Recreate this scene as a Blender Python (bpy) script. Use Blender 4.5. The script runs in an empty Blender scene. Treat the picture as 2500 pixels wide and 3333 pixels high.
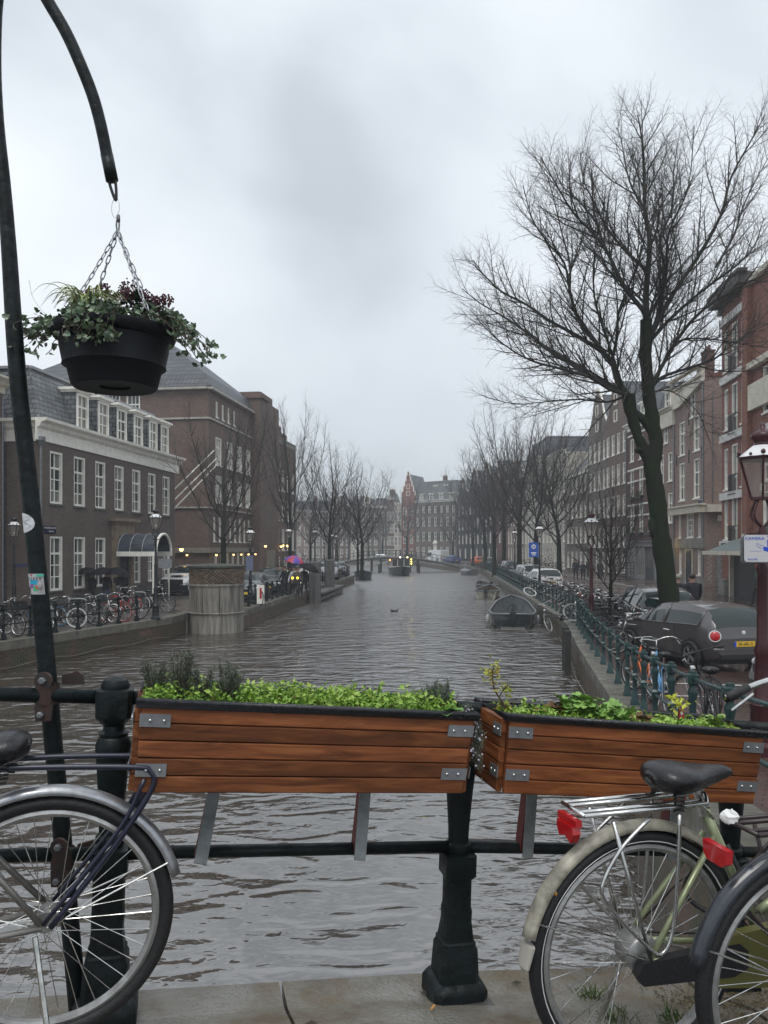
import bpy, math, random
import numpy as np
from mathutils import Vector, Matrix, Euler
from mathutils.geometry import tessellate_polygon
R = math.radians
sc = bpy.context.scene
# ------------------------------------------------------------------ camera
cam_d = bpy.data.cameras.new('camera'); cam = bpy.data.objects.new('camera', cam_d)
sc.collection.objects.link(cam); sc.camera = cam
cam.location = (0, 0, 3.5); cam.rotation_euler = (R(90), 0, 0)
cam_d.sensor_fit = 'VERTICAL'; cam_d.sensor_height = 24.0; cam_d.lens = 24.0*2500/3333
cam_d.shift_y = 120.5/3333; cam_d.clip_start = 0.05; cam_d.clip_end = 3000
# ------------------------------------------------------------------ world: overcast sky
world = bpy.data.worlds.new('World'); sc.world = world; world.use_nodes = True
def build_world():
    nt = world.node_tree; nt.nodes.clear(); N = nt.nodes.new; L = nt.links.new
    out = N('ShaderNodeOutputWorld')
    sky = N('ShaderNodeTexSky'); sky.sky_type = 'NISHITA'; sky.sun_disc = False
    sky.sun_elevation = R(62); sky.sun_rotation = R(192)
    b1 = N('ShaderNodeBackground'); b1.inputs['Strength'].default_value = 0.05*0.25
    L(sky.outputs[0], b1.inputs['Color'])
    tc = N('ShaderNodeTexCoord'); mp = N('ShaderNodeMapping'); mp.inputs['Scale'].default_value = (1.0, 0.8, 1.25)
    mp.inputs['Location'].default_value = (0.35, 0.9, 0.2); mp.inputs['Rotation'].default_value = (0, R(35), R(10))
    L(tc.outputs['Generated'], mp.inputs['Vector'])
    n1 = N('ShaderNodeTexNoise'); n1.inputs['Scale'].default_value = 1.9; n1.inputs['Detail'].default_value = 5
    n1.inputs['Roughness'].default_value = 0.42; n1.inputs['Distortion'].default_value = 0.35
    L(mp.outputs[0], n1.inputs['Vector'])
    cr = N('ShaderNodeValToRGB'); e = cr.color_ramp.elements
    e[0].position = 0.36; e[0].color = (0.42, 0.455, 0.485, 1); e[1].position = 0.68; e[1].color = (0.72, 0.752, 0.78, 1)
    m = e.new(0.5); m.color = (0.575, 0.612, 0.645, 1)
    L(n1.outputs['Fac'], cr.inputs[0])
    # height gradient: darker toward the horizon
    sp = N('ShaderNodeSeparateXYZ'); L(tc.outputs['Generated'], sp.inputs[0])
    mr = N('ShaderNodeMapRange'); mr.inputs['From Min'].default_value = 0.0; mr.inputs['From Max'].default_value = 0.62
    mr.inputs['To Min'].default_value = 0.74; mr.inputs['To Max'].default_value = 1.08
    L(sp.outputs['Z'], mr.inputs['Value'])
    vm = N('ShaderNodeVectorMath'); vm.operation = 'SCALE'; L(cr.outputs[0], vm.inputs[0]); L(mr.outputs[0], vm.inputs['Scale'])
    b2 = N('ShaderNodeBackground'); b2.inputs['Strength'].default_value = 1.0
    L(vm.outputs[0], b2.inputs['Color'])
    ad = N('ShaderNodeAddShader'); L(b1.outputs[0], ad.inputs[0]); L(b2.outputs[0], ad.inputs[1])
    L(ad.outputs[0], out.inputs['Surface'])
build_world()
sun_d = bpy.data.lights.new('sun', 'SUN'); sun = bpy.data.objects.new('sun', sun_d); sc.collection.objects.link(sun)
sun_d.energy = 1.1; sun_d.angle = R(30); sun_d.color = (1, 0.97, 0.93)
sun.rotation_euler = (R(28), 0, R(-12))
sc.view_settings.view_transform = 'Standard'; sc.view_settings.look = 'None'
sc.view_settings.exposure = 0.52; sc.view_settings.gamma = 1.0; sc.view_settings.use_curve_mapping = False
sc.render.engine = 'CYCLES'
cy = sc.cycles
cy.max_bounces = 6; cy.diffuse_bounces = 3; cy.glossy_bounces = 3; cy.transmission_bounces = 4; cy.volume_bounces = 0
cy.transparent_max_bounces = 8
cy.use_denoising = True
HAZE_DENSITY = 0.0014

# ------------------------------------------------------------------ materials
MATS = {}
def mat(name, col, rough=0.6, metal=0.0, var=0.0, vscale=4.0, bump=0.0, bscale=20.0, emit=None, estr=0, spec=None, col2=None, coat=0, rvar=0.0, objrand=0.0):
    if name in MATS: return MATS[name]
    m = bpy.data.materials.new(name); m.use_nodes = True; MATS[name] = m
    nt = m.node_tree; N = nt.nodes.new; L = nt.links.new; b = nt.nodes['Principled BSDF']
    b.inputs['Base Color'].default_value = (*col, 1); b.inputs['Roughness'].default_value = rough; b.inputs['Metallic'].default_value = metal
    if spec is not None: b.inputs['Specular IOR Level'].default_value = spec
    if coat: b.inputs['Coat Weight'].default_value = coat; b.inputs['Coat Roughness'].default_value = 0.06
    if emit: b.inputs['Emission Color'].default_value = (*emit, 1); b.inputs['Emission Strength'].default_value = estr
    if var or bump or rvar:
        tc = N('ShaderNodeTexCoord')
    if var or rvar:
        n = N('ShaderNodeTexNoise'); n.inputs['Scale'].default_value = vscale; n.inputs['Detail'].default_value = 6; n.inputs['Roughness'].default_value = 0.65
        L(tc.outputs['Object'], n.inputs['Vector'])
    if var:
        mx = N('ShaderNodeMix'); mx.data_type = 'RGBA'
        c2 = col2 if col2 else tuple(c*(1-var) for c in col)
        c1 = col if col2 else tuple(min(1, c*(1+var*0.6)) for c in col)
        mr = N('ShaderNodeMapRange'); mr.inputs['From Min'].default_value = 0.36; mr.inputs['From Max'].default_value = 0.64
        L(n.outputs['Fac'], mr.inputs['Value']); L(mr.outputs[0], mx.inputs[0])
        mx.inputs[6].default_value = (*c1, 1); mx.inputs[7].default_value = (*c2, 1)
        L(mx.outputs[2], b.inputs['Base Color'])
        last = mx.outputs[2]
        if objrand:
            oi = N('ShaderNodeObjectInfo'); hs = N('ShaderNodeHueSaturation')
            mr3 = N('ShaderNodeMapRange'); mr3.inputs['To Min'].default_value = 1-objrand; mr3.inputs['To Max'].default_value = 1+objrand
            L(oi.outputs['Random'], mr3.inputs['Value']); L(mr3.outputs[0], hs.inputs['Value']); L(last, hs.inputs['Color']); L(hs.outputs[0], b.inputs['Base Color'])
    if rvar:
        mr2 = N('ShaderNodeMapRange'); mr2.inputs['From Min'].default_value = 0.35; mr2.inputs['From Max'].default_value = 0.65
        mr2.inputs['To Min'].default_value = max(0.03, rough-rvar); mr2.inputs['To Max'].default_value = min(1, rough+rvar)
        L(n.outputs['Fac'], mr2.inputs['Value']); L(mr2.outputs[0], b.inputs['Roughness'])
    if bump:
        n2 = N('ShaderNodeTexNoise'); n2.inputs['Scale'].default_value = bscale; n2.inputs['Detail'].default_value = 4
        L(tc.outputs['Object'], n2.inputs['Vector'])
        bp = N('ShaderNodeBump'); bp.inputs['Strength'].default_value = bump; bp.inputs['Distance'].default_value = 0.01
        L(n2.outputs['Fac'], bp.inputs['Height']); L(bp.outputs[0], b.inputs['Normal'])
    return m

def brick_mat(name, c1, c2, mortar, bw=0.21, bh=0.065, rough=0.8, flat=False, stain=0.35, msize=0.008, bump=0.5, gloss=None, rot=0.0, moss=None):
    if name in MATS: return MATS[name]
    m = bpy.data.materials.new(name); m.use_nodes = True; MATS[name] = m
    nt = m.node_tree; N = nt.nodes.new; L = nt.links.new; b = nt.nodes['Principled BSDF']
    tc = N('ShaderNodeTexCoord'); vec = tc.outputs['Object']
    if not flat:
        sp = N('ShaderNodeSeparateXYZ'); L(vec, sp.inputs[0])
        ad = N('ShaderNodeMath'); ad.operation = 'ADD'; L(sp.outputs[0], ad.inputs[0]); L(sp.outputs[1], ad.inputs[1])
        cb = N('ShaderNodeCombineXYZ'); L(ad.outputs[0], cb.inputs[0]); L(sp.outputs[2], cb.inputs[1]); vec = cb.outputs[0]
    elif rot:
        mp = N('ShaderNodeMapping'); mp.inputs['Rotation'].default_value = (0, 0, rot); L(vec, mp.inputs['Vector']); vec = mp.outputs[0]
    br = N('ShaderNodeTexBrick'); L(vec, br.inputs['Vector'])
    br.inputs['Color1'].default_value = (*c1, 1); br.inputs['Color2'].default_value = (*c2, 1); br.inputs['Mortar'].default_value = (*mortar, 1)
    br.inputs['Scale'].default_value = 1.0; br.inputs['Brick Width'].default_value = bw; br.inputs['Row Height'].default_value = bh
    br.inputs['Mortar Size'].default_value = msize; br.inputs['Mortar Smooth'].default_value = 0.3; br.inputs['Bias'].default_value = 0.0
    n = N('ShaderNodeTexNoise'); n.inputs['Scale'].default_value = 0.55; n.inputs['Detail'].default_value = 7; n.inputs['Roughness'].default_value = 0.7
    L(tc.outputs['Object'], n.inputs['Vector'])
    mr = N('ShaderNodeMapRange'); mr.inputs['From Min'].default_value = 0.32; mr.inputs['From Max'].default_value = 0.68
    mr.inputs['To Min'].default_value = 1-stain; mr.inputs['To Max'].default_value = 1+stain*0.7
    L(n.outputs['Fac'], mr.inputs['Value'])
    vm = N('ShaderNodeVectorMath'); vm.operation = 'SCALE'; L(br.outputs['Color'], vm.inputs[0]); L(mr.outputs[0], vm.inputs['Scale'])
    colout = vm.outputs[0]
    if moss:
        n3 = N('ShaderNodeTexNoise'); n3.inputs['Scale'].default_value = 1.3; n3.inputs['Detail'].default_value = 6
        L(tc.outputs['Object'], n3.inputs['Vector'])
        mr5 = N('ShaderNodeMapRange'); mr5.inputs['From Min'].default_value = 0.42; mr5.inputs['From Max'].default_value = 0.6
        L(n3.outputs['Fac'], mr5.inputs['Value'])
        mx = N('ShaderNodeMix'); mx.data_type = 'RGBA'; L(mr5.outputs[0], mx.inputs[0]); L(colout, mx.inputs[6]); mx.inputs[7].default_value = (*moss, 1)
        colout = mx.outputs[2]
    L(colout, b.inputs['Base Color']); b.inputs['Roughness'].default_value = rough
    if gloss is not None:
        n2 = N('ShaderNodeTexNoise'); n2.inputs['Scale'].default_value = 0.5; n2.inputs['Detail'].default_value = 5; L(tc.outputs['Object'], n2.inputs['Vector'])
        mr2 = N('ShaderNodeMapRange'); mr2.inputs['From Min'].default_value = 0.4; mr2.inputs['From Max'].default_value = 0.6
        mr2.inputs['To Min'].default_value = gloss; mr2.inputs['To Max'].default_value = rough
        L(n2.outputs['Fac'], mr2.inputs['Value']); L(mr2.outputs[0], b.inputs['Roughness'])
    bp = N('ShaderNodeBump'); bp.inputs['Strength'].default_value = bump; bp.inputs['Distance'].default_value = 0.01; bp.invert = True
    L(br.outputs['Fac'], bp.inputs['Height']); L(bp.outputs[0], b.inputs['Normal'])
    return m

M_white = mat('white_paint', (0.88, 0.86, 0.78), 0.5, var=0.12, vscale=3)
M_cream = mat('cream_paint', (0.62, 0.58, 0.48), 0.6, var=0.15, vscale=2)
M_stone = mat('grey_stone', (0.22, 0.21, 0.19), 0.7, var=0.3, vscale=2, bump=0.3)
M_dkstone = mat('dark_stone', (0.10, 0.10, 0.09), 0.5, var=0.35, vscale=3, bump=0.3)
M_black = mat('black_paint', (0.012, 0.014, 0.016), 0.35, bump=0.15, bscale=60)
M_rubber = mat('black_rubber', (0.012, 0.012, 0.013), 0.55, bump=0.3, bscale=120)
M_chrome = mat('chrome', (0.62, 0.62, 0.60), 0.22, metal=1.0, var=0.2, vscale=30, rvar=0.12)
M_steel = mat('grey_steel', (0.22, 0.23, 0.24), 0.5, metal=0.6, var=0.25, vscale=12, rvar=0.15)
M_alu = mat('dull_aluminium', (0.42, 0.42, 0.41), 0.42, metal=0.8, var=0.3, vscale=14, rvar=0.15)
M_iron = mat('green_black_iron', (0.005, 0.010, 0.011), 0.5, var=0.55, vscale=14, bump=0.5, bscale=35, rvar=0.14, spec=0.28)
M_rail = mat('green_iron_railing', (0.018, 0.050, 0.050), 0.35, var=0.35, vscale=8, rvar=0.12)
M_leather = mat('black_leather', (0.012, 0.012, 0.014), 0.28, bump=0.25, bscale=70, rvar=0.12)
M_rim_white = mat('white_tyre', (0.70, 0.70, 0.68), 0.5)
M_redl = mat('red_reflector', (0.45, 0.008, 0.012), 0.12, coat=0.8)
M_slate = brick_mat('slate_shingles', (0.20, 0.215, 0.22), (0.10, 0.11, 0.12), (0.03, 0.033, 0.036), 0.34, 0.22, 0.5, stain=0.3, msize=0.022, bump=0.9)
M_tiles = brick_mat('grey_roof_tiles', (0.10, 0.11, 0.125), (0.06, 0.068, 0.08), (0.02, 0.022, 0.026), 0.30, 0.36, 0.5, stain=0.25, msize=0.035, bump=1.0)
M_redtiles = brick_mat('red_roof_tiles', (0.22, 0.07, 0.045), (0.14, 0.045, 0.035), (0.03, 0.015, 0.012), 0.25, 0.3, 0.5, stain=0.3, msize=0.03, bump=1.0)
B_brown = brick_mat('dark_brown_brick', (0.150, 0.112, 0.095), (0.105, 0.078, 0.066), (0.12, 0.105, 0.09), stain=0.2)
B_red = brick_mat('red_brown_brick', (0.185, 0.118, 0.092), (0.12, 0.078, 0.062), (0.14, 0.115, 0.10), stain=0.25)
B_mauve = brick_mat('mauve_brick', (0.29, 0.20, 0.165), (0.205, 0.14, 0.118), (0.22, 0.185, 0.16), stain=0.15)
B_dkred = brick_mat('dark_red_brick', (0.16, 0.072, 0.058), (0.105, 0.05, 0.042), (0.06, 0.04, 0.035), stain=0.2)
B_orange = brick_mat('orange_brick', (0.36, 0.140, 0.090), (0.22, 0.085, 0.056), (0.09, 0.06, 0.05), stain=0.25, msize=0.012)
B_grey = brick_mat('grey_brown_brick', (0.18, 0.15, 0.125), (0.125, 0.105, 0.088), (0.15, 0.13, 0.11), stain=0.2)
B_black = brick_mat('black_tarred_brick', (0.035, 0.033, 0.032), (0.022, 0.022, 0.022), (0.03, 0.03, 0.03), stain=0.2)
B_cream = brick_mat('cream_plaster_blocks', (0.52, 0.49, 0.42), (0.46, 0.43, 0.37), (0.40, 0.37, 0.32), 1.2, 0.5, 0.7, stain=0.15, msize=0.01, bump=0.2)
B_quay = brick_mat('wet_quay_brick', (0.16, 0.085, 0.055), (0.085, 0.055, 0.042), (0.06, 0.055, 0.042), rough=0.5, stain=0.5, moss=(0.060, 0.062, 0.034))
P_right = brick_mat('wet_red_paving', (0.105, 0.060, 0.050), (0.065, 0.042, 0.038), (0.025, 0.02, 0.018), 0.20, 0.10, 0.42, flat=True, stain=0.4, bump=0.4, gloss=0.10, rot=0.5)
P_left = brick_mat('wet_grey_paving', (0.105, 0.095, 0.085), (0.07, 0.062, 0.056), (0.03, 0.028, 0.026), 0.20, 0.10, 0.42, flat=True, stain=0.4, bump=0.4, gloss=0.12, rot=0.2)
M_bark = mat('dark_wet_bark', (0.022, 0.023, 0.017), 0.7, var=0.5, vscale=6, bump=1.0, bscale=26)
M_twig = mat('dark_twigs', (0.048, 0.042, 0.038), 0.8)
M_mossbark = mat('mossy_bark', (0.016, 0.017, 0.013), 0.85, var=1.0, vscale=3.0, col2=(0.013, 0.022, 0.007), bump=1.0, bscale=22, spec=0.2)

def glass_mat(name, dark, light, thr=0.5):
    m = bpy.data.materials.new(name); m.use_nodes = True; MATS[name] = m
    nt = m.node_tree; N = nt.nodes.new; L = nt.links.new; b = nt.nodes['Principled BSDF']
    oi = N('ShaderNodeObjectInfo'); tc = N('ShaderNodeTexCoord')
    wv = N('ShaderNodeTexNoise'); wv.inputs['Scale'].default_value = 1.0; wv.inputs['Detail'].default_value = 2
    mp = N('ShaderNodeMapping'); mp.inputs['Scale'].default_value = (16, 16, 0.5); L(tc.outputs['Object'], mp.inputs['Vector'])
    va = N('ShaderNodeVectorMath'); L(mp.outputs[0], va.inputs[0]); L(oi.outputs['Location'], va.inputs[1]); L(va.outputs[0], wv.inputs['Vector'])
    a = N('ShaderNodeMath'); a.operation = 'MULTIPLY'; L(wv.outputs['Fac'], a.inputs[0]); L(oi.outputs['Random'], a.inputs[1])
    mr = N('ShaderNodeMapRange'); mr.inputs['From Min'].default_value = 0.1; mr.inputs['From Max'].default_value = thr; L(a.outputs[0], mr.inputs['Value'])
    mx = N('ShaderNodeMix'); mx.data_type = 'RGBA'; L(mr.outputs[0], mx.inputs[0]); mx.inputs[6].default_value = (*dark, 1); mx.inputs[7].default_value = (*light, 1)
    L(mx.outputs[2], b.inputs['Base Color']); b.inputs['Roughness'].default_value = 0.04
    return m
G_win = glass_mat('window_glass', (0.015, 0.017, 0.018), (0.30, 0.29, 0.26))
G_far = glass_mat('far_window_glass', (0.02, 0.022, 0.025), (0.22, 0.22, 0.2))
G_car = mat('car_glass', (0.015, 0.025, 0.024), 0.03)

# ------------------------------------------------------------------ mesh helpers
def link(o): sc.collection.objects.link(o); return o
class MB:
    def __init__(s): s.v = []; s.f = []; s.m = []
    def add(s, vs, fs, mi=0):
        b = len(s.v); s.v.extend([tuple(p) for p in vs]); s.f.extend([tuple(i+b for i in f) for f in fs]); s.m.extend([mi]*len(fs)); return s
    def box(s, c, d, rz=0, mi=0, M=None):
        x, y, z = d[0]/2, d[1]/2, d[2]/2
        vs = [Vector((i*x, j*y, k*z)) for k in (-1, 1) for j in (-1, 1) for i in (-1, 1)]
        if rz:
            q = Matrix.Rotation(rz, 3, 'Z'); vs = [q @ v for v in vs]
        if M is not None: vs = [M @ (v + Vector(c)) for v in vs]
        else: vs = [v + Vector(c) for v in vs]
        return s.add(vs, [(0, 2, 3, 1), (4, 5, 7, 6), (0, 1, 5, 4), (2, 6, 7, 3), (0, 4, 6, 2), (1, 3, 7, 5)], mi)
    def bar(s, a, b, w, h, mi=0, up=(0, 0, 1)):
        a = Vector(a); b = Vector(b); d = (b-a); L = d.length
        if L < 1e-6: return s
        d.normalize(); u = Vector(up); sx = d.cross(u)
        if sx.length < 1e-4: sx = d.cross(Vector((0, 1, 0)))
        sx.normalize(); uz = sx.cross(d)
        vs = [p + sx*(i*w/2) + uz*(k*h/2) for p in (a, b) for k in (-1, 1) for i in (-1, 1)]
        return s.add(vs, [(0, 1, 3, 2), (4, 6, 7, 5), (0, 4, 5, 1), (2, 3, 7, 6), (0, 2, 6, 4), (1, 5, 7, 3)], mi)
    def tube(s, pts, r, n=8, mi=0, closed=False, caps=True, flat=1.0):
        pts = [Vector(p) for p in pts]; k = len(pts)
        rs = r if isinstance(r, (list, tuple)) else [r]*k
        ref = None; vs = []
        for i in range(k):
            if closed: d = pts[(i+1) % k]-pts[i-1]
            else: d = pts[min(i+1, k-1)]-pts[max(i-1, 0)]
            if d.length < 1e-9: d = Vector((0, 0, 1))
            d.normalize()
            if ref is None:
                ref = d.cross(Vector((0, 0, 1)))
                if ref.length < 0.05: ref = d.cross(Vector((0, 1, 0)))
            ref = ref - d*ref.dot(d)
            if ref.length < 1e-5: ref = d.cross(Vector((1, 0.3, 0)))
            ref.normalize(); w = d.cross(ref)
            for j in range(n):
                a = 2*math.pi*j/n; vs.append(pts[i] + ref*(math.cos(a)*rs[i]) + w*(math.sin(a)*rs[i]*flat))
        fs = []
        for i in range(k if closed else k-1):
            for j in range(n):
                a = i*n+j; b = i*n+(j+1) % n; i2 = (i+1) % k; fs.append((a, b, i2*n+(j+1) % n, i2*n+j))
        if caps and not closed: fs.append(tuple(range(n-1, -1, -1))); fs.append(tuple((k-1)*n+j for j in range(n)))
        return s.add(vs, fs, mi)
    def lathe(s, prof, n=12, c=(0, 0, 0), mi=0, ax='Z', off=0.0, sq=None, cap=True):
        # prof: list of (r, z[, squareness])
        vs = []; c = Vector(c)
        for p in prof:
            r, z = p[0], p[1]; q = p[2] if len(p) > 2 else 0
            for j in range(n):
                a = 2*math.pi*(j+off)/n; ca, sa = math.cos(a), math.sin(a)
                f = 1/max(abs(ca), abs(sa)) if q else 1
                f = 1+(min(f, 1.32)-1)*q
                x, y = r*ca*f, r*sa*f
                if ax == 'Z': vs.append(c+Vector((x, y, z)))
                elif ax == 'Y': vs.append(c+Vector((x, z, y)))
                else: vs.append(c+Vector((z, x, y)))
        k = len(prof); fs = []
        for i in range(k-1):
            for j in range(n): fs.append((i*n+j, i*n+(j+1) % n, (i+1)*n+(j+1) % n, (i+1)*n+j))
        if cap: fs.append(tuple(range(n-1, -1, -1))); fs.append(tuple((k-1)*n+j for j in range(n)))
        return s.add(vs, fs, mi)
    def prism(s, poly, z0, z1, mi=0):
        n = len(poly); vs = [(p[0], p[1], z0) for p in poly]+[(p[0], p[1], z1) for p in poly]
        fs = [(i, (i+1) % n, n+(i+1) % n, n+i) for i in range(n)]+[tuple(range(n-1, -1, -1)), tuple(range(n, 2*n))]
        return s.add(vs, fs, mi)
    def ext(s, poly, f, t0, t1, mi=0):
        # polygon in (u,v); f(u,v,t)->xyz; extruded from t0 to t1
        n = len(poly); vs = [f(p[0], p[1], t0) for p in poly]+[f(p[0], p[1], t1) for p in poly]
        fs = [(i, (i+1) % n, n+(i+1) % n, n+i) for i in range(n)]+[tuple(range(n-1, -1, -1)), tuple(range(n, 2*n))]
        return s.add(vs, fs, mi)
    def quad(s, a, b, c, d, mi=0): return s.add([a, b, c, d], [(0, 1, 2, 3)], mi)
    def blob(s, c, r, n=8, m=5, mi=0, M=None):
        vs = []; fs = []; r = r if isinstance(r, (tuple, list)) else (r, r, r)
        for i in range(m+1):
            t = math.pi*i/m
            for j in range(n):
                a = 2*math.pi*j/n; v = Vector((r[0]*math.sin(t)*math.cos(a), r[1]*math.sin(t)*math.sin(a), r[2]*math.cos(t)))
                if M is not None: v = M @ v
                vs.append(v+Vector(c))
        for i in range(m):
            for j in range(n): fs.append((i*n+j, (i+1)*n+j, (i+1)*n+(j+1) % n, i*n+(j+1) % n))
        return s.add(vs, fs, mi)
    def mesh(s, name, mats=None, smooth=False, auto=None):
        me = bpy.data.meshes.new(name); me.from_pydata(s.v, [], s.f)
        if mats is not None:
            for m in (mats if isinstance(mats, (list, tuple)) else [mats]): me.materials.append(m)
        if any(s.m): me.polygons.foreach_set('material_index', s.m)
        if smooth or auto: me.polygons.foreach_set('use_smooth', [True]*len(me.polygons))
        me.update()
        if auto: 
            try: me.set_sharp_from_angle(angle=R(auto))
            except Exception: pass
        return me
    def obj(s, name, mats, parent=None, smooth=False, auto=None, loc=None):
        o = bpy.data.objects.new(name, s.mesh(name, mats, smooth, auto)); link(o)
        if parent is not None: o.parent = parent
        if loc is not None: o.location = loc
        return o
def inst(name, me, parent=None, loc=(0, 0, 0), rz=0, scale=None):
    o = bpy.data.objects.new(name, me); link(o); o.location = loc; o.rotation_euler = (0, 0, rz)
    if scale is not None: o.scale = scale
    if parent is not None: o.parent = parent
    return o
def tag(o, label=None, cat=None, group=None, kind=None):
    if label: o['label'] = label
    if cat: o['category'] = cat
    if group: o['group'] = group
    if kind: o['kind'] = kind
    return o
def thing(name, label, cat, loc=(0, 0, 0), rz=0, group=None):
    o = bpy.data.objects.new(name, None); link(o); o.location = loc; o.rotation_euler = (0, 0, rz); o.empty_display_size = 0.1
    return tag(o, label, cat, group)
CH = {}
def copy_tree(o, parent=None):
    c = o.copy(); link(c); c.parent = parent
    for ch in o.children: copy_tree(ch, c)
    return c
def dup(o, loc, rz, label=None, group=None):
    c = copy_tree(o); c.location = loc; c.rotation_euler = (0, 0, rz)
    if label: c['label'] = label
    if group: c['group'] = group
    return c
def bez(pts, n=8):
    # catmull-rom through pts
    P = [Vector(p) for p in pts]; P = [P[0]*2-P[1]]+P+[P[-1]*2-P[-2]]; out = []
    for i in range(1, len(P)-2):
        for k in range(n):
            t = k/n; a, b, c, d = P[i-1], P[i], P[i+1], P[i+2]
            out.append(0.5*((2*b)+(c-a)*t+(2*a-5*b+4*c-d)*t*t+(3*b-a-3*c+d)*t**3))
    out.append(P[-2]); return out
def text_obj(name, body, size, m, parent, loc, rot, ext=0.001, align='CENTER', sx=1.0):
    cu = bpy.data.curves.new(name, 'FONT'); cu.body = body; cu.size = size; cu.extrude = ext; cu.align_x = align; cu.align_y = 'CENTER'
    cu.materials.append(m); o = bpy.data.objects.new(name, cu); link(o)
    dg = bpy.context.evaluated_depsgraph_get(); me = bpy.data.meshes.new_from_object(o.evaluated_get(dg)); bpy.data.objects.remove(o)
    if not me.materials: me.materials.append(m)
    o = bpy.data.objects.new(name, me); link(o)
    o.parent = parent; o.location = loc; o.rotation_euler = rot; o.scale = (sx, 1, 1)
    return o
def W(px, py, d): return Vector(((px-1250)/2500*d, d, 3.5-(py-1787)/2500*d))
def interp(pts, y):
    for (x0, y0), (x1, y1) in zip(pts, pts[1:]):
        if (y0-y)*(y1-y) <= 0 and y0 != y1: return x0+(x1-x0)*(y-y0)/(y1-y0)
    return pts[-1][0]
def along(pts, step, start=0.0, end=None):
    """points every step metres along a polyline; yields (x, y, heading)"""
    out = []; acc = start; tot = 0
    for (x0, y0), (x1, y1) in zip(pts, pts[1:]):
        L = math.hypot(x1-x0, y1-y0)
        while acc <= tot+L:
            t = (acc-tot)/L; out.append((x0+(x1-x0)*t, y0+(y1-y0)*t, math.atan2(y1-y0, x1-x0)))
            acc += step
            if end is not None and acc > end: return out
        tot += L
    return out

# ------------------------------------------------------------------ terrain and quays
ZQ = 0.8
EDGE_R = [(2.28, 3.42), (2.45, 5), (2.65, 7), (3.35, 10.4), (4.15, 14), (5.35, 21), (6.5, 27), (6.95, 30.5), (13.5, 105), (13.0, 116), (9.8, 128)]
EDGE_L = [(-13.5, -2), (-12.9, 12), (-11, 22), (-8.35, 30), (-8.2, 33.2), (-6.15, 33.4), (-3.05, 79), (-4, 81), (-9, 84), (-9, 112), (-7, 116), (-7, 123), (-12, 132), (-70, 150), (-140, 165)]
EDGE_F = [(9.8, 128), (8.0, 150), (6.8, 165), (2, 170), (-6, 172), (-60, 186), (-140, 200)]
def zr(y): return ZQ + 0.077*max(0, 14-max(y, 3.4)) if y < 14 else ZQ
def zdeck(s):
    if s > 0: return 1.90-0.115*s
    if s > -2.6: return 1.90-0.078*s
    if s > -5: return 2.103+0.02*(-2.6-s)
    return max(0.85, 2.15-0.145*(-5-s))
BU = Vector((0.968, 0.251, 0)); BN = Vector((-0.251, 0.968, 0)); BO = Vector((0.25, 2.75, 0))
def BP(s, n, z=0): 
    v = BO+BU*s+BN*n; return Vector((v.x, v.y, z))

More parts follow.
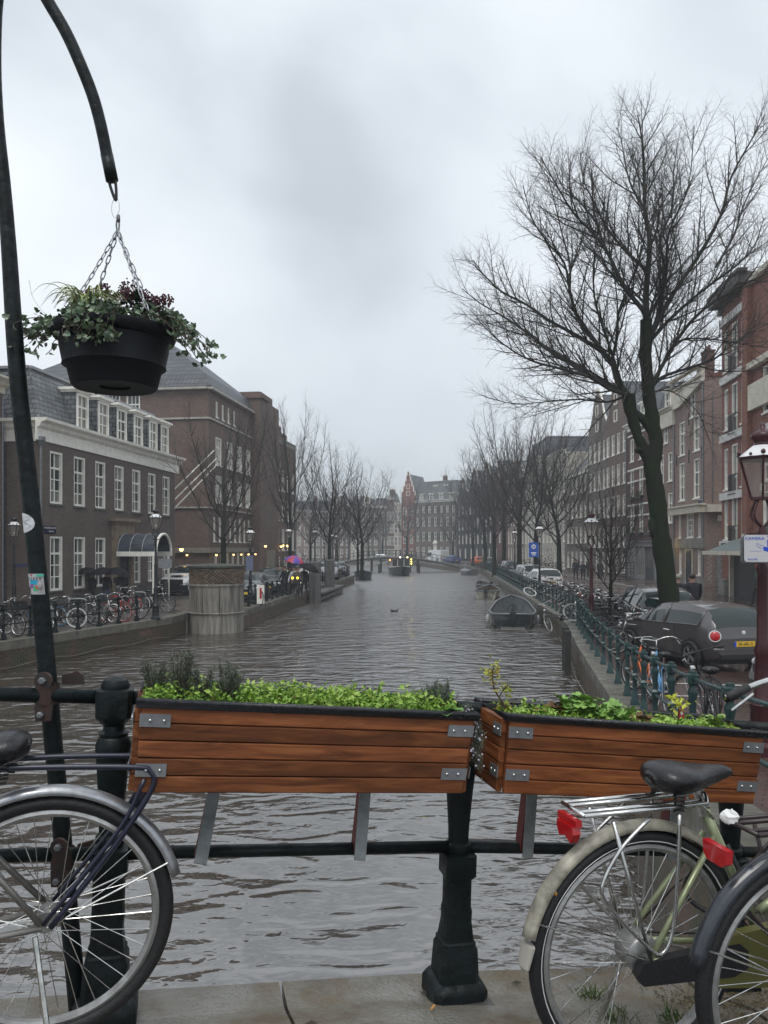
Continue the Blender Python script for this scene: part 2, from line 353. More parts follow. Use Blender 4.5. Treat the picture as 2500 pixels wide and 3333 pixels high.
def build_ground():
    # right quay with ramp up to the bridge
    mb = MB(); ys = [-12, -4, 3.42, 5, 7, 8.7, 10.4, 12, 14, 17, 21, 27, 30.5, 45, 60, 80, 105, 116, 128]
    xs = [0, 0.6, 2.5, 6, 12, 30, 70, 120]
    rows = []
    for y in ys:
        ex = interp(EDGE_R, y) if y >= 3.42 else 2.67+(3.42-y)*0.26-0.39
        rows.append([(ex+x, y, zr(y)) for x in xs])
    vs = [p for r in rows for p in r]; n = len(xs)
    fs = [(i*n+j, i*n+j+1, (i+1)*n+j+1, (i+1)*n+j) for i in range(len(ys)-1) for j in range(n-1)]
    mb.add(vs, fs)
    o = mb.obj('street_right', P_right); tag(o, kind='structure')
    def poly(name, pts, m):
        t = tessellate_polygon([[Vector((p[0], p[1], 0)) for p in pts]])
        mb = MB(); mb.add([(p[0], p[1], ZQ) for p in pts], [tuple(f) for f in t]); o = mb.obj(name, m)
        me = o.data
        if me.polygons[0].normal.z < 0:
            me.flip_normals()
        return tag(o, kind='structure')
    poly('street_left', EDGE_L+[(-140, -60), (-14, -60)], P_left)
    poly('street_far', EDGE_F+[(-140, 330), (140, 330), (140, 128)], P_left)
    # quay walls
    def wall(name, pts, m, batter=0.12, zf=None):
        mb = MB(); 
        for (x0, y0), (x1, y1) in zip(pts, pts[1:]):
            z0 = zr(y0) if zf else ZQ; z1 = zr(y1) if zf else ZQ
            mb.quad((x0, y0, -1.0), (x1, y1, -1.0), (x1, y1, z1-0.004), (x0, y0, z0-0.004))
        return mb.obj(name, m)
    for nm, e, zf in (('quay_wall_right', EDGE_R, True), ('quay_wall_left', EDGE_L[:-2], None), ('quay_wall_far', EDGE_F[:-1], None)):
        o = wall(nm, e, B_quay, zf=zf); tag(o, kind='structure')
        # coping stones
        side = 1 if nm == 'quay_wall_left' else -1
        cmat = mat('coping_stone', (0.13, 0.125, 0.10), 0.5, var=0.45, vscale=2.5, bump=0.4, bscale=14, rvar=0.2)
        acc = 0; lim = 75 if nm != 'quay_wall_far' else 0
        for (x0, y0), (x1, y1) in zip(e, e[1:]):
            L = math.hypot(x1-x0, y1-y0); k = max(1, round(L/1.1)); 
            if min(y0, y1) > 110 or nm == 'quay_wall_far' or y1 < 3: k = 1
            if max(y0, y1) > 78 and k > 1:
                k = max(1, round(L/2.2))
            hd = math.atan2(y1-y0, x1-x0)
            for i in range(k):
                ta, tb = i/k, (i+1)/k; gap = 0.006/L
                a = Vector((x0+(x1-x0)*(ta+gap), y0+(y1-y0)*(ta+gap), 0)); b = Vector((x0+(x1-x0)*(tb-gap), y0+(y1-y0)*(tb-gap), 0))
                nx = Vector((math.sin(hd), -math.cos(hd), 0)) if nm == 'quay_wall_right' else (Vector((math.sin(hd), -math.cos(hd), 0)) if nm == 'quay_wall_left' else Vector((math.sin(hd), -math.cos(hd), 0)))
                # nx points to the right of travel
                if nm == 'quay_wall_left': outv, inv = nx, -nx
                elif nm == 'quay_wall_far': outv, inv = -nx, nx
                else: outv, inv = -nx, nx
                za = zr(a.y) if zf else ZQ; zb = zr(b.y) if zf else ZQ
                j = random.uniform(-0.006, 0.006)
                top = 0.03; mbc = MB()
                P = [a+outv*(0.05+j), b+outv*(0.05+j), b+inv*0.42, a+inv*0.42]; zz = [za, zb, zb, za]
                vs = [(p.x, p.y, z-0.22) for p, z in zip(P, zz)]+[(p.x, p.y, z+top) for p, z in zip(P, zz)]
                mbc.add(vs, [(3, 2, 1, 0), (4, 5, 6, 7), (0, 1, 5, 4), (1, 2, 6, 5), (2, 3, 7, 6), (3, 0, 4, 7)])
                if nm == 'quay_wall_left': mbc.f = [tuple(reversed(f)) for f in mbc.f]
                c = mbc.obj('coping_stone', cmat, o)
    # waterline scum / fender beam
    # near-left wall bricks with relief
    ql = bpy.data.objects['quay_wall_left']
    mb = MB(); random.seed(4)
    for (x0, y0), (x1, y1) in zip(EDGE_L[1:3], EDGE_L[2:4]):
        L = math.hypot(x1-x0, y1-y0); d = Vector(((x1-x0)/L, (y1-y0)/L, 0)); out = Vector((d.y, -d.x, 0))
        for r in range(9):
            z = -0.06+r*0.072; u = (r % 2)*0.11
            while u < L-0.2:
                if y0+d.y*u > 17:
                    a = Vector((x0, y0, z))+d*(u+0.006); b = a+d*0.2; o_ = out*(0.006+random.random()*0.012)
                    mb.bar(a+o_+Vector((0, 0, 0.033)), b+o_+Vector((0, 0, 0.033)), 0.03, 0.06)
                u += 0.215
    tag(mb.obj('quay_bricks', B_quay, ql), kind='stuff')
    # water
    wm = bpy.data.materials.new('canal_water'); wm.use_nodes = True; nt = wm.node_tree; N = nt.nodes.new; L_ = nt.links.new; b = nt.nodes['Principled BSDF']
    b.inputs['Base Color'].default_value = (0.055, 0.046, 0.037, 1); b.inputs['Roughness'].default_value = 0.08; b.inputs['IOR'].default_value = 2.9
    tc = N('ShaderNodeTexCoord'); 
    def nz(scale, sx, sy, rot, det, dist=0.0, w=None):
        mp = N('ShaderNodeMapping'); mp.inputs['Scale'].default_value = (sx, sy, 1); mp.inputs['Rotation'].default_value = (0, 0, rot)
        L_(tc.outputs['Object'], mp.inputs['Vector']); n = N('ShaderNodeTexNoise'); n.inputs['Scale'].default_value = scale; n.inputs['Detail'].default_value = det
        n.inputs['Distortion'].default_value = dist; n.inputs['Roughness'].default_value = 0.5
        L_(mp.outputs[0], n.inputs['Vector']); return n.outputs['Fac']
    a = nz(2.1, 0.5, 1.0, R(-8), 1, 0.9); c = nz(6.5, 0.6, 1.0, R(14), 2, 0.3)
    m1 = N('ShaderNodeMath'); m1.operation = 'MULTIPLY_ADD'; L_(c, m1.inputs[0]); m1.inputs[1].default_value = 0.22; L_(a, m1.inputs[2])
    bp = N('ShaderNodeBump'); bp.inputs['Strength'].default_value = 1.0; bp.inputs['Distance'].default_value = 0.11
    sp_ = N('ShaderNodeSeparateXYZ'); L_(tc.outputs['Object'], sp_.inputs[0]); mr_ = N('ShaderNodeMapRange'); mr_.inputs['From Min'].default_value = 18; mr_.inputs['From Max'].default_value = 70; mr_.inputs['To Min'].default_value = 0.04; mr_.inputs['To Max'].default_value = 0.30
    L_(sp_.outputs['Y'], mr_.inputs['Value']); L_(mr_.outputs[0], b.inputs['Roughness'])
    mr2_ = N('ShaderNodeMapRange'); mr2_.inputs['From Min'].default_value = 6; mr2_.inputs['From Max'].default_value = 24; mr2_.inputs['To Min'].default_value = 0.075; mr2_.inputs['To Max'].default_value = 0.16
    sp2 = N('ShaderNodeSeparateXYZ'); L_(tc.outputs['Object'], sp2.inputs[0]); L_(sp2.outputs['Y'], mr2_.inputs['Value']); L_(mr2_.outputs[0], bp.inputs['Distance'])
    L_(m1.outputs[0], bp.inputs['Height']); L_(bp.outputs[0], b.inputs['Normal'])
    mb = MB(); mb.add([(-145, -60, 0), (145, -60, 0), (145, 335, 0), (-145, 335, 0)], [(0, 1, 2, 3)])
    tag(mb.obj('water', wm), kind='structure')
build_ground()
# pavement on the right in front of the houses and kerb
def strip(name, inner, outer, z0, z1, m, kind='structure'):
    mb = MB(); n = len(inner)
    for i in range(n-1):
        a, b, c, d = inner[i], inner[i+1], outer[i+1], outer[i]
        mb.quad((*a, z1), (*b, z1), (*c, z1), (*d, z1)); mb.quad((*a, z0), (*b, z0), (*b, z1), (*a, z1))
    return tag(mb.obj(name, m), kind=kind)
KR = [(13.0, 26), (15.2, 38), (16.9, 50), (17.5, 60), (18.3, 80), (18.6, 105), (18.2, 127), (15.5, 172)]
KRo = [(40, 26), (40, 38), (40, 50), (40, 60), (40, 80), (40, 105), (40, 127), (40, 172)]
strip('pavement_right', [(x+0.28, y) for x, y in KR], KRo, ZQ, ZQ+0.118, P_right)
strip('kerb_right', KR, [(x+0.276, y) for x, y in KR], ZQ, ZQ+0.122, mat('kerb_stone', (0.27, 0.26, 0.24), 0.5, var=0.25))
def leafcloud(name, pts, size, m, parent=None, up=0.3, elong=1.5, kind=None, tilt=1.2, joined=True, lobes=False):
    """small folded leaves, one per point, each with its own tilt"""
    mb = MB()
    for p in pts:
        p = Vector(p); s = size*random.uniform(0.6, 1.3)
        q = Euler((random.uniform(-tilt, tilt), random.uniform(-tilt, tilt), random.uniform(0, 6.3))).to_matrix()
        l = s*elong
        if lobes: vs = [(0, 0, 0), (s*.55, l*.1, .1*s), (s*.35, l*.4, 0), (s*.45, l*.62, .05*s), (0, l, -.1*s), (-s*.45, l*.62, .05*s), (-s*.35, l*.4, 0), (-s*.55, l*.1, .1*s), (0, l*.45, -.12*s)]; fs = [(0, 1, 2, 8), (2, 3, 4, 8), (4, 5, 6, 8), (6, 7, 0, 8)]
        else: vs = [(0, 0, 0), (s*.4, l*.45, .12*s), (0, l, 0), (-s*.4, l*.45, .12*s), (0, l*.5, -.06*s)]; fs = [(0, 1, 4), (1, 2, 4), (2, 3, 4), (3, 0, 4)]
        mb.add([q @ Vector(v)+p for v in vs], fs)
    o = mb.obj(name, m, parent)
    if kind: o['kind'] = kind
    return o
# ================================================================== buildings
def wall_face(mb, M, Wd, H, holes, reveal=0.15, mi=0, z0=0.0):
    """flat wall in local x (0..Wd), z (z0..H) with rectangular holes (x,z,w,h); M maps (x, y-into-wall, z)"""
    xs = sorted(set([0, Wd]+[h[0] for h in holes]+[h[0]+h[2] for h in holes])); zs = sorted(set([z0, H]+[h[1] for h in holes]+[h[1]+h[3] for h in holes]))
    for k in range(len(zs)-1):
        zc = (zs[k]+zs[k+1])/2; run = None
        for i in range(len(xs)-1):
            xc = (xs[i]+xs[i+1])/2
            inside = any(h[0] < xc < h[0]+h[2] and h[1] < zc < h[1]+h[3] for h in holes)
            if not inside and run is None: run = xs[i]
            if (inside or i == len(xs)-2) and run is not None:
                e = xs[i] if inside else xs[i+1]
                mb.add([M @ Vector(p) for p in ((run, 0, zs[k]), (e, 0, zs[k]), (e, 0, zs[k+1]), (run, 0, zs[k+1]))], [(0, 1, 2, 3)], mi); run = None
    for (x, z, w, h) in holes:
        P = [(x, z), (x+w, z), (x+w, z+h), (x, z+h)]
        for i in range(4):
            a, b = P[i], P[(i+1) % 4]
            mb.add([M @ Vector(p) for p in ((a[0], 0, a[1]), (a[0], reveal+0.06, a[1]), (b[0], reveal+0.06, b[1]), (b[0], 0, b[1]))], [(0, 1, 2, 3)], mi)
WC = {}
def window_meshes(w, h, cols, rows, detail, fm=None, sill=True, fw=0.095):
    key = (round(w, 2), round(h, 2), cols, tuple(rows), detail, fm.name if fm else '', sill)
    if key in WC: return WC[key]
    fmat = fm or M_white; mb = MB(); d0, d1 = 0.02, 0.15
    for sx in (-1, 1): mb.box((sx*(w/2-fw/2-0.003), (d0+d1)/2, h/2), (fw, d1-d0, h-0.006))
    mb.box((0, (d0+d1)/2, h-fw/2-0.004), (w-2*fw-0.008, d1-d0-0.004, fw)); mb.box((0, (d0+d1)/2, fw/2+0.004), (w-2*fw-0.008, d1-d0-0.004, fw))
    iw = w-2*fw; ih = h-2*fw; tot = sum(rows); z = fw; panes = []
    xs = [-iw/2+iw*i/cols for i in range(cols+1)]
    for j, r in enumerate(rows):
        z1 = z+ih*r/tot
        if j > 0:
            thick = 0.09 if (j == len(rows)-1 or len(rows) == 2) else 0.045
            mb.box((0, 0.115, z), (iw-0.004, 0.05, thick))
        for i in range(cols): panes.append((xs[i], z, xs[i+1]-xs[i], z1-z))
        z = z1
    for i in range(1, cols): mb.box((xs[i], 0.113, h/2), (0.045, 0.045, ih-0.004))
    frame = mb.mesh('window', fmat)
    pm = []
    if detail >= 2:
        for (x, z, pw, ph) in panes:
            q = MB(); q.add([(0, 0.135, 0), (pw, 0.135, 0), (pw, 0.135, ph), (0, 0.135, ph)], [(0, 1, 2, 3)]); pm.append(((x, 0, z), q.mesh('pane', G_win)))
    else:
        q = MB(); q.add([(-iw/2, 0.135, fw), (iw/2, 0.135, fw), (iw/2, 0.135, h-fw), (-iw/2, 0.135, h-fw)], [(0, 1, 2, 3)]); pm.append(((0, 0, 0), q.mesh('pane', G_win if detail else G_far)))
    sm = None
    if sill:
        q = MB(); q.box((0, 0.01, -0.045), (w+0.12, 0.16, 0.085)); sm = q.mesh('sill', M_dkstone if sill == 'stone' else fmat)
    WC[key] = (frame, pm, sm); return WC[key]
def put_window(root, M, x, z, w, h, cols=2, rows=(1, 1), detail=1, fm=None, sill=True):
    fr, pm, sm = window_meshes(w, h, cols, rows, detail, fm, sill)
    o = bpy.data.objects.new('window', fr); link(o); o.parent = root; o.matrix_local = M @ Matrix.Translation((x+w/2, 0, z))
    for loc, me in pm: inst('pane', me, o, loc)
    if sm and detail >= 1: inst('sill', sm, o)
    return o
M4 = Matrix.Identity(4)
def side_M(Wd, depth, which):
    # local frames of side walls (u along wall seen from outside left->right, y inward)
    if which == 'right': return Matrix(((0, -1, 0, Wd), (1, 0, 0, 0), (0, 0, 1, 0), (0, 0, 0, 1)))
    if which == 'left': return Matrix(((0, 1, 0, 0), (-1, 0, 0, depth), (0, 0, 1, 0), (0, 0, 0, 1)))
def cornice(root, Wd, z, h=0.55, out=0.4, m=None, ret=0.0, name='cornice', back=0.0):
    m = m or M_white; mb = MB()
    prof = [(-0.004, z), (-0.08, z), (-0.08, z+h*0.45), (-out*0.5, z+h*0.55), (-out*0.55, z+h*0.75), (-out, z+h*0.85), (-out, z+h), (-0.004+back, z+h)]
    vs = []; L = [(-ret, Wd+ret)]
    for x in (-ret, Wd+ret): vs += [(x, p[0], p[1]) for p in prof]
    n = len(prof); fs = [(i, (i+1) % n, n+(i+1) % n, n+i) for i in range(n)]+[tuple(range(n)), tuple(range(2*n-1, n-1, -1))]
    mb.add(vs, fs); return mb.obj(name, m, root)
def roofmesh(root, pts, fs, m, name='roof', thick=None):
    mb = MB(); mb.add(pts, fs); return mb.obj(name, m, root)
def chimney(root, x, y, z, h=1.6, m=None, par=None):
    mb = MB(); mb.box((x, y, z+h/2), (0.9, 0.6, h)); mb.box((x, y, z+h+0.06), (1.02, 0.72, 0.12))
    for i in (-1, 1): mb.lathe([(0.11, 0), (0.09, 0.4)], 6, (x+i*0.2, y, z+h+0.12))
    return mb.obj('chimney', m or B_dkred, par or root)
def dormer(root, x, z, w, h, y0, ytop, m_side=None, detail=1, cols=2, rows=(1, 1)):
    # box dormer whose front stands at y0 and runs back to ytop
    mb = MB(); ms = m_side or M_slate
    M = Matrix.Translation((x, y0, z))
    for sx in (0, w-0.06): mb.box((sx+0.03, (ytop-y0)/2, h/2), (0.06, ytop-y0, h), M=M)
    mb.box((w/2, (ytop-y0)/2-0.1, h+0.06), (w+0.35, ytop-y0+0.25, 0.12), M=M, mi=1); mb.box((w/2, (ytop-y0)/2-0.05, h-0.05), (w+0.16, ytop-y0+0.1, 0.1), M=M, mi=1)
    d = mb.obj('dormer', [ms, M_white], root)
    fr, pm, sm = window_meshes(w-0.12, h-0.12, cols, rows, 1, None, False)
    o = bpy.data.objects.new('window', fr); link(o); o.parent = root; o.location = (x+w/2, y0-0.08, z)
    for loc, me in pm: inst('pane', me, o, loc)
    return d
def house(name, label, A, B, H, m, rows, roof='flat', rh=2.5, depth=9, detail=1, trim=M_white, roof_m=None, group=None, zbase=ZQ, sides=(), shop=None, corn=0.5, chims=(), cat='building', fm=None, gable=None, sill=True):
    A = Vector((*A, 0)); B = Vector((*B, 0)); Wd = (B-A).length; rz = math.atan2(B.y-A.y, B.x-A.x)
    root = thing(name, label, cat, (A.x, A.y, zbase), rz, group)
    holes = []; wins = []
    for r in rows:
        z, h, n, w, cols, rr = r[:6]; x0 = r[6] if len(r) > 6 else 0; x1 = r[7] if len(r) > 7 else Wd
        xsn = r[8] if len(r) > 8 else [x0+(x1-x0)*(i+0.5)/n for i in range(n)]
        for xc in xsn: holes.append((xc-w/2, z, w, h)); wins.append((xc-w/2, z, w, h, cols, rr))
    mb = MB(); wall_face(mb, M4, Wd, H, holes)
    sm = {'right': side_M(Wd, depth, 'right'), 'left': side_M(Wd, depth, 'left')}
    for sd in ('right', 'left'):
        sw = [s for s in sides if s[0] == sd]; sh = [(s[1], s[2], s[3], s[4]) for s in sw]
        wall_face(mb, sm[sd], depth, H, sh)
    mb.quad((Wd, depth, 0), (0, depth, 0), (0, depth, H), (Wd, depth, H)); mb.quad((0, 0, H), (Wd, 0, H), (Wd, depth, H), (0, depth, H))
    mb.obj('wall', m, root)
    for (x, z, w, h, cols, rr) in wins: put_window(root, M4, x, z, w, h, cols, rr, detail, fm, sill)
    for s in sides: put_window(root, sm[s[0]], s[1], s[2], s[3], s[4], s[5], s[6], detail, fm)
    rm = roof_m or M_tiles
    if detail >= 1 and name not in ('canal_mansion', 'orange_brick_building', 'office_block'):
        q = MB(); q.tube([(Wd-.14, -.06, H-.3), (Wd-.14, -.06, .1)], .05, 6); q.obj('drainpipe', M_steel, root)
    if corn: cornice(root, Wd, H-0.25, 0.5+0.1*corn, corn, trim, 0.0)
    e = 0.02
    if roof == 'ridge':
        ro = roofmesh(root, [(0, 0.06, H+e), (Wd, 0.06, H+e), (Wd, depth, H+e), (0, depth, H+e), (0, depth/2, H+rh), (Wd, depth/2, H+rh)], [(0, 1, 5, 4), (2, 3, 4, 5), (1, 2, 5), (3, 0, 4)], rm)
    elif roof == 'gable':
        # ridge runs back from the street; decorated front gable
        ro = roofmesh(root, [(0, 0.3, H+e), (0, depth, H+e), (Wd/2, 0.3, H+rh*0.93), (Wd/2, depth, H+rh*0.93), (Wd, 0.3, H+e), (Wd, depth, H+e)], [(0, 2, 3, 1), (2, 4, 5, 3), (0, 4, 2), (1, 3, 5)], rm)
        g = gable or 'neck'; c = Wd/2
        if g == 'neck': out = [(0, 0), (Wd*0.06, rh*0.18), (Wd*0.2, rh*0.28), (Wd*0.27, rh*0.42), (Wd*0.30, rh*0.78), (Wd*0.28, rh*0.8), (Wd*0.36, rh*0.86), (Wd*0.44, rh*0.95), (c, rh)]
        elif g == 'step': out = [(0, 0), (0, rh*0.2), (Wd*0.13, rh*0.2), (Wd*0.13, rh*0.42), (Wd*0.26, rh*0.42), (Wd*0.26, rh*0.64), (Wd*0.37, rh*0.64), (Wd*0.37, rh*0.84), (Wd*0.45, rh*0.84), (Wd*0.45, rh), (c, rh)]
        elif g == 'bell': out = [(0, 0), (Wd*0.03, rh*0.16), (Wd*0.14, rh*0.3), (Wd*0.24, rh*0.5), (Wd*0.30, rh*0.72), (Wd*0.38, rh*0.86), (c, rh)]
        else: out = [(0, 0), (Wd*0.36, rh*0.82), (Wd*0.36, rh), (c, rh)]
        full = out+[(Wd-x, z) for x, z in reversed(out[:-1])]
        mb = MB(); mb.ext([(x, z) for x, z in full], lambda u, v, t: (u, t, H+0.003+v), 0.0, 0.3)
        go = mb.obj('gable', m, root)
        mb = MB()
        for (a, b) in zip(full, full[1:]): mb.bar((a[0], 0.13, H+0.003+a[1]), (b[0], 0.13, H+0.003+b[1]), 0.44, 0.12, up=(0, 1, 0.001))
        mb.box((c, 0.0, H+rh+0.1), (Wd*0.16, 0.3, 0.3)); mb.obj('coping', trim, root)
        # gable windows and hoist beam
        nz = 2 if rh > 3 else 1
        for k in range(nz):
            fr, pm, s2 = window_meshes(0.9, 1.1, 2, (1, 1), 0, None, False)
            o = inst('window', fr, root, (c, -0.075, H+0.25+k*1.6)); 
            for loc, me in pm: inst('pane', me, o, loc)
        mb = MB(); mb.box((c, -0.35, H+rh*0.82), (0.12, 0.9, 0.16)); mb.obj('hoist_beam', M_black, root)
    elif roof == 'mansard':
        i = 0.75; hh = rh
        ro = roofmesh(root, [(0, 0.05, H+e), (Wd, 0.05, H+e), (Wd, depth, H+e), (0, depth, H+e), (i, i+0.3, H+hh), (Wd-i, i+0.3, H+hh), (Wd-i, depth-i, H+hh), (i, depth-i, H+hh)],
                      [(0, 1, 5, 4), (1, 2, 6, 5), (2, 3, 7, 6), (3, 0, 4, 7), (4, 5, 6, 7)], rm)
        mb = MB(); 
        for a, b in (((i, i+0.3), (Wd-i, i+0.3)), ((Wd-i, i+0.3), (Wd-i, depth-i)), ((i, depth-i), (i, i+0.3))): mb.bar((*a, H+hh+0.04), (*b, H+hh+0.04), 0.22, 0.12)
        mb.obj('ridge_flashing', mat('lead_flashing', (0.28, 0.29, 0.30), 0.5), root)
    elif roof == 'hip':
        k = min(depth, Wd)/2*0.95
        ro = roofmesh(root, [(-0.3, -0.3, H+e), (Wd+0.3, -0.3, H+e), (Wd+0.3, depth+0.3, H+e), (-0.3, depth+0.3, H+e), (k, depth/2, H+rh), (Wd-k, depth/2, H+rh)], [(0, 1, 5, 4), (1, 2, 5), (2, 3, 4, 5), (3, 0, 4)], rm)
    else: ro = None
    for c in chims: chimney(root, c[0], c[1], c[2] if len(c) > 2 else H+rh-1.2, 1.7, None, ro or root)
    if shop:
        shopfront(root, Wd, *shop)
    return root
def shopfront(root, Wd, h, m, nd=2, door=None):
    mb = MB(); mb.box((Wd/2, -0.06, h+0.2), (Wd-0.1, 0.2, 0.4)); mb.box((Wd/2, -0.14, h+0.44), (Wd-0.04, 0.34, 0.08))
    n = nd+1; ws = Wd/n
    for i in range(n+1): mb.box((min(max(i*ws, 0.12), Wd-0.12), -0.05, h/2), (0.18, 0.14, h))
    mb.obj('shopfront', m, root)
    for i in range(n):
        x = (i+0.5)*ws
        if i == (door if door is not None else n//2):
            q = MB(); q.box((x, -0.02, h/2-0.1), (ws-0.3, 0.06, h-0.25)); d = q.obj('door', mat('dark_door', (0.03, 0.035, 0.04), 0.35), root)
            q = MB(); q.box((x, -0.055, h*0.62), (ws-0.55, 0.02, h*0.45)); q.obj('pane', G_win, d)
        else:
            q = MB(); q.box((x, -0.015, 0.25), (ws-0.2, 0.06, 0.5)); q.obj('stall_riser', m, root)
            q = MB(); q.box((x, -0.01, h/2+0.2), (ws-0.2, 0.03, h-0.55)); q.obj('pane', G_win, root)
def flood(root, pts, r=0.10):
    lm = mat('warm_lamp_glass', (0.9, 0.6, 0.2), 0.3, emit=(1.0, 0.62, 0.22), estr=3)
    for (x, y, z) in pts:
        mb = MB(); mb.lathe([(0.05, 0.14), (r, 0.02), (r*0.95, -0.02)], 8, (x, y, z)); mb.box((x, y+0.1, z+0.1), (0.04, 0.22, 0.04)); o = mb.obj('wall_lamp', M_black, root)
        mb = MB(); mb.blob((x, y, z-0.06), (r*0.8, r*0.8, r*0.8), 8, 5); mb.obj('bulb', lm, o)

def build_left_row():
    # L0: partly seen at the left edge
    h0 = house('brick_townhouse', 'mauve brick house with heavy cream cornice cut off by the left edge', (-18.6, 16), (-16.35, 33), 9.6, B_mauve,
        [(0.9, 2.4, 7, 1.05, 2, (1, 1, 1)), (4.6, 2.6, 7, 1.05, 2, (1, 1, 1))], 'mansard', 2.6, corn=0.7, trim=M_cream, depth=10)
    for k in range(5): dormer(h0, 1.4+k*3.1, 9.95, 1.1, 1.8, 0.2, 1.6)
    # L1
    tx = [14.13*(0.08+0.1385*i) for i in range(7)]
    A, B = (-14.7, 33), (-12.8, 47)
    r = house('canal_mansion', 'long dark brown brick building with white cornice, slate mansard and a row of dormers', A, B, 7.95, B_brown,
        [(4.70, 2.32, 7, 1.02, 2, (1, 1, 1, 1.3), 0, 14, tx), (0.85, 2.42, 6, 1.02, 2, (1, 1, 1, 1.3), 0, 14, [tx[0], tx[1], tx[2], tx[4], tx[5], tx[6]])],
        'mansard', 2.75, depth=12, detail=2, roof_m=M_slate, corn=0, sill='stone')
    # deep white cornice with fascia along front and both returns
    mb = MB()
    def corn(x0, x1, y, z, axis):
        prof = [(0.004, 7.35), (0.06, 7.35), (0.06, 7.85), (0.22, 7.95), (0.26, 8.08), (0.5, 8.16), (0.52, 8.28), (0.004, 8.28)]
        f = (lambda u, v, t: (t, -u, v)) if axis == 'x' else ((lambda u, v, t: (-u, t, v)) if axis == 'l' else (lambda u, v, t: (14.128+u, t, v)))
        mb.ext(prof, f, x0, x1)
    corn(-0.5, 14.63, 0, 0, 'x'); corn(-0.003, 12, 0, 0, 'l'); corn(-0.003, 12, 0, 0, 'r')
    mb.obj('cornice', M_white, r)
    for t in (0.244, 0.385, 0.523, 0.659, 0.793, 0.905): dormer(r, 14.13*t-0.55, 8.3, 1.15, 1.85, 0.1, 1.7, rows=(1, 1, 1))
    # plinth, door with stone surround and barrel canopy
    mb = MB(); mb.box((7.06, -0.03, 0.28), (14.1, 0.1, 0.56)); mb.obj('plinth', M_dkstone, r)
    xd = 14.13*0.508
    mb = MB(); mb.box((xd-0.85, -0.1, 1.7), (0.35, 0.3, 3.4)); mb.box((xd+0.85, -0.1, 1.7), (0.35, 0.3, 3.4)); mb.box((xd, -0.1, 3.75), (2.05, 0.3, 0.7)); mb.box((xd, -0.2, 4.2), (2.7, 0.5, 0.16)); mb.box((xd, -0.15, 4.06), (2.4, 0.36, 0.12))
    mb.obj('door_surround', mat('sandstone', (0.24, 0.19, 0.13), 0.7, var=0.3), r)
    mb = MB(); mb.box((xd, -0.03, 1.45), (1.33, 0.1, 2.9)); dr = mb.obj('door', mat('navy_door', (0.015, 0.018, 0.03), 0.3), r)
    for i in range(2):
        for k in range(3):
            mb = MB(); mb.box((xd-0.3+i*0.6, -0.1, 0.6+k*0.85), (0.4, 0.04, 0.6)); mb.obj('panel', M_black, dr)
    # canopy: half barrel projecting over the pavement
    cp = MB(); n = 14; rr = 0.95; z0 = 2.55; z1 = 1.9
    for k in range(n):
        a0, a1 = math.pi*k/n, math.pi*(k+1)/n
        cp.quad((xd+rr*math.cos(a0), -0.25, z0+rr*math.sin(a0)), (xd+rr*math.cos(a0), -2.3, z0+rr*math.sin(a0)), (xd+rr*math.cos(a1), -2.3, z0+rr*math.sin(a1)), (xd+rr*math.cos(a1), -0.25, z0+rr*math.sin(a1)))
    can = cp.obj('canopy', mat('blue_grey_lead', (0.055, 0.065, 0.085), 0.35, var=0.3), r)
    for yy in (-0.3, -0.95, -1.6, -2.27):
        q = MB(); q.tube([(xd+(rr+0.015)*math.cos(math.pi*k/12), yy, z0+(rr+0.015)*math.sin(math.pi*k/12)) for k in range(13)], 0.02, 4); q.obj('seam', M_alu, can)
    q = MB()
    q.tube([(xd+(rr-0.02)*math.cos(math.pi*k/16), -2.34, z0+(rr-0.02)*math.sin(math.pi*k/16)) for k in range(17)], 0.07, 6)
    for sx in (-1, 1): q.bar((xd+sx*rr, -0.2, z0-0.1), (xd+sx*rr, -2.38, z0-0.1), 0.1, 0.24)
    q.obj('canopy_rim', M_white, can)
    for sx in (-1, 1):
        q = MB(); q.tube([(xd+sx*rr, -2.2, 0), (xd+sx*rr, -2.2, z0-0.2)], 0.05, 8); q.obj('canopy_post', M_white, can)
    # drainpipe
    mb = MB(); mb.tube([(-0.16, -0.05, 7.3), (-0.16, -0.05, 0)], 0.06, 8); mb.lathe([(0.2, 7.5), (0.2, 7.35), (0.08, 7.1)], 8, (-0.16, -0.05, 0)); mb.obj('drainpipe', M_steel, r)
    # three diagonal flagpoles on the far gable
    MI = Matrix.Translation((A[0], A[1], ZQ)) @ Matrix.Rotation(math.atan2(14, 1.9), 4, 'Z'); MI = MI.inverted()
    for i, (a, b) in enumerate((((560, 1600, 47.2), (697, 1466, 48.6)), ((560, 1634, 47.2), (707, 1490, 48.8)), ((560, 1663, 47.2), (704, 1515, 48.6)))):
        q = MB(); q.tube([MI @ W(*a), MI @ W(*b)], [0.05, 0.035], 6); q.obj('flagpole', M_white, r)
    flood(r, [(14.3, -0.35, 2.75)], 0.18)
    # street name plate
    q = MB(); q.box((0.55, -0.03, 3.55), (0.95, 0.03, 0.33)); s = q.obj('street_sign', mat('navy_enamel', (0.01, 0.012, 0.06), 0.25), r)
    text_obj('lettering', 'OUDEZIJDS ACHTER', 0.10, M_white, s, (0.55, -0.05, 3.62), (R(90), 0, 0)); text_obj('lettering', 'BURGWAL', 0.08, M_white, s, (0.65, -0.05, 3.47), (R(90), 0, 0))
    # L2 big brick block with steep hipped roof
    A, B = (-12.02, 52.6), (-10.5, 63.8)
    sw = []
    for k, x in enumerate((6.3+4.4, 6.3+5.85, 6.3+7.3)): sw.append(('left', x-0.55-4.0, 12.0, 1.0, 1.5, 3, (1, 1)))
    sw2 = [('left', 11.8-0.4, 3.9+8.1-8.1, 1.0, 1.0, 2, (1, 1))]
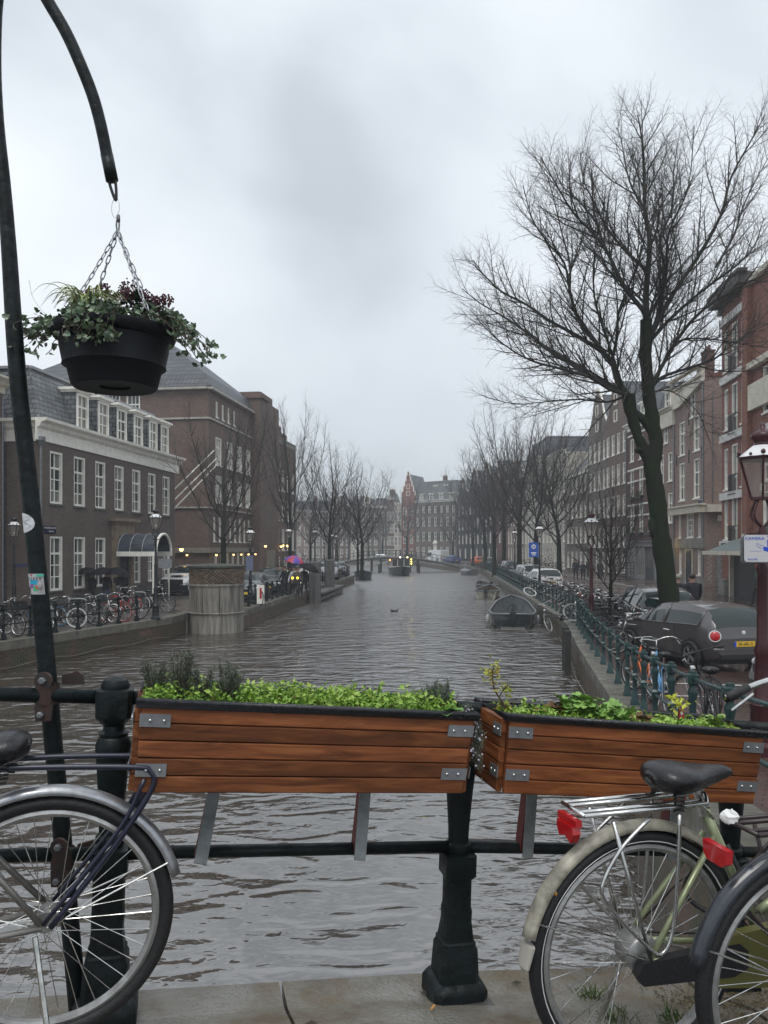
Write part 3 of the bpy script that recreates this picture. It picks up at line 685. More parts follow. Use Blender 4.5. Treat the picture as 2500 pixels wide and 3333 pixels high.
    def xf(px): 
        k = (px-1250)/2500; d = 19.19/(0.136-k); return (d-52.6)/0.9909
    cx = [xf(p) for p in (711, 748, 779, 807)]
    r = house('office_block', 'massive red-brown brick block with steep grey tiled roof and tall white windows', A, B, 13.8, B_red,
        [(8.65, 1.95, 4, 1.25, 4, (1, 1, 1), 0, 11, cx), (6.0, 1.9, 4, 1.25, 4, (1, 1, 1), 0, 11, cx),
         (3.25, 1.75, 9, 0.42, 1, (1, 1), 0.6, 10.6), (0.7, 1.7, 8, 0.55, 1, (1,), 0.8, 10.6), (12.0, 1.1, 4, 0.4, 1, (1,), 1.0, 6)],
        'flat', 1, depth=15, corn=0, sides=sw, fm=None)
    gbl = mat('blinds_behind_glass', (0.55, 0.56, 0.54), 0.12, var=0.35, vscale=1.2)
    pmx = {}
    for wnd in [c for c in r.children if c.name.startswith('window')]:
        if wnd.location.z > 5.5 and wnd.location.z < 9:
            for pn in [c for c in wnd.children if c.name.startswith('pane')]:
                if random.random() < 0.75:
                    k_ = pn.data.name
                    if k_ not in pmx: pmx[k_] = pn.data.copy(); pmx[k_].materials.clear(); pmx[k_].materials.append(gbl)
                    pn.data = pmx[k_]
    # roof
    a, H = 0.25, 13.85
    roofmesh(r, [(-a, -a, H), (11.3, -a, H), (11.3, 15, H), (-a, 15, H), (0.25, 0.25, H+0.9), (11.3, 0.25, H+0.9), (11.3, 14.5, H+0.9), (0.25, 14.5, H+0.9), (4.2, 4.8, H+4.4), (11.3, 4.8, H+4.4), (4.2, 9, H+4.4), (11.3, 9, H+4.4)],
        [(0, 1, 5, 4), (0, 4, 7, 3), (2, 3, 7, 6), (4, 5, 9, 8), (4, 8, 10, 7), (7, 10, 11, 6), (8, 9, 11, 10), (1, 2, 6, 5), (5, 6, 11, 9)], M_tiles)
    mb = MB()
    mb.box((5.6, -0.1, 13.72), (11.6, 0.5, 0.16)); mb.box((-0.12, 7.5, 13.72), (0.45, 15, 0.16))
    mb.box((5.6, -0.05, 11.68), (11.3, 0.14, 0.12)); mb.box((-0.05, 7.5, 11.68), (0.14, 15, 0.12))
    mb.box((5.6, -0.05, 5.55), (11.3, 0.14, 0.1)); mb.box((-0.05, 7.5, 5.55), (0.14, 15, 0.1)); mb.obj('string_course', mat('pale_stone', (0.40, 0.38, 0.34), 0.6, var=0.2), r)
    mb = MB(); mb.box((5.6, -0.09, 2.62), (11.5, 0.26, 0.36)); mb.box((-0.09, 7.5, 2.62), (0.26, 15.3, 0.36)); mb.box((5.6, -0.03, 0.3), (11.3, 0.1, 0.6)); mb.obj('stone_band', mat('buff_stone', (0.25, 0.22, 0.18), 0.6, var=0.2), r)
    flood(r, [(x, -0.35, 2.35) for x in (0.6, 2.4, 4.2, 6.0, 7.8, 9.6)]+[]); 
    flood(r, [(-0.35, y, 2.35) for y in (1.4, 4.4)])
    # tower
    A2 = (-10.2, 62.0); r2 = thing('brick_tower', 'tall blank brick stair tower with stepped top at the end of the office block', 'tower', (A2[0]+0.2, A2[1], ZQ), math.atan2(14, 1.9))
    mb = MB(); wall_face(mb, M4, 5.6, 14.9, [(2.1+0.6*i, 9, 0.28, 2.2) for i in range(3)]+[(2.1+0.6*i, 4.2, 0.28, 2.2) for i in range(3)]); wall_face(mb, side_M(5.6, 7, 'left'), 7, 14.9, []); wall_face(mb, side_M(5.6, 7, 'right'), 7, 14.9, [])
    mb.quad((0, 0, 14.9), (5.6, 0, 14.9), (5.6, 7, 14.9), (0, 7, 14.9)); mb.obj('wall', B_red, r2)
    mb = MB(); mb.box((3.6, 2.2, 15.35), (3.4, 3.4, 0.9)); mb.box((4.4, 2.4, 16.0), (1.4, 2.4, 0.42)); mb.box((1.0, 3.4, 15.05), (2.3, 7.3, 0.3)); mb.obj('parapet', B_red, r2)
    for z in (9, 4.2):
        for i in range(3): put_window(r2, M4, 2.1+0.6*i, z, 0.28, 2.2, 1, (1,), 0, M_stone, False)
    mb = MB(); mb.box((2.8, -0.06, 1.3), (2.2, 0.2, 2.6)); mb.obj('stone_portal', MATS['buff_stone'], r2)
    flood(r2, [(0.5, -0.3, 3.0), (5.2, -0.3, 3.0)], 0.14)
    # L3
    r3 = house('brick_offices', 'dark brick wing with stepped parapet beyond the tower', (-9.55, 67.4), (-8.6, 74.4), 12.4, B_red,
        [(8.0, 1.9, 4, 0.9, 3, (1, 1)), (5.3, 1.9, 4, 0.9, 3, (1, 1)), (2.6, 1.9, 4, 0.9, 3, (1, 1)), (0.4, 1.6, 3, 0.9, 2, (1, 1))], 'flat', 1, depth=12, corn=0.12, trim=M_stone)
    mb = MB(); mb.box((1.0, 3.0, 13.1), (2.0, 6, 1.2)); mb.box((3.0, 3.0, 12.85), (1.9, 6, 0.7)); mb.box((5.9, 3, 12.6), (1.2, 4, 0.5)); mb.obj('parapet', B_red, r3)
    flood(r3, [(0.6, -0.5, 3.1), (2.4, -0.5, 3.1)], 0.2)
build_left_row()

def build_right_row():
    win3 = (1, 1, 1)
    # corner house R1a: far (57.5) -> near (52)
    r = house('corner_house', 'narrow mauve-brown corner house with cream cornice and ledge over the ground floor', (21.85, 57.6), (21.7, 52.0), 14.3, B_mauve,
        [(12.0, 1.7, 1, 0.95, 2, (1, 1), 2.6, 4.4), (9.55, 2.45, 2, 1.15, 2, (1, 1, 1)), (6.25, 2.75, 2, 1.15, 2, (1, 1, 1)),
         (3.5, 1.75, 1, 1.35, 4, (1, 1, 1, 1), 2.0, 3.9), (3.5, 1.75, 1, 0.5, 1, (1, 1, 1), 0.5, 1.3), (3.5, 1.75, 1, 0.5, 1, (1, 1, 1), 4.3, 5.1), (0.9, 2.0, 1, 0.55, 1, win3, 0.6, 1.5), (0.9, 2.0, 1, 0.55, 1, win3, 4.2, 5.1)],
        'ridge', 2.6, depth=11, detail=2, corn=0, roof_m=M_redtiles, trim=M_cream)
    mb = MB(); mb.ext([(0, 0), (1.2, 0.0), (5.6, 0.95), (5.6, 2.0), (4.9, 2.0), (4.7, 1.65), (1.2, 0.95), (0, 0.95)], lambda u, v, t: (u, t, 13.1+v), -0.22, 0.02)
    mb.box((2.8, -0.35, 15.15), (5.9, 0.4, 0.16)); mb.box((2.8, -0.22, 14.5), (5.7, 0.3, 0.14)); mb.obj('cornice', M_cream, r)
    mb = MB(); mb.box((2.8, -0.24, 5.45), (5.9, 0.5, 0.5)); mb.box((2.8, -0.3, 5.74), (6.1, 0.64, 0.1)); mb.box((5.85, 1.0, 5.45), (0.45, 1.9, 0.5)); mb.box((5.75, 4.5, 5.68), (0.3, 5.0, 0.2)); mb.obj('ledge', M_cream, r)
    mb = MB(); mb.box((2.9, -0.04, 3.1), (5.5, 0.12, 0.7)); mb.box((2.9, -0.03, 0.35), (5.5, 0.1, 0.7)); mb.obj('stone_band', M_stone, r)
    mb = MB(); mb.box((2.85, -0.03, 1.35), (1.3, 0.12, 2.7)); mb.obj('door_frame', M_cream, r)
    mb = MB(); mb.box((2.95, -0.10, 1.35), (1.0, 0.06, 2.6)); d = mb.obj('door', M_black, r)
    mb = MB(); mb.box((2.6, -0.16, 1.2), (0.05, 0.06, 0.25)); mb.obj('handle', M_chrome, d)
    for x, z in ((0.35, 9.3), (2.8, 9.3), (5.2, 9.3), (2.8, 12.0), (5.2, 12.2)):
        q = MB(); q.box((x, -0.04, z), (0.06, 0.05, 0.9)); q.obj('wall_anchor', M_black, r)
    # side wall dressings: enamel sign, crest, graffiti panel, downpipe
    S = side_M(5.602, 11, 'right')
    def sbox(n, x, z, w, h, m, y=-0.03, t=0.04, par=None):
        q = MB(); q.box((x, y, z), (w, t, h), M=S); return q.obj(n, m, par or r)
    navy = MATS['navy_enamel']
    s = sbox('street_sign', 1.75, 4.25, 1.15, 0.42, navy)
    def stext(body, size, x, z, m, y=-0.056, par=None, nm='lettering', sx=1):
        o = text_obj(nm, body, size, m, par or r, (0, 0, 0), (0, 0, 0)); o.matrix_local = S @ Matrix.Translation((x, y, z)) @ Matrix.Rotation(R(90), 4, 'X') @ Matrix.Scale(sx, 4, (1, 0, 0)); return o
    stext('PIETER JACOBSZ', 0.15, 1.75, 4.33, M_white, par=s, sx=0.85); stext('STRAAT', 0.15, 1.45, 4.16, M_white, par=s, sx=0.85); stext('CENTRUM', 0.07, 2.05, 4.14, M_white, par=s)
    q = MB(); q.box((1.0, -0.04, 4.7), (0.28, 0.05, 0.2), M=S); q.lathe([(0.13, -0.03), (0.13, 0.03)], 10, (0, 0, 0), ax='Y'); q.v = q.v[:8]+[tuple(S @ (Vector(v)+Vector((1.0, -0.04, 4.88)))) for v in q.v[8:]]; q.obj('crest_plaque', M_cream, r)
    sbox('downpipe', 0.55, 9.5, 0.05, 7.5, M_steel, y=-0.04, t=0.06)
    g = sbox('notice_panel', 1.9, 1.45, 2.2, 2.5, mat('scrawled_grey_panel', (0.30, 0.29, 0.28), 0.6, var=1.0, vscale=9, col2=(0.10, 0.10, 0.10)), y=-0.05, t=0.1)
    mg = mat('magenta_poster', (0.28, 0.03, 0.20), 0.5); wp = mat('paper', (0.6, 0.6, 0.58), 0.6)
    for (x, z, w, h, m) in ((1.45, 2.3, 0.5, 0.55, mg), (1.45, 1.75, 0.4, 0.35, M_black), (2.2, 1.8, 0.5, 0.42, wp), (1.5, 1.25, 0.42, 0.4, wp), (2.15, 1.2, 0.45, 0.4, M_black), (2.2, 0.72, 0.48, 0.55, mg)):
        pq = sbox('poster', x, z, w, h, m, y=-0.112, t=0.012, par=g)
        q = MB(); q.box((x, -0.124, z), (w*0.5, 0.008, h*0.55), M=S); q.obj('print', M_black if m != M_black else wp, pq)
    random.seed(77)
    ink = mat('graffiti_ink', (0.03, 0.03, 0.035), 0.6); red = mat('graffiti_pink', (0.42, 0.05, 0.14), 0.6); yel = mat('graffiti_yellow', (0.5, 0.5, 0.1), 0.6)
    for k in range(26):
        x0, z0 = random.uniform(0.95, 2.8), random.uniform(0.3, 2.6); p = [(x0+0.05*j+random.uniform(-.05, .05), -0.107, z0+random.uniform(-.1, .1)) for j in range(6)]
        q = MB(); q.tube([S @ Vector(a) for a in bez(p, 3)], 0.008, 4); q.obj('scribble', red if z0 < 0.6 else (yel if k % 9 == 0 else ink), g)
    for k in range(7):
        x0, z0 = 0.35, 0.5+k*0.3; p = [(x0+0.14*math.sin(j*1.3+k), -0.01, z0+0.13*math.cos(j*1.3)) for j in range(8)]
        q = MB(); q.tube([S @ Vector(a) for a in bez(p, 3)], 0.008, 4); q.obj('scribble', MATS['paper'], r)
    sg = MB(); sg.box((0.45, -0.03, 6.02), (0.9, 0.03, 0.34)); s2 = sg.obj('street_sign', navy, r); text_obj('lettering', 'ACHTERBURGWAL', 0.1, M_white, s2, (0.45, -0.05, 6.09), (R(90), 0, 0)); s2.location.x = 4.6
    chimney(r, 1.6, 1.8, 14.6, 2.4, B_dkred)
    # neighbour R1b
    r = house('townhouse', 'mauve brick house with cream attic cornice next to the corner house', (21.9, 61.8), (21.86, 57.65), 13.2, B_mauve,
        [(10.9, 1.5, 1, 0.9, 2, (1, 1), 1.3, 3.0), (7.9, 2.2, 2, 0.95, 2, win3, 0.4, 4.0), (4.7, 2.3, 2, 0.95, 2, win3, 0.4, 4.0)], 'ridge', 2.4, depth=10, detail=2, corn=0.5, trim=M_cream, shop=(2.75, mat('grey_shopfront', (0.28, 0.29, 0.29), 0.5), 1, 0))
    mb = MB(); mb.box((2.1, -0.12, 12.6), (4.1, 0.25, 1.1)); mb.obj('attic_band', M_cream, r)
    dormer(r, 1.2, 13.6, 1.3, 1.5, 0.3, 2.4, m_side=M_cream)
    # illuminated hanging sign
    q = MB(); q.box((3.9, -0.62, 2.85), (0.14, 0.85, 1.25)); s = q.obj('neon_sign', M_black, r)
    am = mat('amber_neon', (0.9, 0.6, 0.1), 0.4, emit=(1.0, 0.62, 0.10), estr=5)
    o = text_obj('lettering', 'SLUIZER', 0.17, am, s, (3.98, -0.62, 3.33), (R(90), 0, R(90)), ext=0.01)
    q = MB(); 
    fg = [(-.22, .18), (-.2, .3), (-.08, .32), (0, .27), (.08, .32), (.2, .3), (.22, .18), (.1, .08), (.09, -.05), (.16, -.28), (.06, -.3), (0, -.15), (-.06, -.3), (-.16, -.28), (-.09, -.05), (-.1, .08)]
    q.ext(fg, lambda u, v, t: (t, -0.62+u, 2.78+v), 3.975, 3.99); q.obj('neon_figure', am, s)
    # R2
    r = house('gallery_house', 'brick house with white stone bands and green window boxes above a grey shopfront', (21.9, 69.0), (21.9, 61.85), 13.4, B_dkred,
        [(10.4, 2.0, 3, 1.0, 2, (1, 2)), (7.3, 2.3, 3, 1.05, 2, (1, 2)), (4.2, 2.3, 3, 1.05, 2, (1, 2))], 'mansard', 2.6, depth=10, detail=1, corn=0.5, shop=(2.9, mat('weathered_grey_shopfront', (0.22, 0.23, 0.23), 0.6, var=0.3), 2, 2))
    for z in (12.7, 9.65, 8.6, 6.55, 5.6): 
        q = MB(); q.box((3.58, -0.02, z), (7.1, 0.06, 0.14)); q.obj('stone_band', M_white, r)
    gm = mat('window_box_leaves', (0.055, 0.085, 0.02), 0.6, var=0.5, vscale=20)
    for (x, z) in ((1.3, 7.25), (3.6, 7.25), (1.3, 4.15), (3.6, 4.1), (5.9, 4.1)):
        q = MB(); q.box((x, -0.2, z-0.1), (1.3, 0.25, 0.22)); bx = q.obj('window_box', M_black, r)
        leafcloud('window_box_plants', [(x+random.uniform(-.65, .65), -0.2+random.uniform(-.2, .2), z+0.15+random.uniform(-.15, .25)) for _ in range(110)], 0.07, gm, bx)
    dormer(r, 2.6, 13.6, 1.6, 1.6, 0.3, 2.2)
    # R3 two warehouses with gables
    for k, (a, b, nm) in enumerate(((75.3, 69.05, 'brown brick warehouse with bell gable and white shutters, nearer of the pair'), (81.6, 75.35, 'brown brick warehouse with bell gable, farther of the pair'))):
        r = house('warehouse', nm, (21.7, a), (21.85, b), 14.4, B_grey if k else B_red,
            [(2.9+2.9*i, 1.9, 4, 0.85, 2, (1, 1)) for i in range(4)]+[(0.5, 1.9, 3, 0.9, 2, (1, 1))], 'gable', 4.4, depth=10, detail=1, corn=0, gable='bell')
    # R4 slate roofed house standing sideways
    r = house('slate_roofed_house', 'low dark house with a steep slate roof beside the warehouses', (21.6, 91), (21.7, 81.7), 11.2, B_grey,
        [(0.6+2.8*i, 1.8, 5, 0.95, 2, (1, 1)) for i in range(4)], 'ridge', 5.0, depth=10, detail=1, corn=0.3, roof_m=M_slate)
    spec = [(105, 91.1, 14.3, B_cream, 'cream plastered house with a tall white shopfront behind the trees', 'flat', None), (118, 105.1, 15.2, B_cream, 'pale plastered terrace with white ground floor', 'mansard', None),
            (133, 118.1, 14.2, B_mauve, 'mauve house with white trim where the canal starts to bend', 'gable', 'neck')]
    for (a, b, H, m, lb, rf, g) in spec:
        xa = 21.6 if a < 130 else 21.4
        house('canal_house', lb, (xa, a), (21.6, b), H, m, [(0.4, 2.5, 6, 1.1, 2, (1, 1))]+[(3.6+3.0*i, 2.0, 6, 1.0, 2, (1, 1)) for i in range(3)], rf, 3.0, depth=10, detail=1, corn=0.6, gable=g)
    curve = [((20.7, 146), (21.35, 133.2), 15.5, B_dkred, 'dark red gabled house on the bend', 'gable', 'step', 3.6), ((19.8, 158), (20.65, 146.1), 15.5, B_black, 'black tarred gabled house, right of the ornate one', 'gable', 'spout', 4.0),
             ((18.6, 169), (19.75, 158.1), 15.0, B_black, 'black tarred house with neck gable and ornate white trim', 'gable', 'neck', 4.8), ((17.2, 179.5), (18.55, 169.1), 14.6, B_black, 'black canal house with small white sash windows', 'gable', 'neck', 4.2)]
    for (a, b, H, m, lb, rf, g, rh) in curve:
        house('gabled_house', lb, a, b, H, m, [(0.6+3.2*i, 2.2, 3 if i else 2, 1.25, 3, (1, 1, 1)) for i in range(4)], rf, rh, depth=9, detail=0, corn=0, gable=g)
build_right_row_later = build_right_row

def build_far_row():
    H10 = 14.2
    r = house('shuttered_mansion', 'wide brown brick mansion with shuttered windows and dormers facing down the canal', (7.6, 188), (17.1, 180.6), H10, B_grey,
        [(0.9, 2.3, 7, 0.75, 2, (1, 1)), (4.6, 2.2, 7, 0.75, 2, (1, 1)), (8.2, 2.1, 7, 0.75, 2, (1, 1)), (11.4, 1.6, 7, 0.75, 2, (1, 1))], 'mansard', 4.8, depth=10, detail=0, corn=0.5, roof_m=M_slate, chims=((6.5, 3.5, H10+4.4),))
    sh = mat('dark_shutter', (0.018, 0.02, 0.018), 0.5)
    Wd = math.hypot(9.5, 7.4)
    me = MB().box((0, -0.03, 0.9), (0.3, 0.05, 1.8)).mesh('shutter', sh)
    for z in (4.8, 8.35, 11.3):
        for i in range(7):
            for s in (-1, 1): inst('shutter', me, r, (Wd*(i+0.5)/7+s*0.55, 0, z))
    for i in range(4): dormer(r, 1.2+i*2.9, H10+0.5, 1.2, 1.3, 0.2, 1.6)
    for i in range(2): dormer(r, 5.0+i*3, H10+2.6, 1.1, 1.2, 0.8, 2.0)
    q = MB(); q.box((6.0, -0.1, 2.0), (0.9, 0.2, 4.0)); q.lathe([(0.6, 0), (0.5, 0.5), (0, 0.75)], 8, (6.0, -0.1, 4.0)); q.obj('portal', M_white, r)
    house('stepped_gable_house', 'narrow red house with white-banded stepped gable', (4.4, 189.5), (7.5, 188.1), 15.6, brick_mat('bright_red_brick', (0.27, 0.10, 0.075), (0.20, 0.075, 0.06), (0.2, 0.15, 0.12), stain=0.1),
        [(0.6+3.4*i, 2.2, 2, 0.8, 2, (1, 1)) for i in range(4)], 'gable', 6.0, depth=10, detail=0, corn=0, gable='step')
    L = [(2.5, 4.35, 14.0, B_cream, 'narrow cream house beside the red stepped gable', 'flat', None, 1), (0.7, 2.45, 15.2, B_red, 'tall narrow brown house with chimney', 'ridge', None, 1.8), (-3.0, 0.65, 13.2, B_grey, 'dark house over a white ground floor behind the bridge', 'mansard', None, 2.2),
         (-5.5, -3.05, 13.0, B_grey, 'slim gabled house with white trim behind the bridge', 'gable', 'neck', 3.0), (-8.4, -5.55, 13.2, B_cream, 'white canal house with twin chimneys', 'ridge', None, 2.4), (-13, -8.45, 12.6, B_red, 'brown gabled house seen between left-bank trees', 'gable', 'bell', 3.6),
         (-19, -13.05, 12.2, B_grey, 'hazy grey-brown terrace seen between left-bank trees', 'ridge', None, 3.0), (-26, -19.05, 12.4, B_mauve, 'hazy mauve terrace at the end of the left bank', 'mansard', None, 2.6), (-34, -26.05, 12.2, B_red, 'hazy red-brown terrace half hidden by the office block', 'ridge', None, 2.6)]
    for (x0, x1, H, m, lb, rf, g, rh) in L:
        y = lambda x: 191+(-x)*0.18
        n = max(2, round((x1-x0)/1.6))
        house('terrace_house', lb, (x0, y(x0)+1), (x1, y(x1)+1), H, m, [(0.5+3.1*i, 2.2, n, 0.75, 2, (1, 1)) for i in range(4)], rf, rh, depth=10, detail=0, corn=0.35 if rf != 'gable' else 0, gable=g,
              chims=((0.6, 4), ((x1-x0)-0.7, 4)) if rf == 'ridge' else ())
build_far_row()

def build_corner_right():
    """orange brick building at right edge"""
    A, B = (19.35, 44.0), (17.6, 27.0); root_H = 17.6
    Wd = math.hypot(A[0]-B[0], A[1]-B[1])
    xs = [0.75, 2.15, 3.4]
    rows = []
    for z in (12.7, 9.4, 6.05, 2.9+0.35):
        rows += [(z, 2.3, 1, 0.62, 1, (1, 2), 0.35, 1.1), (z-0.35, 2.75, 1, 0.95, 2, (1, 2), 1.55, 2.6), (z, 2.3, 1, 0.62, 1, (1, 2), 3.0, 3.75)]
        if z < 10: rows += [(z, 2.3, 4, 1.1, 2, (1, 2), 5.2, 16.5)]
    r = house('orange_brick_building', 'tall orange-red brick corner building with white stone lintels at the right edge', A, B, 16.4, B_orange, rows, 'flat', 1, depth=10, detail=2, corn=0, sides=())
    wst = mat('white_stone', (0.62, 0.61, 0.58), 0.6, var=0.15)
    for (c_, d_) in [((2.1, -0.07, z+0.2), (4.1, 0.2, 0.42)) for z in (15.3, 11.98, 8.72, 5.45)]+[((2.3, -0.06, 2.87), (4.4, 0.24, 0.55)), ((11, -0.05, 8.6), (9.5, 0.16, 0.4))]:
        mb = MB(); mb.box(c_, d_); mb.obj('stone_lintel', wst, r)
    mb = MB(); mb.box((2.2, -0.25, 16.7), (4.8, 0.9, 0.55)); mb.box((-0.1, 1.2, 16.5), (0.6, 2.6, 0.7)); mb.box((2.2, -0.5, 17.05), (5.1, 0.5, 0.16)); mb.obj('eaves', mat('dark_eaves', (0.045, 0.04, 0.038), 0.6), r)
    mb = MB(); mb.box((4.35, -0.14, 10.0), (0.7, 0.3, 13)); mb.obj('pilaster', B_orange, r)
    mb = MB(); mb.box((8.8, 0.6, 14.2), (8.0, 1.0, 4.2)); mb.obj('attic_panel', mat('grey_render', (0.26, 0.26, 0.25), 0.7, var=0.2), r)
    mb = MB(); mb.box((8.8, 0.0, 16.4), (8.3, 0.5, 0.3)); mb.box((8.8, -0.12, 12.0), (8.3, 0.4, 0.3)); mb.box((8.6, -0.1, 10.4), (7.8, 0.3, 1.3)); mb.obj('cornice', M_cream, r)
    # french balconies
    for z in (12.2, 8.9, 5.6, 2.8):
        q = MB()
        for k in range(10): q.tube([(1.58+k*0.115, -0.16, z+0.1), (1.58+k*0.115, -0.16, z+1.15)], 0.016, 4)
        for zz in (0.1, 1.15): q.bar((1.5, -0.16, z+zz), (2.7, -0.16, z+zz), 0.05, 0.05)
        q.bar((1.52, -0.16, z+1.15), (1.52, 0.05, z+1.15), 0.04, 0.04); q.bar((2.68, -0.16, z+1.15), (2.68, 0.05, z+1.15), 0.04, 0.04)
        q.obj('balcony_rail', M_black, r)
    # ground floor shop, awning
    mb = MB(); mb.box((4.6, -0.06, 1.3), (5.0, 0.16, 2.6)); mb.obj('shop_wall', mat('black_shopfront', (0.02, 0.024, 0.026), 0.4), r)
    mb = MB(); mb.box((2.45, -0.3, 1.25), (0.16, 0.2, 2.5)); mb.obj('pilaster_strip', M_cream, r)
    mb = MB(); mb.box((0.6, -0.1, 0.5), (1.0, 0.25, 1.0)); mb.obj('stone_plinth', M_stone, r)
    aw = mat('grey_green_canvas', (0.13, 0.16, 0.155), 0.7, var=0.15)
    q = MB(); q.add([(2.6, -0.2, 3.2), (8.5, -0.2, 3.2), (8.5, -1.7, 2.55), (2.6, -1.7, 2.55), (2.6, -0.2, 2.65), (8.5, -0.2, 2.65), (8.5, -1.7, 2.5), (2.6, -1.7, 2.5)], [(3, 2, 1, 0), (0, 4, 7, 3), (1, 2, 6, 5), (4, 5, 6, 7), (3, 7, 6, 2)])
    a = q.obj('awning', aw, r); q = MB(); q.box((5.5, -1.74, 2.5), (6.2, 0.14, 0.2)); q.obj('awning_bar', M_cream, a)
    q = MB(); q.tube([(1.0, -0.25, 2.95), (2.4, -0.25, 2.95)], 0.05, 6); q.box((1.0, -0.25, 2.95), (0.3, 0.16, 0.16)); q.box((2.3, -0.25, 2.95), (0.4, 0.2, 0.24)); q.obj('security_lamp', M_black, r)
build_corner_right_later = build_corner_right
# ================================================================== trees
def grow(mb, pts, rs, depth, spec, rng, tw):
    """pts: limb polyline; spawn children. spec: list of (spacing, length, angle, n_sides, segs)"""
    n = spec[depth]['sides'] if depth < len(spec) else 3
    (mb if depth < spec[0]['twig_from'] else tw).tube(pts, rs, n, caps=False)
    if depth+1 >= len(spec): return
    sp = spec[depth+1]; L = [0]
    for a, b in zip(pts, pts[1:]): L.append(L[-1]+(b-a).length)
    tot = L[-1]; t = tot*sp['start']; k = 0; ang0 = rng.random()*6.28
    while t < tot*0.99:
        i = 0
        while i < len(L)-2 and L[i+1] < t: i += 1
        f = (t-L[i])/max(1e-6, L[i+1]-L[i]); p = pts[i].lerp(pts[i+1], f); d = (pts[i+1]-pts[i]).normalized(); r = rs[i]+(rs[i+1]-rs[i])*f
        frac = t/tot
        a = ang0+k*2.4+rng.uniform(-.5, .5)
        u = d.cross(Vector((0.1, 0.3, 1))).normalized() if abs(d.z) < 0.98 else Vector((1, 0, 0)); v = d.cross(u)
        ax = u*math.cos(a)+v*math.sin(a)
        th = R(sp['angle'])*rng.uniform(0.75, 1.25)
        cd = (d*math.cos(th)+ax*math.sin(th)); cd.z += sp['up']*rng.uniform(0.4, 1.2); cd.normalize()
        ln = sp['len']*(1-sp['taper']*frac)*rng.uniform(0.6, 1.25)
        cr = min(r*0.7, sp['r']*(1-0.4*frac)); q = [p]; cur = p.copy(); dd = cd.copy(); sg = sp['segs']
        for s in range(sg):
            dd = (dd+Vector((rng.uniform(-1, 1), rng.uniform(-1, 1), rng.uniform(-1, 1)))*sp['wob']+Vector((0, 0, sp['trop']))).normalized()
            cur = cur+dd*(ln/sg); q.append(cur)
        grow(mb, q, [cr*(1-0.75*s/sg) for s in range(sg+1)], depth+1, spec, rng, tw)
        t += sp['gap']*rng.uniform(0.7, 1.3); k += 1
def tree_meshes(seed, height=9, trunk=3.4, spread=2.6, rad=0.16, nl=8, dense=1.0):
    rng = random.Random(seed); mb, tw = MB(), MB()
    spec = [dict(sides=6, twig_from=2), dict(sides=5, start=0, len=0, gap=1, angle=40, up=0, r=.05, segs=4, wob=.1, trop=.0, taper=.3),
            dict(sides=4, start=0.06, len=1.9, gap=0.30/dense, angle=38, up=0.22, r=.022, segs=4, wob=.14, trop=0.07, taper=0.55),
            dict(sides=3, start=0.08, len=0.85, gap=0.15/dense, angle=40, up=0.15, r=.011, segs=3, wob=.18, trop=0.05, taper=0.5),
            dict(sides=3, start=0.1, len=0.42, gap=0.14/dense, angle=46, up=0.1, r=.006, segs=2, wob=.2, trop=0.03, taper=0.4)]
    lean = Vector((rng.uniform(-.03, .03), rng.uniform(-.03, .03), 1))
    tp = [Vector((0, 0, -0.1)), lean*0.5, lean*1.6, lean*trunk]; 
    tr = MB(); tr.tube(tp, [rad*1.5, rad*1.08, rad, rad*0.9], 9, caps=False)
    # leader and limbs
    cur = lean*trunk; pts = [cur]; d = lean.normalized()
    for i in range(8):
        d = (d+Vector((rng.uniform(-.13, .13), rng.uniform(-.13, .13), 0.05))).normalized(); cur = cur+d*((height-trunk)/8); pts.append(cur)
    grow(mb, pts, [rad*0.8*(1-i/8.6)**1.2 for i in range(9)], 1, spec, rng, tw)
    for k in range(nl):
        f = k/(nl); z0 = trunk*(0.82+f*0.05)+(height-trunk)*0.55*f
        i = min(len(pts)-2, max(0, int((z0-trunk)/(height-trunk)*8))); p0 = pts[i] if z0 > trunk else lean*z0
        a = k*2.4+rng.uniform(-.4, .4); out = Vector((math.cos(a), math.sin(a), 0)); sprd = spread*(1-0.45*f)*rng.uniform(0.8, 1.15)
        hh = (height-p0.z)*rng.uniform(0.72, 0.95)
        q = [p0, p0+out*sprd*0.35+Vector((0, 0, hh*0.18)), p0+out*sprd*0.65+Vector((0, 0, hh*0.45)), p0+out*sprd*0.88+Vector((0, 0, hh*0.75)), p0+out*sprd*1.0+Vector((0, 0, hh))]
        q = [v+Vector((rng.uniform(-.15, .15), rng.uniform(-.15, .15), 0)) if 0 < j else v for j, v in enumerate(q)]; q = bez(q, 2)
        r0 = rad*0.36*(1-0.4*f)
        grow(mb, q, [r0*(1-0.8*j/(len(q)-1)) for j in range(len(q))], 1, spec, rng, tw)
    # merge twigs into crown mesh with own material
    b = len(mb.v); mb.v += tw.v; mb.f += [tuple(i+b for i in f) for f in tw.f]; mb.m += [1]*len(tw.f)
    return tr.mesh('trunk', M_mossbark, True), mb.mesh('crown', [M_bark, M_twig], False)
TREES = None
def make_tree(loc, label, var, s=1.0, rz=0, group=None, sz=None):
    t = thing('bare_tree', label, 'tree', loc, rz, group)
    tr, cr = TREES[var]; a = inst('trunk', tr, t); b = inst('crown', cr, t)
    t.scale = (s, s, sz or s)
    return t
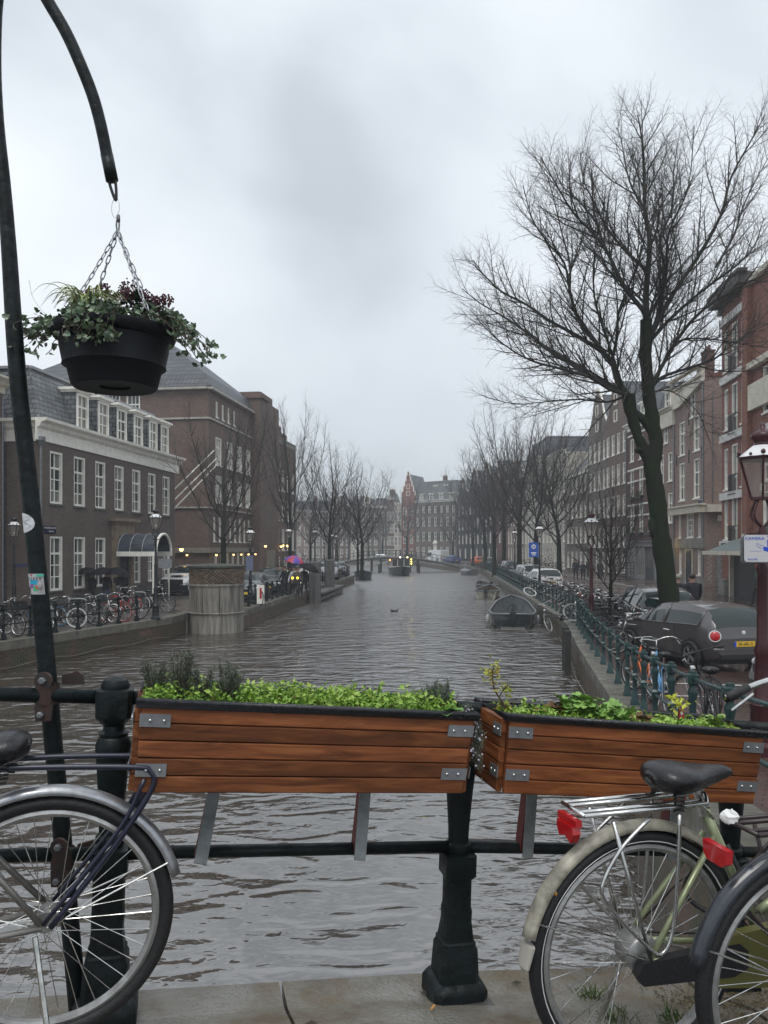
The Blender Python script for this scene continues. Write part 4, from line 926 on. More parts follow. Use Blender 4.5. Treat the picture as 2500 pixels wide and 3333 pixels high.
def big_tree():
    rng = random.Random(12); D = 21.5; k = D/2500; mb, tw, tr = MB(), MB(), MB()
    def Pt(px, py, dy=0.0): return Vector(((px-1250)*k, D+dy, 3.5-(py-1787)*k))
    spec = [dict(sides=8, twig_from=3), dict(sides=7, start=0, len=0, gap=1, angle=40, up=0, r=.05, segs=4, wob=.1, trop=.0, taper=.3),
            dict(sides=5, start=0.10, len=2.1, gap=0.25, angle=37, up=0.20, r=.03, segs=5, wob=.13, trop=0.06, taper=0.5),
            dict(sides=3, start=0.08, len=0.9, gap=0.13, angle=42, up=0.12, r=.010, segs=4, wob=.24, trop=0.04, taper=0.45),
            dict(sides=3, start=0.1, len=0.36, gap=0.125, angle=50, up=0.08, r=.0052, segs=3, wob=.35, trop=0.02, taper=0.3)]
    trunk = [Pt(2198, 2100), Pt(2185, 2010), Pt(2176, 1930), Pt(2163, 1830), Pt(2150, 1740), Pt(2140, 1650), Pt(2131, 1580), Pt(2121, 1506)]
    tr.tube(bez(trunk, 3), [0.46]+[0.36, 0.32, 0.29]+[0.27]*4+[0.26]*4+[0.25]*4+[0.24]*3+[0.23]*3, 12, caps=False)
    tr.tube(bez([Pt(2121, 1512), Pt(2091, 1455), Pt(2070, 1400), Pt(2053, 1338), Pt(2045, 1285)], 3), [0.19, .17, .16, .155, .15, .15, .15, .155, .16, .165, .17, .18, .19], 10, caps=False)
    tr.tube(bez([Pt(2121, 1512), Pt(2135, 1443), Pt(2123, 1359), Pt(2110, 1274), Pt(2106, 1211), Pt(2102, 1127), Pt(2104, 1042)], 3), [0.22]*3+[0.19]*4+[0.175]*4+[0.165]*8, 10, caps=False)
    tr.tube([Pt(2062, 1340), Pt(2095, 1365), Pt(2120, 1400)], [0.12, 0.12, 0.13], 8, caps=False)
    tr.blob(Pt(2082, 1466, -0.02), (0.17, .14, .11)); tr.blob(Pt(2142, 1430, -0.02), (0.15, .13, .11)); tr.blob(Pt(2130, 1712, -0.02), (0.17, 0.16, 0.36), 14, 9)
    from mathutils import noise as mn
    tr.v = [tuple(Vector(v)+mn.noise_vector(Vector(v)*3.2)*0.035+mn.noise_vector(Vector(v)*9)*0.018) for v in tr.v]
    H = (2045, 1285)
    limbs = [
     ([H, (2011, 1270), (1927, 1219), (1860, 1180), (1800, 1143), (1745, 1090), (1690, 1048), (1633, 997), (1570, 955), (1512, 900)], 0.13, 0.6),
     ([H, (1981, 1272), (1900, 1240), (1800, 1215), (1716, 1206), (1640, 1175), (1575, 1130), (1530, 1090)], 0.09, -1.6),
     ([H, (1990, 1300), (1900, 1290), (1800, 1290), (1700, 1290), (1600, 1262)], 0.06, 1.4),
     ([H, (2015, 1232), (2002, 1169), (1969, 1125), (1884, 1072), (1800, 1015), (1735, 950), (1650, 900), (1590, 830), (1555, 770)], 0.14, 1.2),
     ([(2002, 1169), (1939, 1097), (1880, 1020), (1845, 947), (1823, 858), (1766, 789), (1715, 715), (1680, 620)], 0.10, -1.0),
     ([(1845, 947), (1842, 860), (1820, 760), (1790, 650), (1770, 560)], 0.06, -0.6),
     ([(2002, 1169), (2005, 1100), (2007, 1023), (2025, 947), (2052, 850), (2060, 740), (2050, 620)], 0.085, -1.5),
     ([(2101, 1075), (2083, 1010), (2020, 928), (1969, 814), (1915, 751), (1850, 680), (1790, 590), (1745, 500)], 0.13, -0.8),
     ([(1990, 870), (1965, 760), (1943, 675), (1893, 580), (1850, 505), (1830, 420)], 0.075, 1.0),
     ([(2106, 860), (2057, 800), (1988, 694), (1950, 600), (1915, 500), (1905, 400)], 0.085, 0.6),
     ([(2104, 1042), (2105, 928), (2111, 770), (2098, 643), (2096, 485), (2089, 380), (2075, 300)], 0.165, 0.0),
     ([(2098, 650), (2060, 560), (2045, 470), (2035, 370), (2025, 310)], 0.06, 0.5),
     ([(2106, 800), (2150, 700), (2170, 600), (2165, 480), (2180, 380)], 0.06, 1.2),
     ([(2115, 1090), (2159, 985), (2168, 833), (2171, 719), (2209, 611), (2228, 453), (2245, 350)], 0.10, 0.9),
     ([(2115, 1120), (2184, 959), (2266, 820), (2330, 681), (2361, 548), (2418, 421), (2450, 350)], 0.12, -0.6),
     ([(2112, 1160), (2197, 1023), (2323, 902), (2437, 808), (2510, 720), (2560, 600)], 0.10, 1.3),
     ([(2330, 850), (2400, 720), (2440, 610), (2490, 500), (2530, 420)], 0.06, 0.6),
     ([(2110, 1250), (2197, 1111), (2266, 1023), (2367, 953), (2480, 900), (2600, 830)], 0.10, -1.2),
     ([(2108, 1262), (2160, 1225), (2241, 1194), (2336, 1162), (2387, 1124), (2480, 1060), (2580, 1010)], 0.09, 0.8),
     ([(2112, 1240), (2190, 1120), (2300, 1120), (2400, 1150), (2520, 1170)], 0.06, -1.0),
     ([(2120, 1260), (2200, 1270), (2290, 1330), (2350, 1420)], 0.035, 0.8),
     ([(2106, 1000), (2080, 900), (2030, 800), (2010, 660), (1990, 520)], 0.07, 2.6),
     ([(2106, 1100), (2150, 950), (2230, 850), (2290, 720), (2310, 560)], 0.08, 2.8),
     ([(2104, 1050), (2140, 930), (2120, 800), (2150, 680), (2140, 520)], 0.07, -2.6),
     ([(2045, 1250), (1960, 1130), (1900, 1000), (1880, 860), (1890, 740)], 0.08, -2.4),
     ([(2045, 1270), (1950, 1200), (1850, 1110), (1760, 1020), (1690, 960)], 0.07, 2.6)]
    done = [(2104, 1042, 0), (2102, 1127, 0), (2106, 1211, 0), (2110, 1274, 0), (2045, 1285, 0)]
    for pts, r0, dy in limbs:
        n = len(pts); d0 = 0.0
        if done:
            bd = min(done, key=lambda t: (t[0]-pts[0][0])**2+(t[1]-pts[0][1])**2)
            if (bd[0]-pts[0][0])**2+(bd[1]-pts[0][1])**2 < 2500: d0 = bd[2]; pts[0] = (bd[0], bd[1])
        dys = [d0+(dy-d0)*(i/(n-1))*1.0+rng.uniform(-.12, .12)*(i > 0) for i in range(n)]
        q = [Pt(p[0], p[1] if p[1] > 1050 else 1050-(1050-p[1])*.90, dys[i]) for i, p in enumerate(pts)]
        q = bez(q, 3); m = len(q); r0 *= .60
        done += [(v.x/k+1250-v.x/k*0, 0, 0) for v in []]+[(p[0], p[1], dys[i]) for i, p in enumerate(pts)]+[((a[0]+b[0])/2, (a[1]+b[1])/2, (dys[i]+dys[i+1])/2) for i, (a, b) in enumerate(zip(pts, pts[1:]))]
        grow(mb, q, [max(0.012, r0*(1-0.88*j/(m-1))) for j in range(m)], 1, spec, rng, tw)
    # short shoots round the fork
    for i in range(50):
        p = Pt(2045+rng.uniform(-30, 70), 1240+rng.uniform(-60, 80), rng.uniform(-.3, .3)); d = Vector((rng.uniform(-1, 1), rng.uniform(-1, 1), 1.0)).normalized()
        grow(mb, [p, p+d*0.5, p+d*1.0+Vector((rng.uniform(-.2, .2), 0, 0))], [0.012, 0.009, 0.004], 3, spec, rng, tw)
    b = len(mb.v); mb.v += tw.v; mb.f += [tuple(i+b for i in f) for f in tw.f]; mb.m += [1]*len(tw.f)
    base = Pt(2195, 2100); base.z = ZQ
    t = thing('bare_tree', 'large bare mossy tree with forked trunk behind the dark parked hatchback', 'tree', tuple(base))
    def shift(m): 
        m.v = [(x-base.x, y-base.y, z-base.z) for x, y, z in m.v]; return m
    shift(tr).obj('trunk', M_mossbark, t, smooth=True); shift(mb).obj('crown', [M_bark, M_twig], t)

def build_trees():
    global TREES
    TREES = [tree_meshes(5, 10, 3.0, 3.0, 0.14, 11, .72), tree_meshes(9, 9, 2.9, 2.5, 0.12, 10, .72), tree_meshes(21, 8, 2.2, 2.4, 0.10, 12, 0.8), tree_meshes(33, 11, 3.4, 3.4, 0.155, 12, .68)]
    big_tree()
    g = 'bare trees along the left quay'
    def T(px, d, h, var, rz, lb, grp, hw=1.0):
        base_h = (10, 9, 8, 11)[var]; s = h/base_h; p = W(px, 1787, d); make_tree((p.x, p.y, ZQ), lb, var, s*hw, rz, grp, sz=s)
    T(727, 43, 11.0, 0, 0.6, 'bare tree standing behind the round concrete kiosk', g, 1.05)
    T(945, 52, 13.0, 3, 2.0, 'tallest bare tree on the left quay, beside the brick tower', g, 0.72)
    T(1072, 62, 11.6, 0, 4.0, 'bare tree on the left quay beside the oncoming headlights', g, 0.95)
    T(1178, 70, 10.6, 1, 1.0, 'bare tree near the end of the left quay railing', g, 1.1)
    T(1165, 78, 9.5, 3, 2.4, 'bare tree at the last corner of the left quay', g, 0.9); 
    T(1010, 84, 10.0, 3, 5.1, 'bare tree farther back left, in front of the hazy terraces', g)
    T(1098, 92, 9.5, 0, 3.0, 'slender bare tree far back between the left-bank lamps', g)
    T(928, 90, 10.5, 3, 1.1, 'dim bare tree behind the left-bank crowd', g)
    g = 'bare trees along the right quay'
    T(1690, 66, 15.8, 3, 0.3, 'tall bare tree on the right quay left of the parked silver cars', g, 0.95)
    T(1822, 50, 11.2, 0, 1.9, 'bare tree beside the white parked hatchback', g, 1.0)
    T(1985, 26, 5.6, 2, 2.9, 'young slender bare tree among the parked bicycles', g, 0.95)
    T(1640, 88, 16.0, 3, 4.4, 'bare tree on the right quay behind the hedge', g)
    T(1580, 104, 15, 0, 2.2, 'bare tree at the bend of the right quay', g, 1.2)
    T(1540, 118, 14.5, 3, 0.9, 'bare tree before the black gabled houses', g, 0.9)
    T(1610, 78, 13.5, 1, 5.0, 'thin bare tree between two larger ones on the right quay', g, 1.1)
    T(1745, 58, 12.2, 1, 3.6, 'thin bare tree in front of the cream plastered house', g, 1.1)
    g = 'bare trees by the far bank'
    T(1325, 168, 17.0, 3, 0.2, 'broad bare tree in front of the red stepped gable behind the bridge', g, 1.15)
    T(1200, 175, 12.5, 0, 1.3, 'small bare tree behind the left end of the arched bridge', g); T(1245, 178, 13.5, 1, 2.3, 'slim bare tree before the dark house behind the bridge', g, 1.2)
    T(1135, 176, 12.5, 0, 4.3, 'hazy bare tree beside the far bank terraces', g); T(1475, 150, 12.5, 1, 4.0, 'bare tree before the ornate black gabled house', g, 1.2)
    # undergrowth masses
    bm = mat('dark_hedge_leaves', (0.022, 0.030, 0.014), 0.7, var=0.5, vscale=3)
    def hedge(px, d, w, h, dp, lb):
        p = W(px, 1787, d); t = thing('hedge', lb, 'hedge', (p.x, p.y, ZQ), 0)
        leafcloud('foliage', [(random.gauss(0, w/3.2), random.gauss(0, dp/3), abs(random.gauss(0, h/2.1))) for _ in range(1500)], 0.10, bm, t)
        q = MB(); [q.tube([(x, 0, 0), (x*1.2, random.uniform(-.2, .2), h*.7)], 0.02, 4) for x in (-w/4, 0, w/4)]; q.obj('stem', M_bark, t)
    hedge(965, 66, 3.2, 2.4, 1.5, 'dark shrubs behind the crowd with umbrellas'); hedge(1710, 84, 5.0, 2.2, 3, 'dark hedge beside the right quay behind parked cars'); hedge(1600, 98, 3.0, 1.8, 2, 'low dark hedge near the bend of the right quay'); hedge(1780, 72, 3.0, 2.0, 1.5, 'dark shrubs in front of the pale plastered terrace')

# ================================================================== railings
def post_mesh(m, h=1.0, n=8, name='post'):
    k = h/1.0; mb = MB()
    mb.lathe([(0.075, 0, 1), (0.075, 0.07, 1), (0.055, 0.11, 1), (0.05, 0.2, 1), (0.038, 0.23), (0.036, 0.42), (0.05, 0.44), (0.05, 0.52, 1), (0.032, 0.55), (0.036, 0.72), (0.05, 0.78), (0.05, 0.80), (0.034, 0.83), (0.034, 0.86), (0.058, 0.88, 1), (0.058, 0.965, 1), (0.04, 0.975), (0.036, 1.0)], n)
    return mb.mesh(name, m, auto=35)
def build_railings():
    pmr = {M_rail.name: post_mesh(M_rail), M_iron.name: post_mesh(M_iron)}
    def railing(name, label, pts, zf, step, inset, m=M_rail, start=0.2, h=1.0, rr=0.021):
        root = thing(name, label, 'railing', (pts[0][0], pts[0][1], 0)); o0 = Vector((pts[0][0], pts[0][1], 0))
        P = along(pts, step, start); loc = []
        for x, y, hd in P:
            nx, ny = math.sin(hd)*inset, -math.cos(hd)*inset
            loc.append(Vector((x+nx, y+ny, zf(y+ny)))-o0); inst('post', pmr[m.name], root, loc[-1], hd)
        for a, b in zip(loc, loc[1:]):
            for z in (0.92*h, 0.48*h):
                q = MB(); q.tube([a+Vector((0, 0, z)), b+Vector((0, 0, z))], rr, 6); q.obj('rail', m, root, smooth=True)
        return root
    e = [p for p in EDGE_R if 4.9 <= p[1] <= 116]
    railing('quay_railing', 'long green iron railing with bulbous posts along the right quay', e, zr, 1.3, 0.28, start=0.1)
    e = [(-12.2, 16)]+[p for p in EDGE_L[2:4]]
    railing('quay_railing', 'black iron railing on the left quay in front of the parked bicycles', e, lambda y: ZQ, 1.05, -0.0, start=0.3, m=M_iron)
    bpy.data.objects['quay_railing.001'].location += Vector((-0.3, 0.05, 0))
    railing('quay_railing', 'black iron railing on the left quay beyond the round kiosk', [(-6.1, 34.2), (-3.45, 73.6), (-3.25, 78.6)], lambda y: ZQ, 1.3, -0.3, m=M_iron)
    railing('quay_railing', 'short railing at the far corner of the left quay', [(-3.4, 79.2), (-9, 84)], lambda y: ZQ, 1.3, -0.3, m=M_iron)
    # far arched footbridge
    r = thing('arched_footbridge', 'low arched footbridge crossing the canal in the distance', 'bridge', (0, 118, 0))
    n = 26; x0, x1 = -9.5, 11.4
    def zb(x): t = (x-x0)/(x1-x0); return 0.85+1.45*math.sin(math.pi*min(1, max(0, t)))**0.9
    X = [x0+(x1-x0)*i/n for i in range(n+1)]
    q = MB()
    for a, b in zip(X, X[1:]):
        za, zb_ = zb(a), zb(b)
        vs = [(a, -1.6, za-0.32), (a, 1.6, za-0.32), (a, 1.6, za), (a, -1.6, za), (b, -1.6, zb_-0.32), (b, 1.6, zb_-0.32), (b, 1.6, zb_), (b, -1.6, zb_)]
        q.add(vs, [(0, 4, 7, 3), (3, 7, 6, 2), (1, 2, 6, 5), (0, 1, 5, 4)])
    q.obj('deck', mat('dark_bridge_deck', (0.05, 0.055, 0.05), 0.6), r)
    q = MB(); 
    for a, b in zip(X, X[1:]): q.bar((a, -1.63, zb(a)+0.03), (b, -1.63, zb(b)+0.03), 0.1, 0.09)
    q.obj('deck_edge', mat('pale_edge', (0.3, 0.3, 0.27), 0.5), r)
    for s in (-1.55, 1.55):
        for zz in (0.5, 1.0):
            q = MB(); q.tube([(x, s, zb(x)+zz) for x in X], 0.03, 4); q.obj('rail', M_black, r)
        pmf = MB().box((0, 0, 0.5), (0.06, 0.06, 1.0)).mesh('baluster', M_black)
        for x in X: inst('baluster', pmf, r, (x, s, zb(x)))
    for x in (-1.9, -0.45, 3.95, 5.2):
        q = MB(); 
        for s in (-1.2, 1.2): q.tube([(x, s, -0.6), (x, s, zb(x)-0.3)], 0.16, 8)
        q.bar((x, -1.5, zb(x)-0.4), (x, 1.5, zb(x)-0.4), 0.3, 0.24); q.bar((x, -1.2, 0.5), (x, 1.2, 0.5), 0.14, 0.2); q.obj('trestle', mat('tarred_timber', (0.025, 0.024, 0.022), 0.6), r)
    for (px, d, h, lb) in ((1235, 112, 1.2, 'wooden mooring pile left of the tour boat'), (1363, 112, 1.2, 'wooden mooring pile right of the tour boat')):
        p = W(px, 1787, d); q = MB(); q.lathe([(0.2, -1.5), (0.2, h), (0.17, h+0.08), (0.1, h+0.12)], 8); o = q.obj('mooring_pile', MATS['tarred_timber'], None, loc=(p.x, p.y, 0)); tag(o, lb, 'mooring pile', 'mooring piles by the far bridge')
# ================================================================== kiosk, piles
def build_kiosk():
    cx, cy, r0 = -7.15, 34.1, 1.10
    cx = W(706, 0, 32.6).x; cy = 32.6
    r = thing('round_kiosk', 'round grey concrete kiosk with latticed brick band and flat roof standing in the canal', 'kiosk', (cx, cy, 0))
    cm = mat('streaked_concrete', (0.30, 0.28, 0.24), 0.75, var=0.9, vscale=1.0, col2=(0.08, 0.075, 0.065), bump=0.3)
    nt = cm.node_tree
    for nd in nt.nodes:
        if nd.type == 'TEX_NOISE' and abs(nd.inputs['Scale'].default_value-1.0) < 1e-6:
            mp = nt.nodes.new('ShaderNodeMapping'); mp.inputs['Scale'].default_value = (5.5, 5.5, 0.55); tc = nt.nodes.new('ShaderNodeTexCoord'); nt.links.new(tc.outputs['Object'], mp.inputs['Vector']); nt.links.new(mp.outputs[0], nd.inputs['Vector'])
    N = 10
    me = MB(); me.lathe([(r0*1.02, -1), (r0*1.02, 0.78), (r0, .83)], N*3); me.obj('base_drum', cm, r)
    # facetted concrete panels
    for k in range(N):
        a0, a1 = 2*math.pi*k/N+0.012, 2*math.pi*(k+1)/N-0.012; q = MB(); pts = []
        for a in (a0, (a0+a1)/2, a1): pts.append((r0*1.04*math.cos(a), r0*1.04*math.sin(a)))
        inn = [(x*0.92, y*0.92) for x, y in reversed(pts)]
        q.prism(pts+inn, .86, 1.95); q.obj('concrete_panel', cm, r)
    q = MB(); q.lathe([(r0*1.05, 0.78), (r0*1.08, .84), (r0*1.05, .87)], 30); q.lathe([(r0*1.05, 1.94), (r0*1.08, 1.97), (r0*1.08, 2.04), (r0*1.0, 2.06)], 30); q.obj('ring', cm, r)
    q = MB(); q.lathe([(r0*0.88, 2.0), (r0*0.88, 2.72)], 24); q.obj('inner_drum', M_black, r)
    # lattice of bricks with gaps
    bme = MB().box((0, 0, 0), (0.115, 0.1, 0.052)).mesh('brick', mat('tan_lattice_brick', (0.22, 0.16, 0.11), 0.8, var=0.5, vscale=9, objrand=0.4))
    rows, nn = 10, 42
    for i in range(rows):
        solid = i >= 8
        for k in range(nn if not solid else nn):
            a = 2*math.pi*(k+0.5*(i % 2))/nn
            if math.sin(a) > 0.35: continue
            inst('brick', bme, r, (r0*1.0*math.cos(a), r0*1.0*math.sin(a), 2.10+i*0.0625), a+math.pi/2, scale=(0.95 if not solid else 1.45, 1, 1))
    q = MB(); q.lathe([(r0*1.0, 2.70), (r0*1.13, 2.73), (r0*1.13, 2.80), (r0*0.6, 2.87), (0.01, 2.9)], 30); q.obj('roof', mat('mossy_roof', (0.06, 0.065, 0.05), 0.4, var=0.4), r)
    q = MB(); q.box((-r0-0.45, 0.2, 0.35), (0.9, 1.6, 0.9)); q.obj('platform', cm, r)
    # big timber pile pairs along the left quay with landing stage
    tm = mat('grey_timber', (0.10, 0.10, 0.095), 0.6, var=0.35, vscale=6)
    for (px, d, lb) in ((1017, 50.5, 'left pile of the nearer pair of timber piles by the landing stage'), (1033, 49.8, 'right pile of the nearer pair of timber piles by the landing stage'), (1066, 58, 'left pile of the farther pair of timber piles by the left quay'), (1079, 58, 'right pile of the farther pair of timber piles by the left quay')):
        p = W(px, 1787, d); q = MB(); q.lathe([(0.24, -1), (0.24, 2.6), (0.20, 2.68), (0.12, 2.72)], 9); o = q.obj('timber_pile', tm, None, loc=(p.x, p.y, 0)); tag(o, lb, 'timber pile', 'timber piles by the left quay')
    q = MB(); a = W(1022, 1787, 51); b = W(1085, 1787, 62); q.bar((a.x, a.y, 0.55), (b.x+0.25, b.y, 0.55), 1.3, 0.14); o = q.obj('landing_stage', tm); tag(o, 'low timber landing stage along the left quay wall', 'landing stage')
    q = MB(); q.bar((a.x+0.4, a.y, 0.2), (b.x+0.7, b.y, 0.2), 0.15, 0.25)
    q.obj('fender_beam', M_dkstone, o)
    # fender posts on right wall
    for i, (x, y) in enumerate(((5.28, 21.6), (5.46, 22.6))):
        q = MB(); q.box((0, 0, 0.1), (0.16, 0.2, 2.2)); f = q.obj('fender_post', MATS['tarred_timber'], None, loc=(x-0.12, y, 0)); tag(f, ('nearer', 'farther')[i]+' dark timber fender post bolted to the right quay wall', 'fender post', 'fender posts on the right quay wall')

# ================================================================== lamps
def lantern(root, z, s=1.0, m=M_black, lit=False):
    gl = mat('lantern_glass', (0.42, 0.38, 0.34), 0.06, spec=0.8); gl.node_tree.nodes['Principled BSDF'].inputs['Alpha'].default_value = 0.35
    q = MB(); n = 6
    # arms under the lantern
    for k in range(4):
        a = k*math.pi/2+0.4; q.tube(bez([(0, 0, z-0.32*s), (0.14*s*math.cos(a), 0.14*s*math.sin(a), z-0.18*s), (0.07*s*math.cos(a), 0.07*s*math.sin(a), z)], 4), 0.014*s, 5)
    q.lathe([(0.13*s, z-0.01), (0.13*s, z+0.02)], n); q.lathe([(0.255*s, z+0.42*s), (0.275*s, z+0.45*s)], n)
    for k in range(n):
        a = 2*math.pi*k/n; q.tube([(0.125*s*math.cos(a), 0.125*s*math.sin(a), z), (0.25*s*math.cos(a), 0.25*s*math.sin(a), z+0.43*s)], 0.011*s, 4)
        q.blob((0.265*s*math.cos(a), 0.265*s*math.sin(a), z+0.49*s), 0.028*s, 5, 4); 
        a2 = a+math.pi/n; q.blob((0.24*s*math.cos(a2), 0.24*s*math.sin(a2), z+0.475*s), 0.018*s, 5, 4)
    q.obj('lantern_frame', m, root)
    q = MB(); q.lathe([(0.12*s, z+0.02), (0.243*s, z+0.42*s)], n, cap=False); q.obj('lantern_glass', gl, root)
    q = MB(); q.lathe([(0.25*s, z+0.452*s), (0.10*s, z+0.58*s)], n*2); q.obj('lantern_roof', mat('white_enamel', (0.7, 0.7, 0.7), 0.25), root)
    q = MB(); q.lathe([(0.10*s, z+0.575*s), (0.085*s, z+0.60*s), (0.085*s, z+0.62*s), (0.12*s, z+0.66*s), (0.125*s, z+0.70*s), (0.07*s, z+0.73*s), (0.05*s, z+0.75*s), (0.03*s, z+0.76*s), (0.03*s, z+0.8*s), (0.012*s, z+0.84*s)], 10); q.obj('finial', m, root, smooth=True)
    q = MB(); q.blob((0, 0, z+0.12*s), (0.035*s, 0.035*s, 0.06*s), 6, 5); q.obj('bulb', mat('pale_bulb', (0.7, 0.68, 0.62), 0.2), root)
def lamp_post(loc, label, h=3.6, m=M_black, s=1.0, lit=False):
    r = thing('street_lamp', label, 'street lamp', loc, 0.3, 'crowned street lanterns along the quays'); q = MB(); k = s
    q.lathe([(0.17*k, 0, 1), (0.17*k, 0.12, 1), (0.13*k, 0.16), (0.12*k, 0.5), (0.14*k, 0.56), (0.09*k, 0.64), (0.075*k, 1.1), (0.09*k, 1.15), (0.06*k, 1.25), (0.055*k, 2.0), (0.07*k, 2.06), (0.045*k, 2.14), (0.04*k, h-0.5*k), (0.06*k, h-0.42*k), (0.035*k, h-0.3*k)], 10)
    q.bar((-0.14*k, 0, h-0.38*k), (0.14*k, 0, h-0.38*k), 0.03, 0.03)
    q.obj('column', m, r, auto=35); lantern(r, h, s, m); return r
def build_lamps():
    def L(px, d, h, lb, **k): p = W(px, 1787, d); return lamp_post((p.x, p.y, ZQ), lb, h, **k)
    r = L(507, 29.2, 3.45, 'black crowned street lamp in front of the canopy on the left')
    q = MB(); q.box((0.35, -0.05, 2.15), (0.5, 0.03, 0.35)); q.obj('sign_plate', M_steel, r)
    r = L(46, 30.5, 3.2, 'slim dark street lamp beside the leaning green pole')
    q = MB(); q.box((0.42, 0, 2.05), (0.95, 0.03, 0.14)); q.obj('street_sign', MATS['navy_enamel'], r)
    r = L(815, 38, 3.05, 'street lamp just behind the round kiosk'); q = MB(); q.box((-0.05, -0.06, 2.0), (0.35, 0.04, 0.75)); q.obj('sign_plate', mat('blue_grey_sign', (0.12, 0.14, 0.22), 0.4), r)
    L(940, 50, 3.4, 'street lamp above the crowd with umbrellas'); L(1025, 62, 3.6, 'street lamp near the oncoming headlights'); L(1056, 72, 3.6, 'street lamp beside the farther timber piles'); L(1082, 80, 3.6, 'farther street lamp near the end of the left quay'); L(1092, 84, 3.6, 'last street lamp of the left quay')
    L(1756, 44, 3.4, 'street lamp beside the blue parking sign'); L(1675, 64, 3.6, 'small distant street lamp on the right quay')
    mr = mat('ox_blood_iron', (0.050, 0.010, 0.012), 0.35, var=0.3, vscale=20)
    r = L(1925, 24.5, 3.1, 'slim dark red lamp post with white lantern roof among the parked bicycles', m=mr)
    # near lamp with camera sign
    p = W(2482, 1787, 8.5)
    r = lamp_post((p.x, p.y, zr(8.5)), 'near dark red street lamp with large glazed lantern and camera sign at the right edge', 2.83, m=mr, s=1.02); r['group'] = 'dark red lamp posts'
    r.rotation_euler = (0, 0, 0.1); r.scale = (1.0, 1.0, 1.0)
    # sign
    s = thing('camera_sign', 'white and blue camera surveillance sign on the near dark red lamp post', 'sign', (W(2478, 1787, 8.3).x, 8.22, 0), -0.10)
    zc = 3.5-(1785-1787)/2500*8.3
    q = MB(); wd, hh = 0.43, 0.29
    n = []
    for cx_, cz_, a0 in ((wd/2-.03, hh/2-.03, 0), (-wd/2+.03, hh/2-.03, 90), (-wd/2+.03, -hh/2+.03, 180), (wd/2-.03, -hh/2+.03, 270)):
        for j in range(4): a = R(a0+j*30); n.append((cx_+.03*math.cos(a), cz_+.03*math.sin(a)))
    q.ext(n, lambda u, v, t: (u, t, zc+v), -0.008, 0.0); pl = q.obj('plate', mat('sign_white', (0.55, 0.55, 0.56), 0.35), s)
    q = MB(); q.ext(n, lambda u, v, t: (u-0.012, t, zc+v-0.012), 0.03, 0.075); q.obj('housing', M_steel, s)
    q = MB(); q.box((0.03, 0.12, zc), (0.06, 0.2, 0.06)); q.obj('bracket', M_steel, s)
    bl = mat('sign_blue', (0.01, 0.07, 0.55), 0.35)
    text_obj('lettering', 'CAMERA', 0.045, bl, pl, (-0.11, -0.010, zc+0.105), (R(90), 0, 0), sx=1.15)
    q = MB(); q.ext([(0.015, .135), (0.205, .135), (0.205, -.01), (0.10, .055)], lambda u, v, t: (u, t, zc+v), -0.0095, -0.0085)
    q.ext([(0.205, -.02), (0.205, -.135), (0.03, -.135), (0.09, -.05)], lambda u, v, t: (u, t, zc+v), -0.0095, -0.0085)
    q.ext([(-0.02, 0.02), (-0.02, -.02), (0.08, -.05), (0.12, 0.0)], lambda u, v, t: (u, t, zc+v), -0.0105, -0.0096)
    q.ext([(0.018, 0.09), (0.035, 0.09), (0.045, 0.02), (0.022, 0.02)], lambda u, v, t: (u, t, zc+v), -0.0105, -0.0096)
    q.ext([(0.06, 0.06), (0.115, 0.0), (0.10, -.012), (0.05, 0.04)], lambda u, v, t: (u, t, zc+v), -0.0115, -0.0106)
    q.obj('camera_symbol', bl, pl)
    text_obj('lettering', 'TOEZICHT', 0.045, mat('sign_white2', (0.6, 0.6, 0.62), 0.35), pl, (0.125, -0.012, zc+0.105), (R(90), 0, 0), sx=0.8)
    text_obj('lettering', 'POLITIE', 0.026, bl, pl, (-0.13, -0.010, zc-0.118), (R(90), 0, 0), sx=1.1)
    pass
    q = MB(); q.tube(bez([(-.02, -.0095, zc+.03), (-.055, -.0095, zc+.035), (-.08, -.0095, zc+.055), (-.09, -.0095, zc+.03), (-.06, -.0095, zc+.01), (-.03, -.0095, zc+0.0)], 3), 0.0015, 4); q.box((-0.1, -.009, zc-.03), (0.12, 0.001, 0.002)); q.obj('cable_symbol', bl, pl)
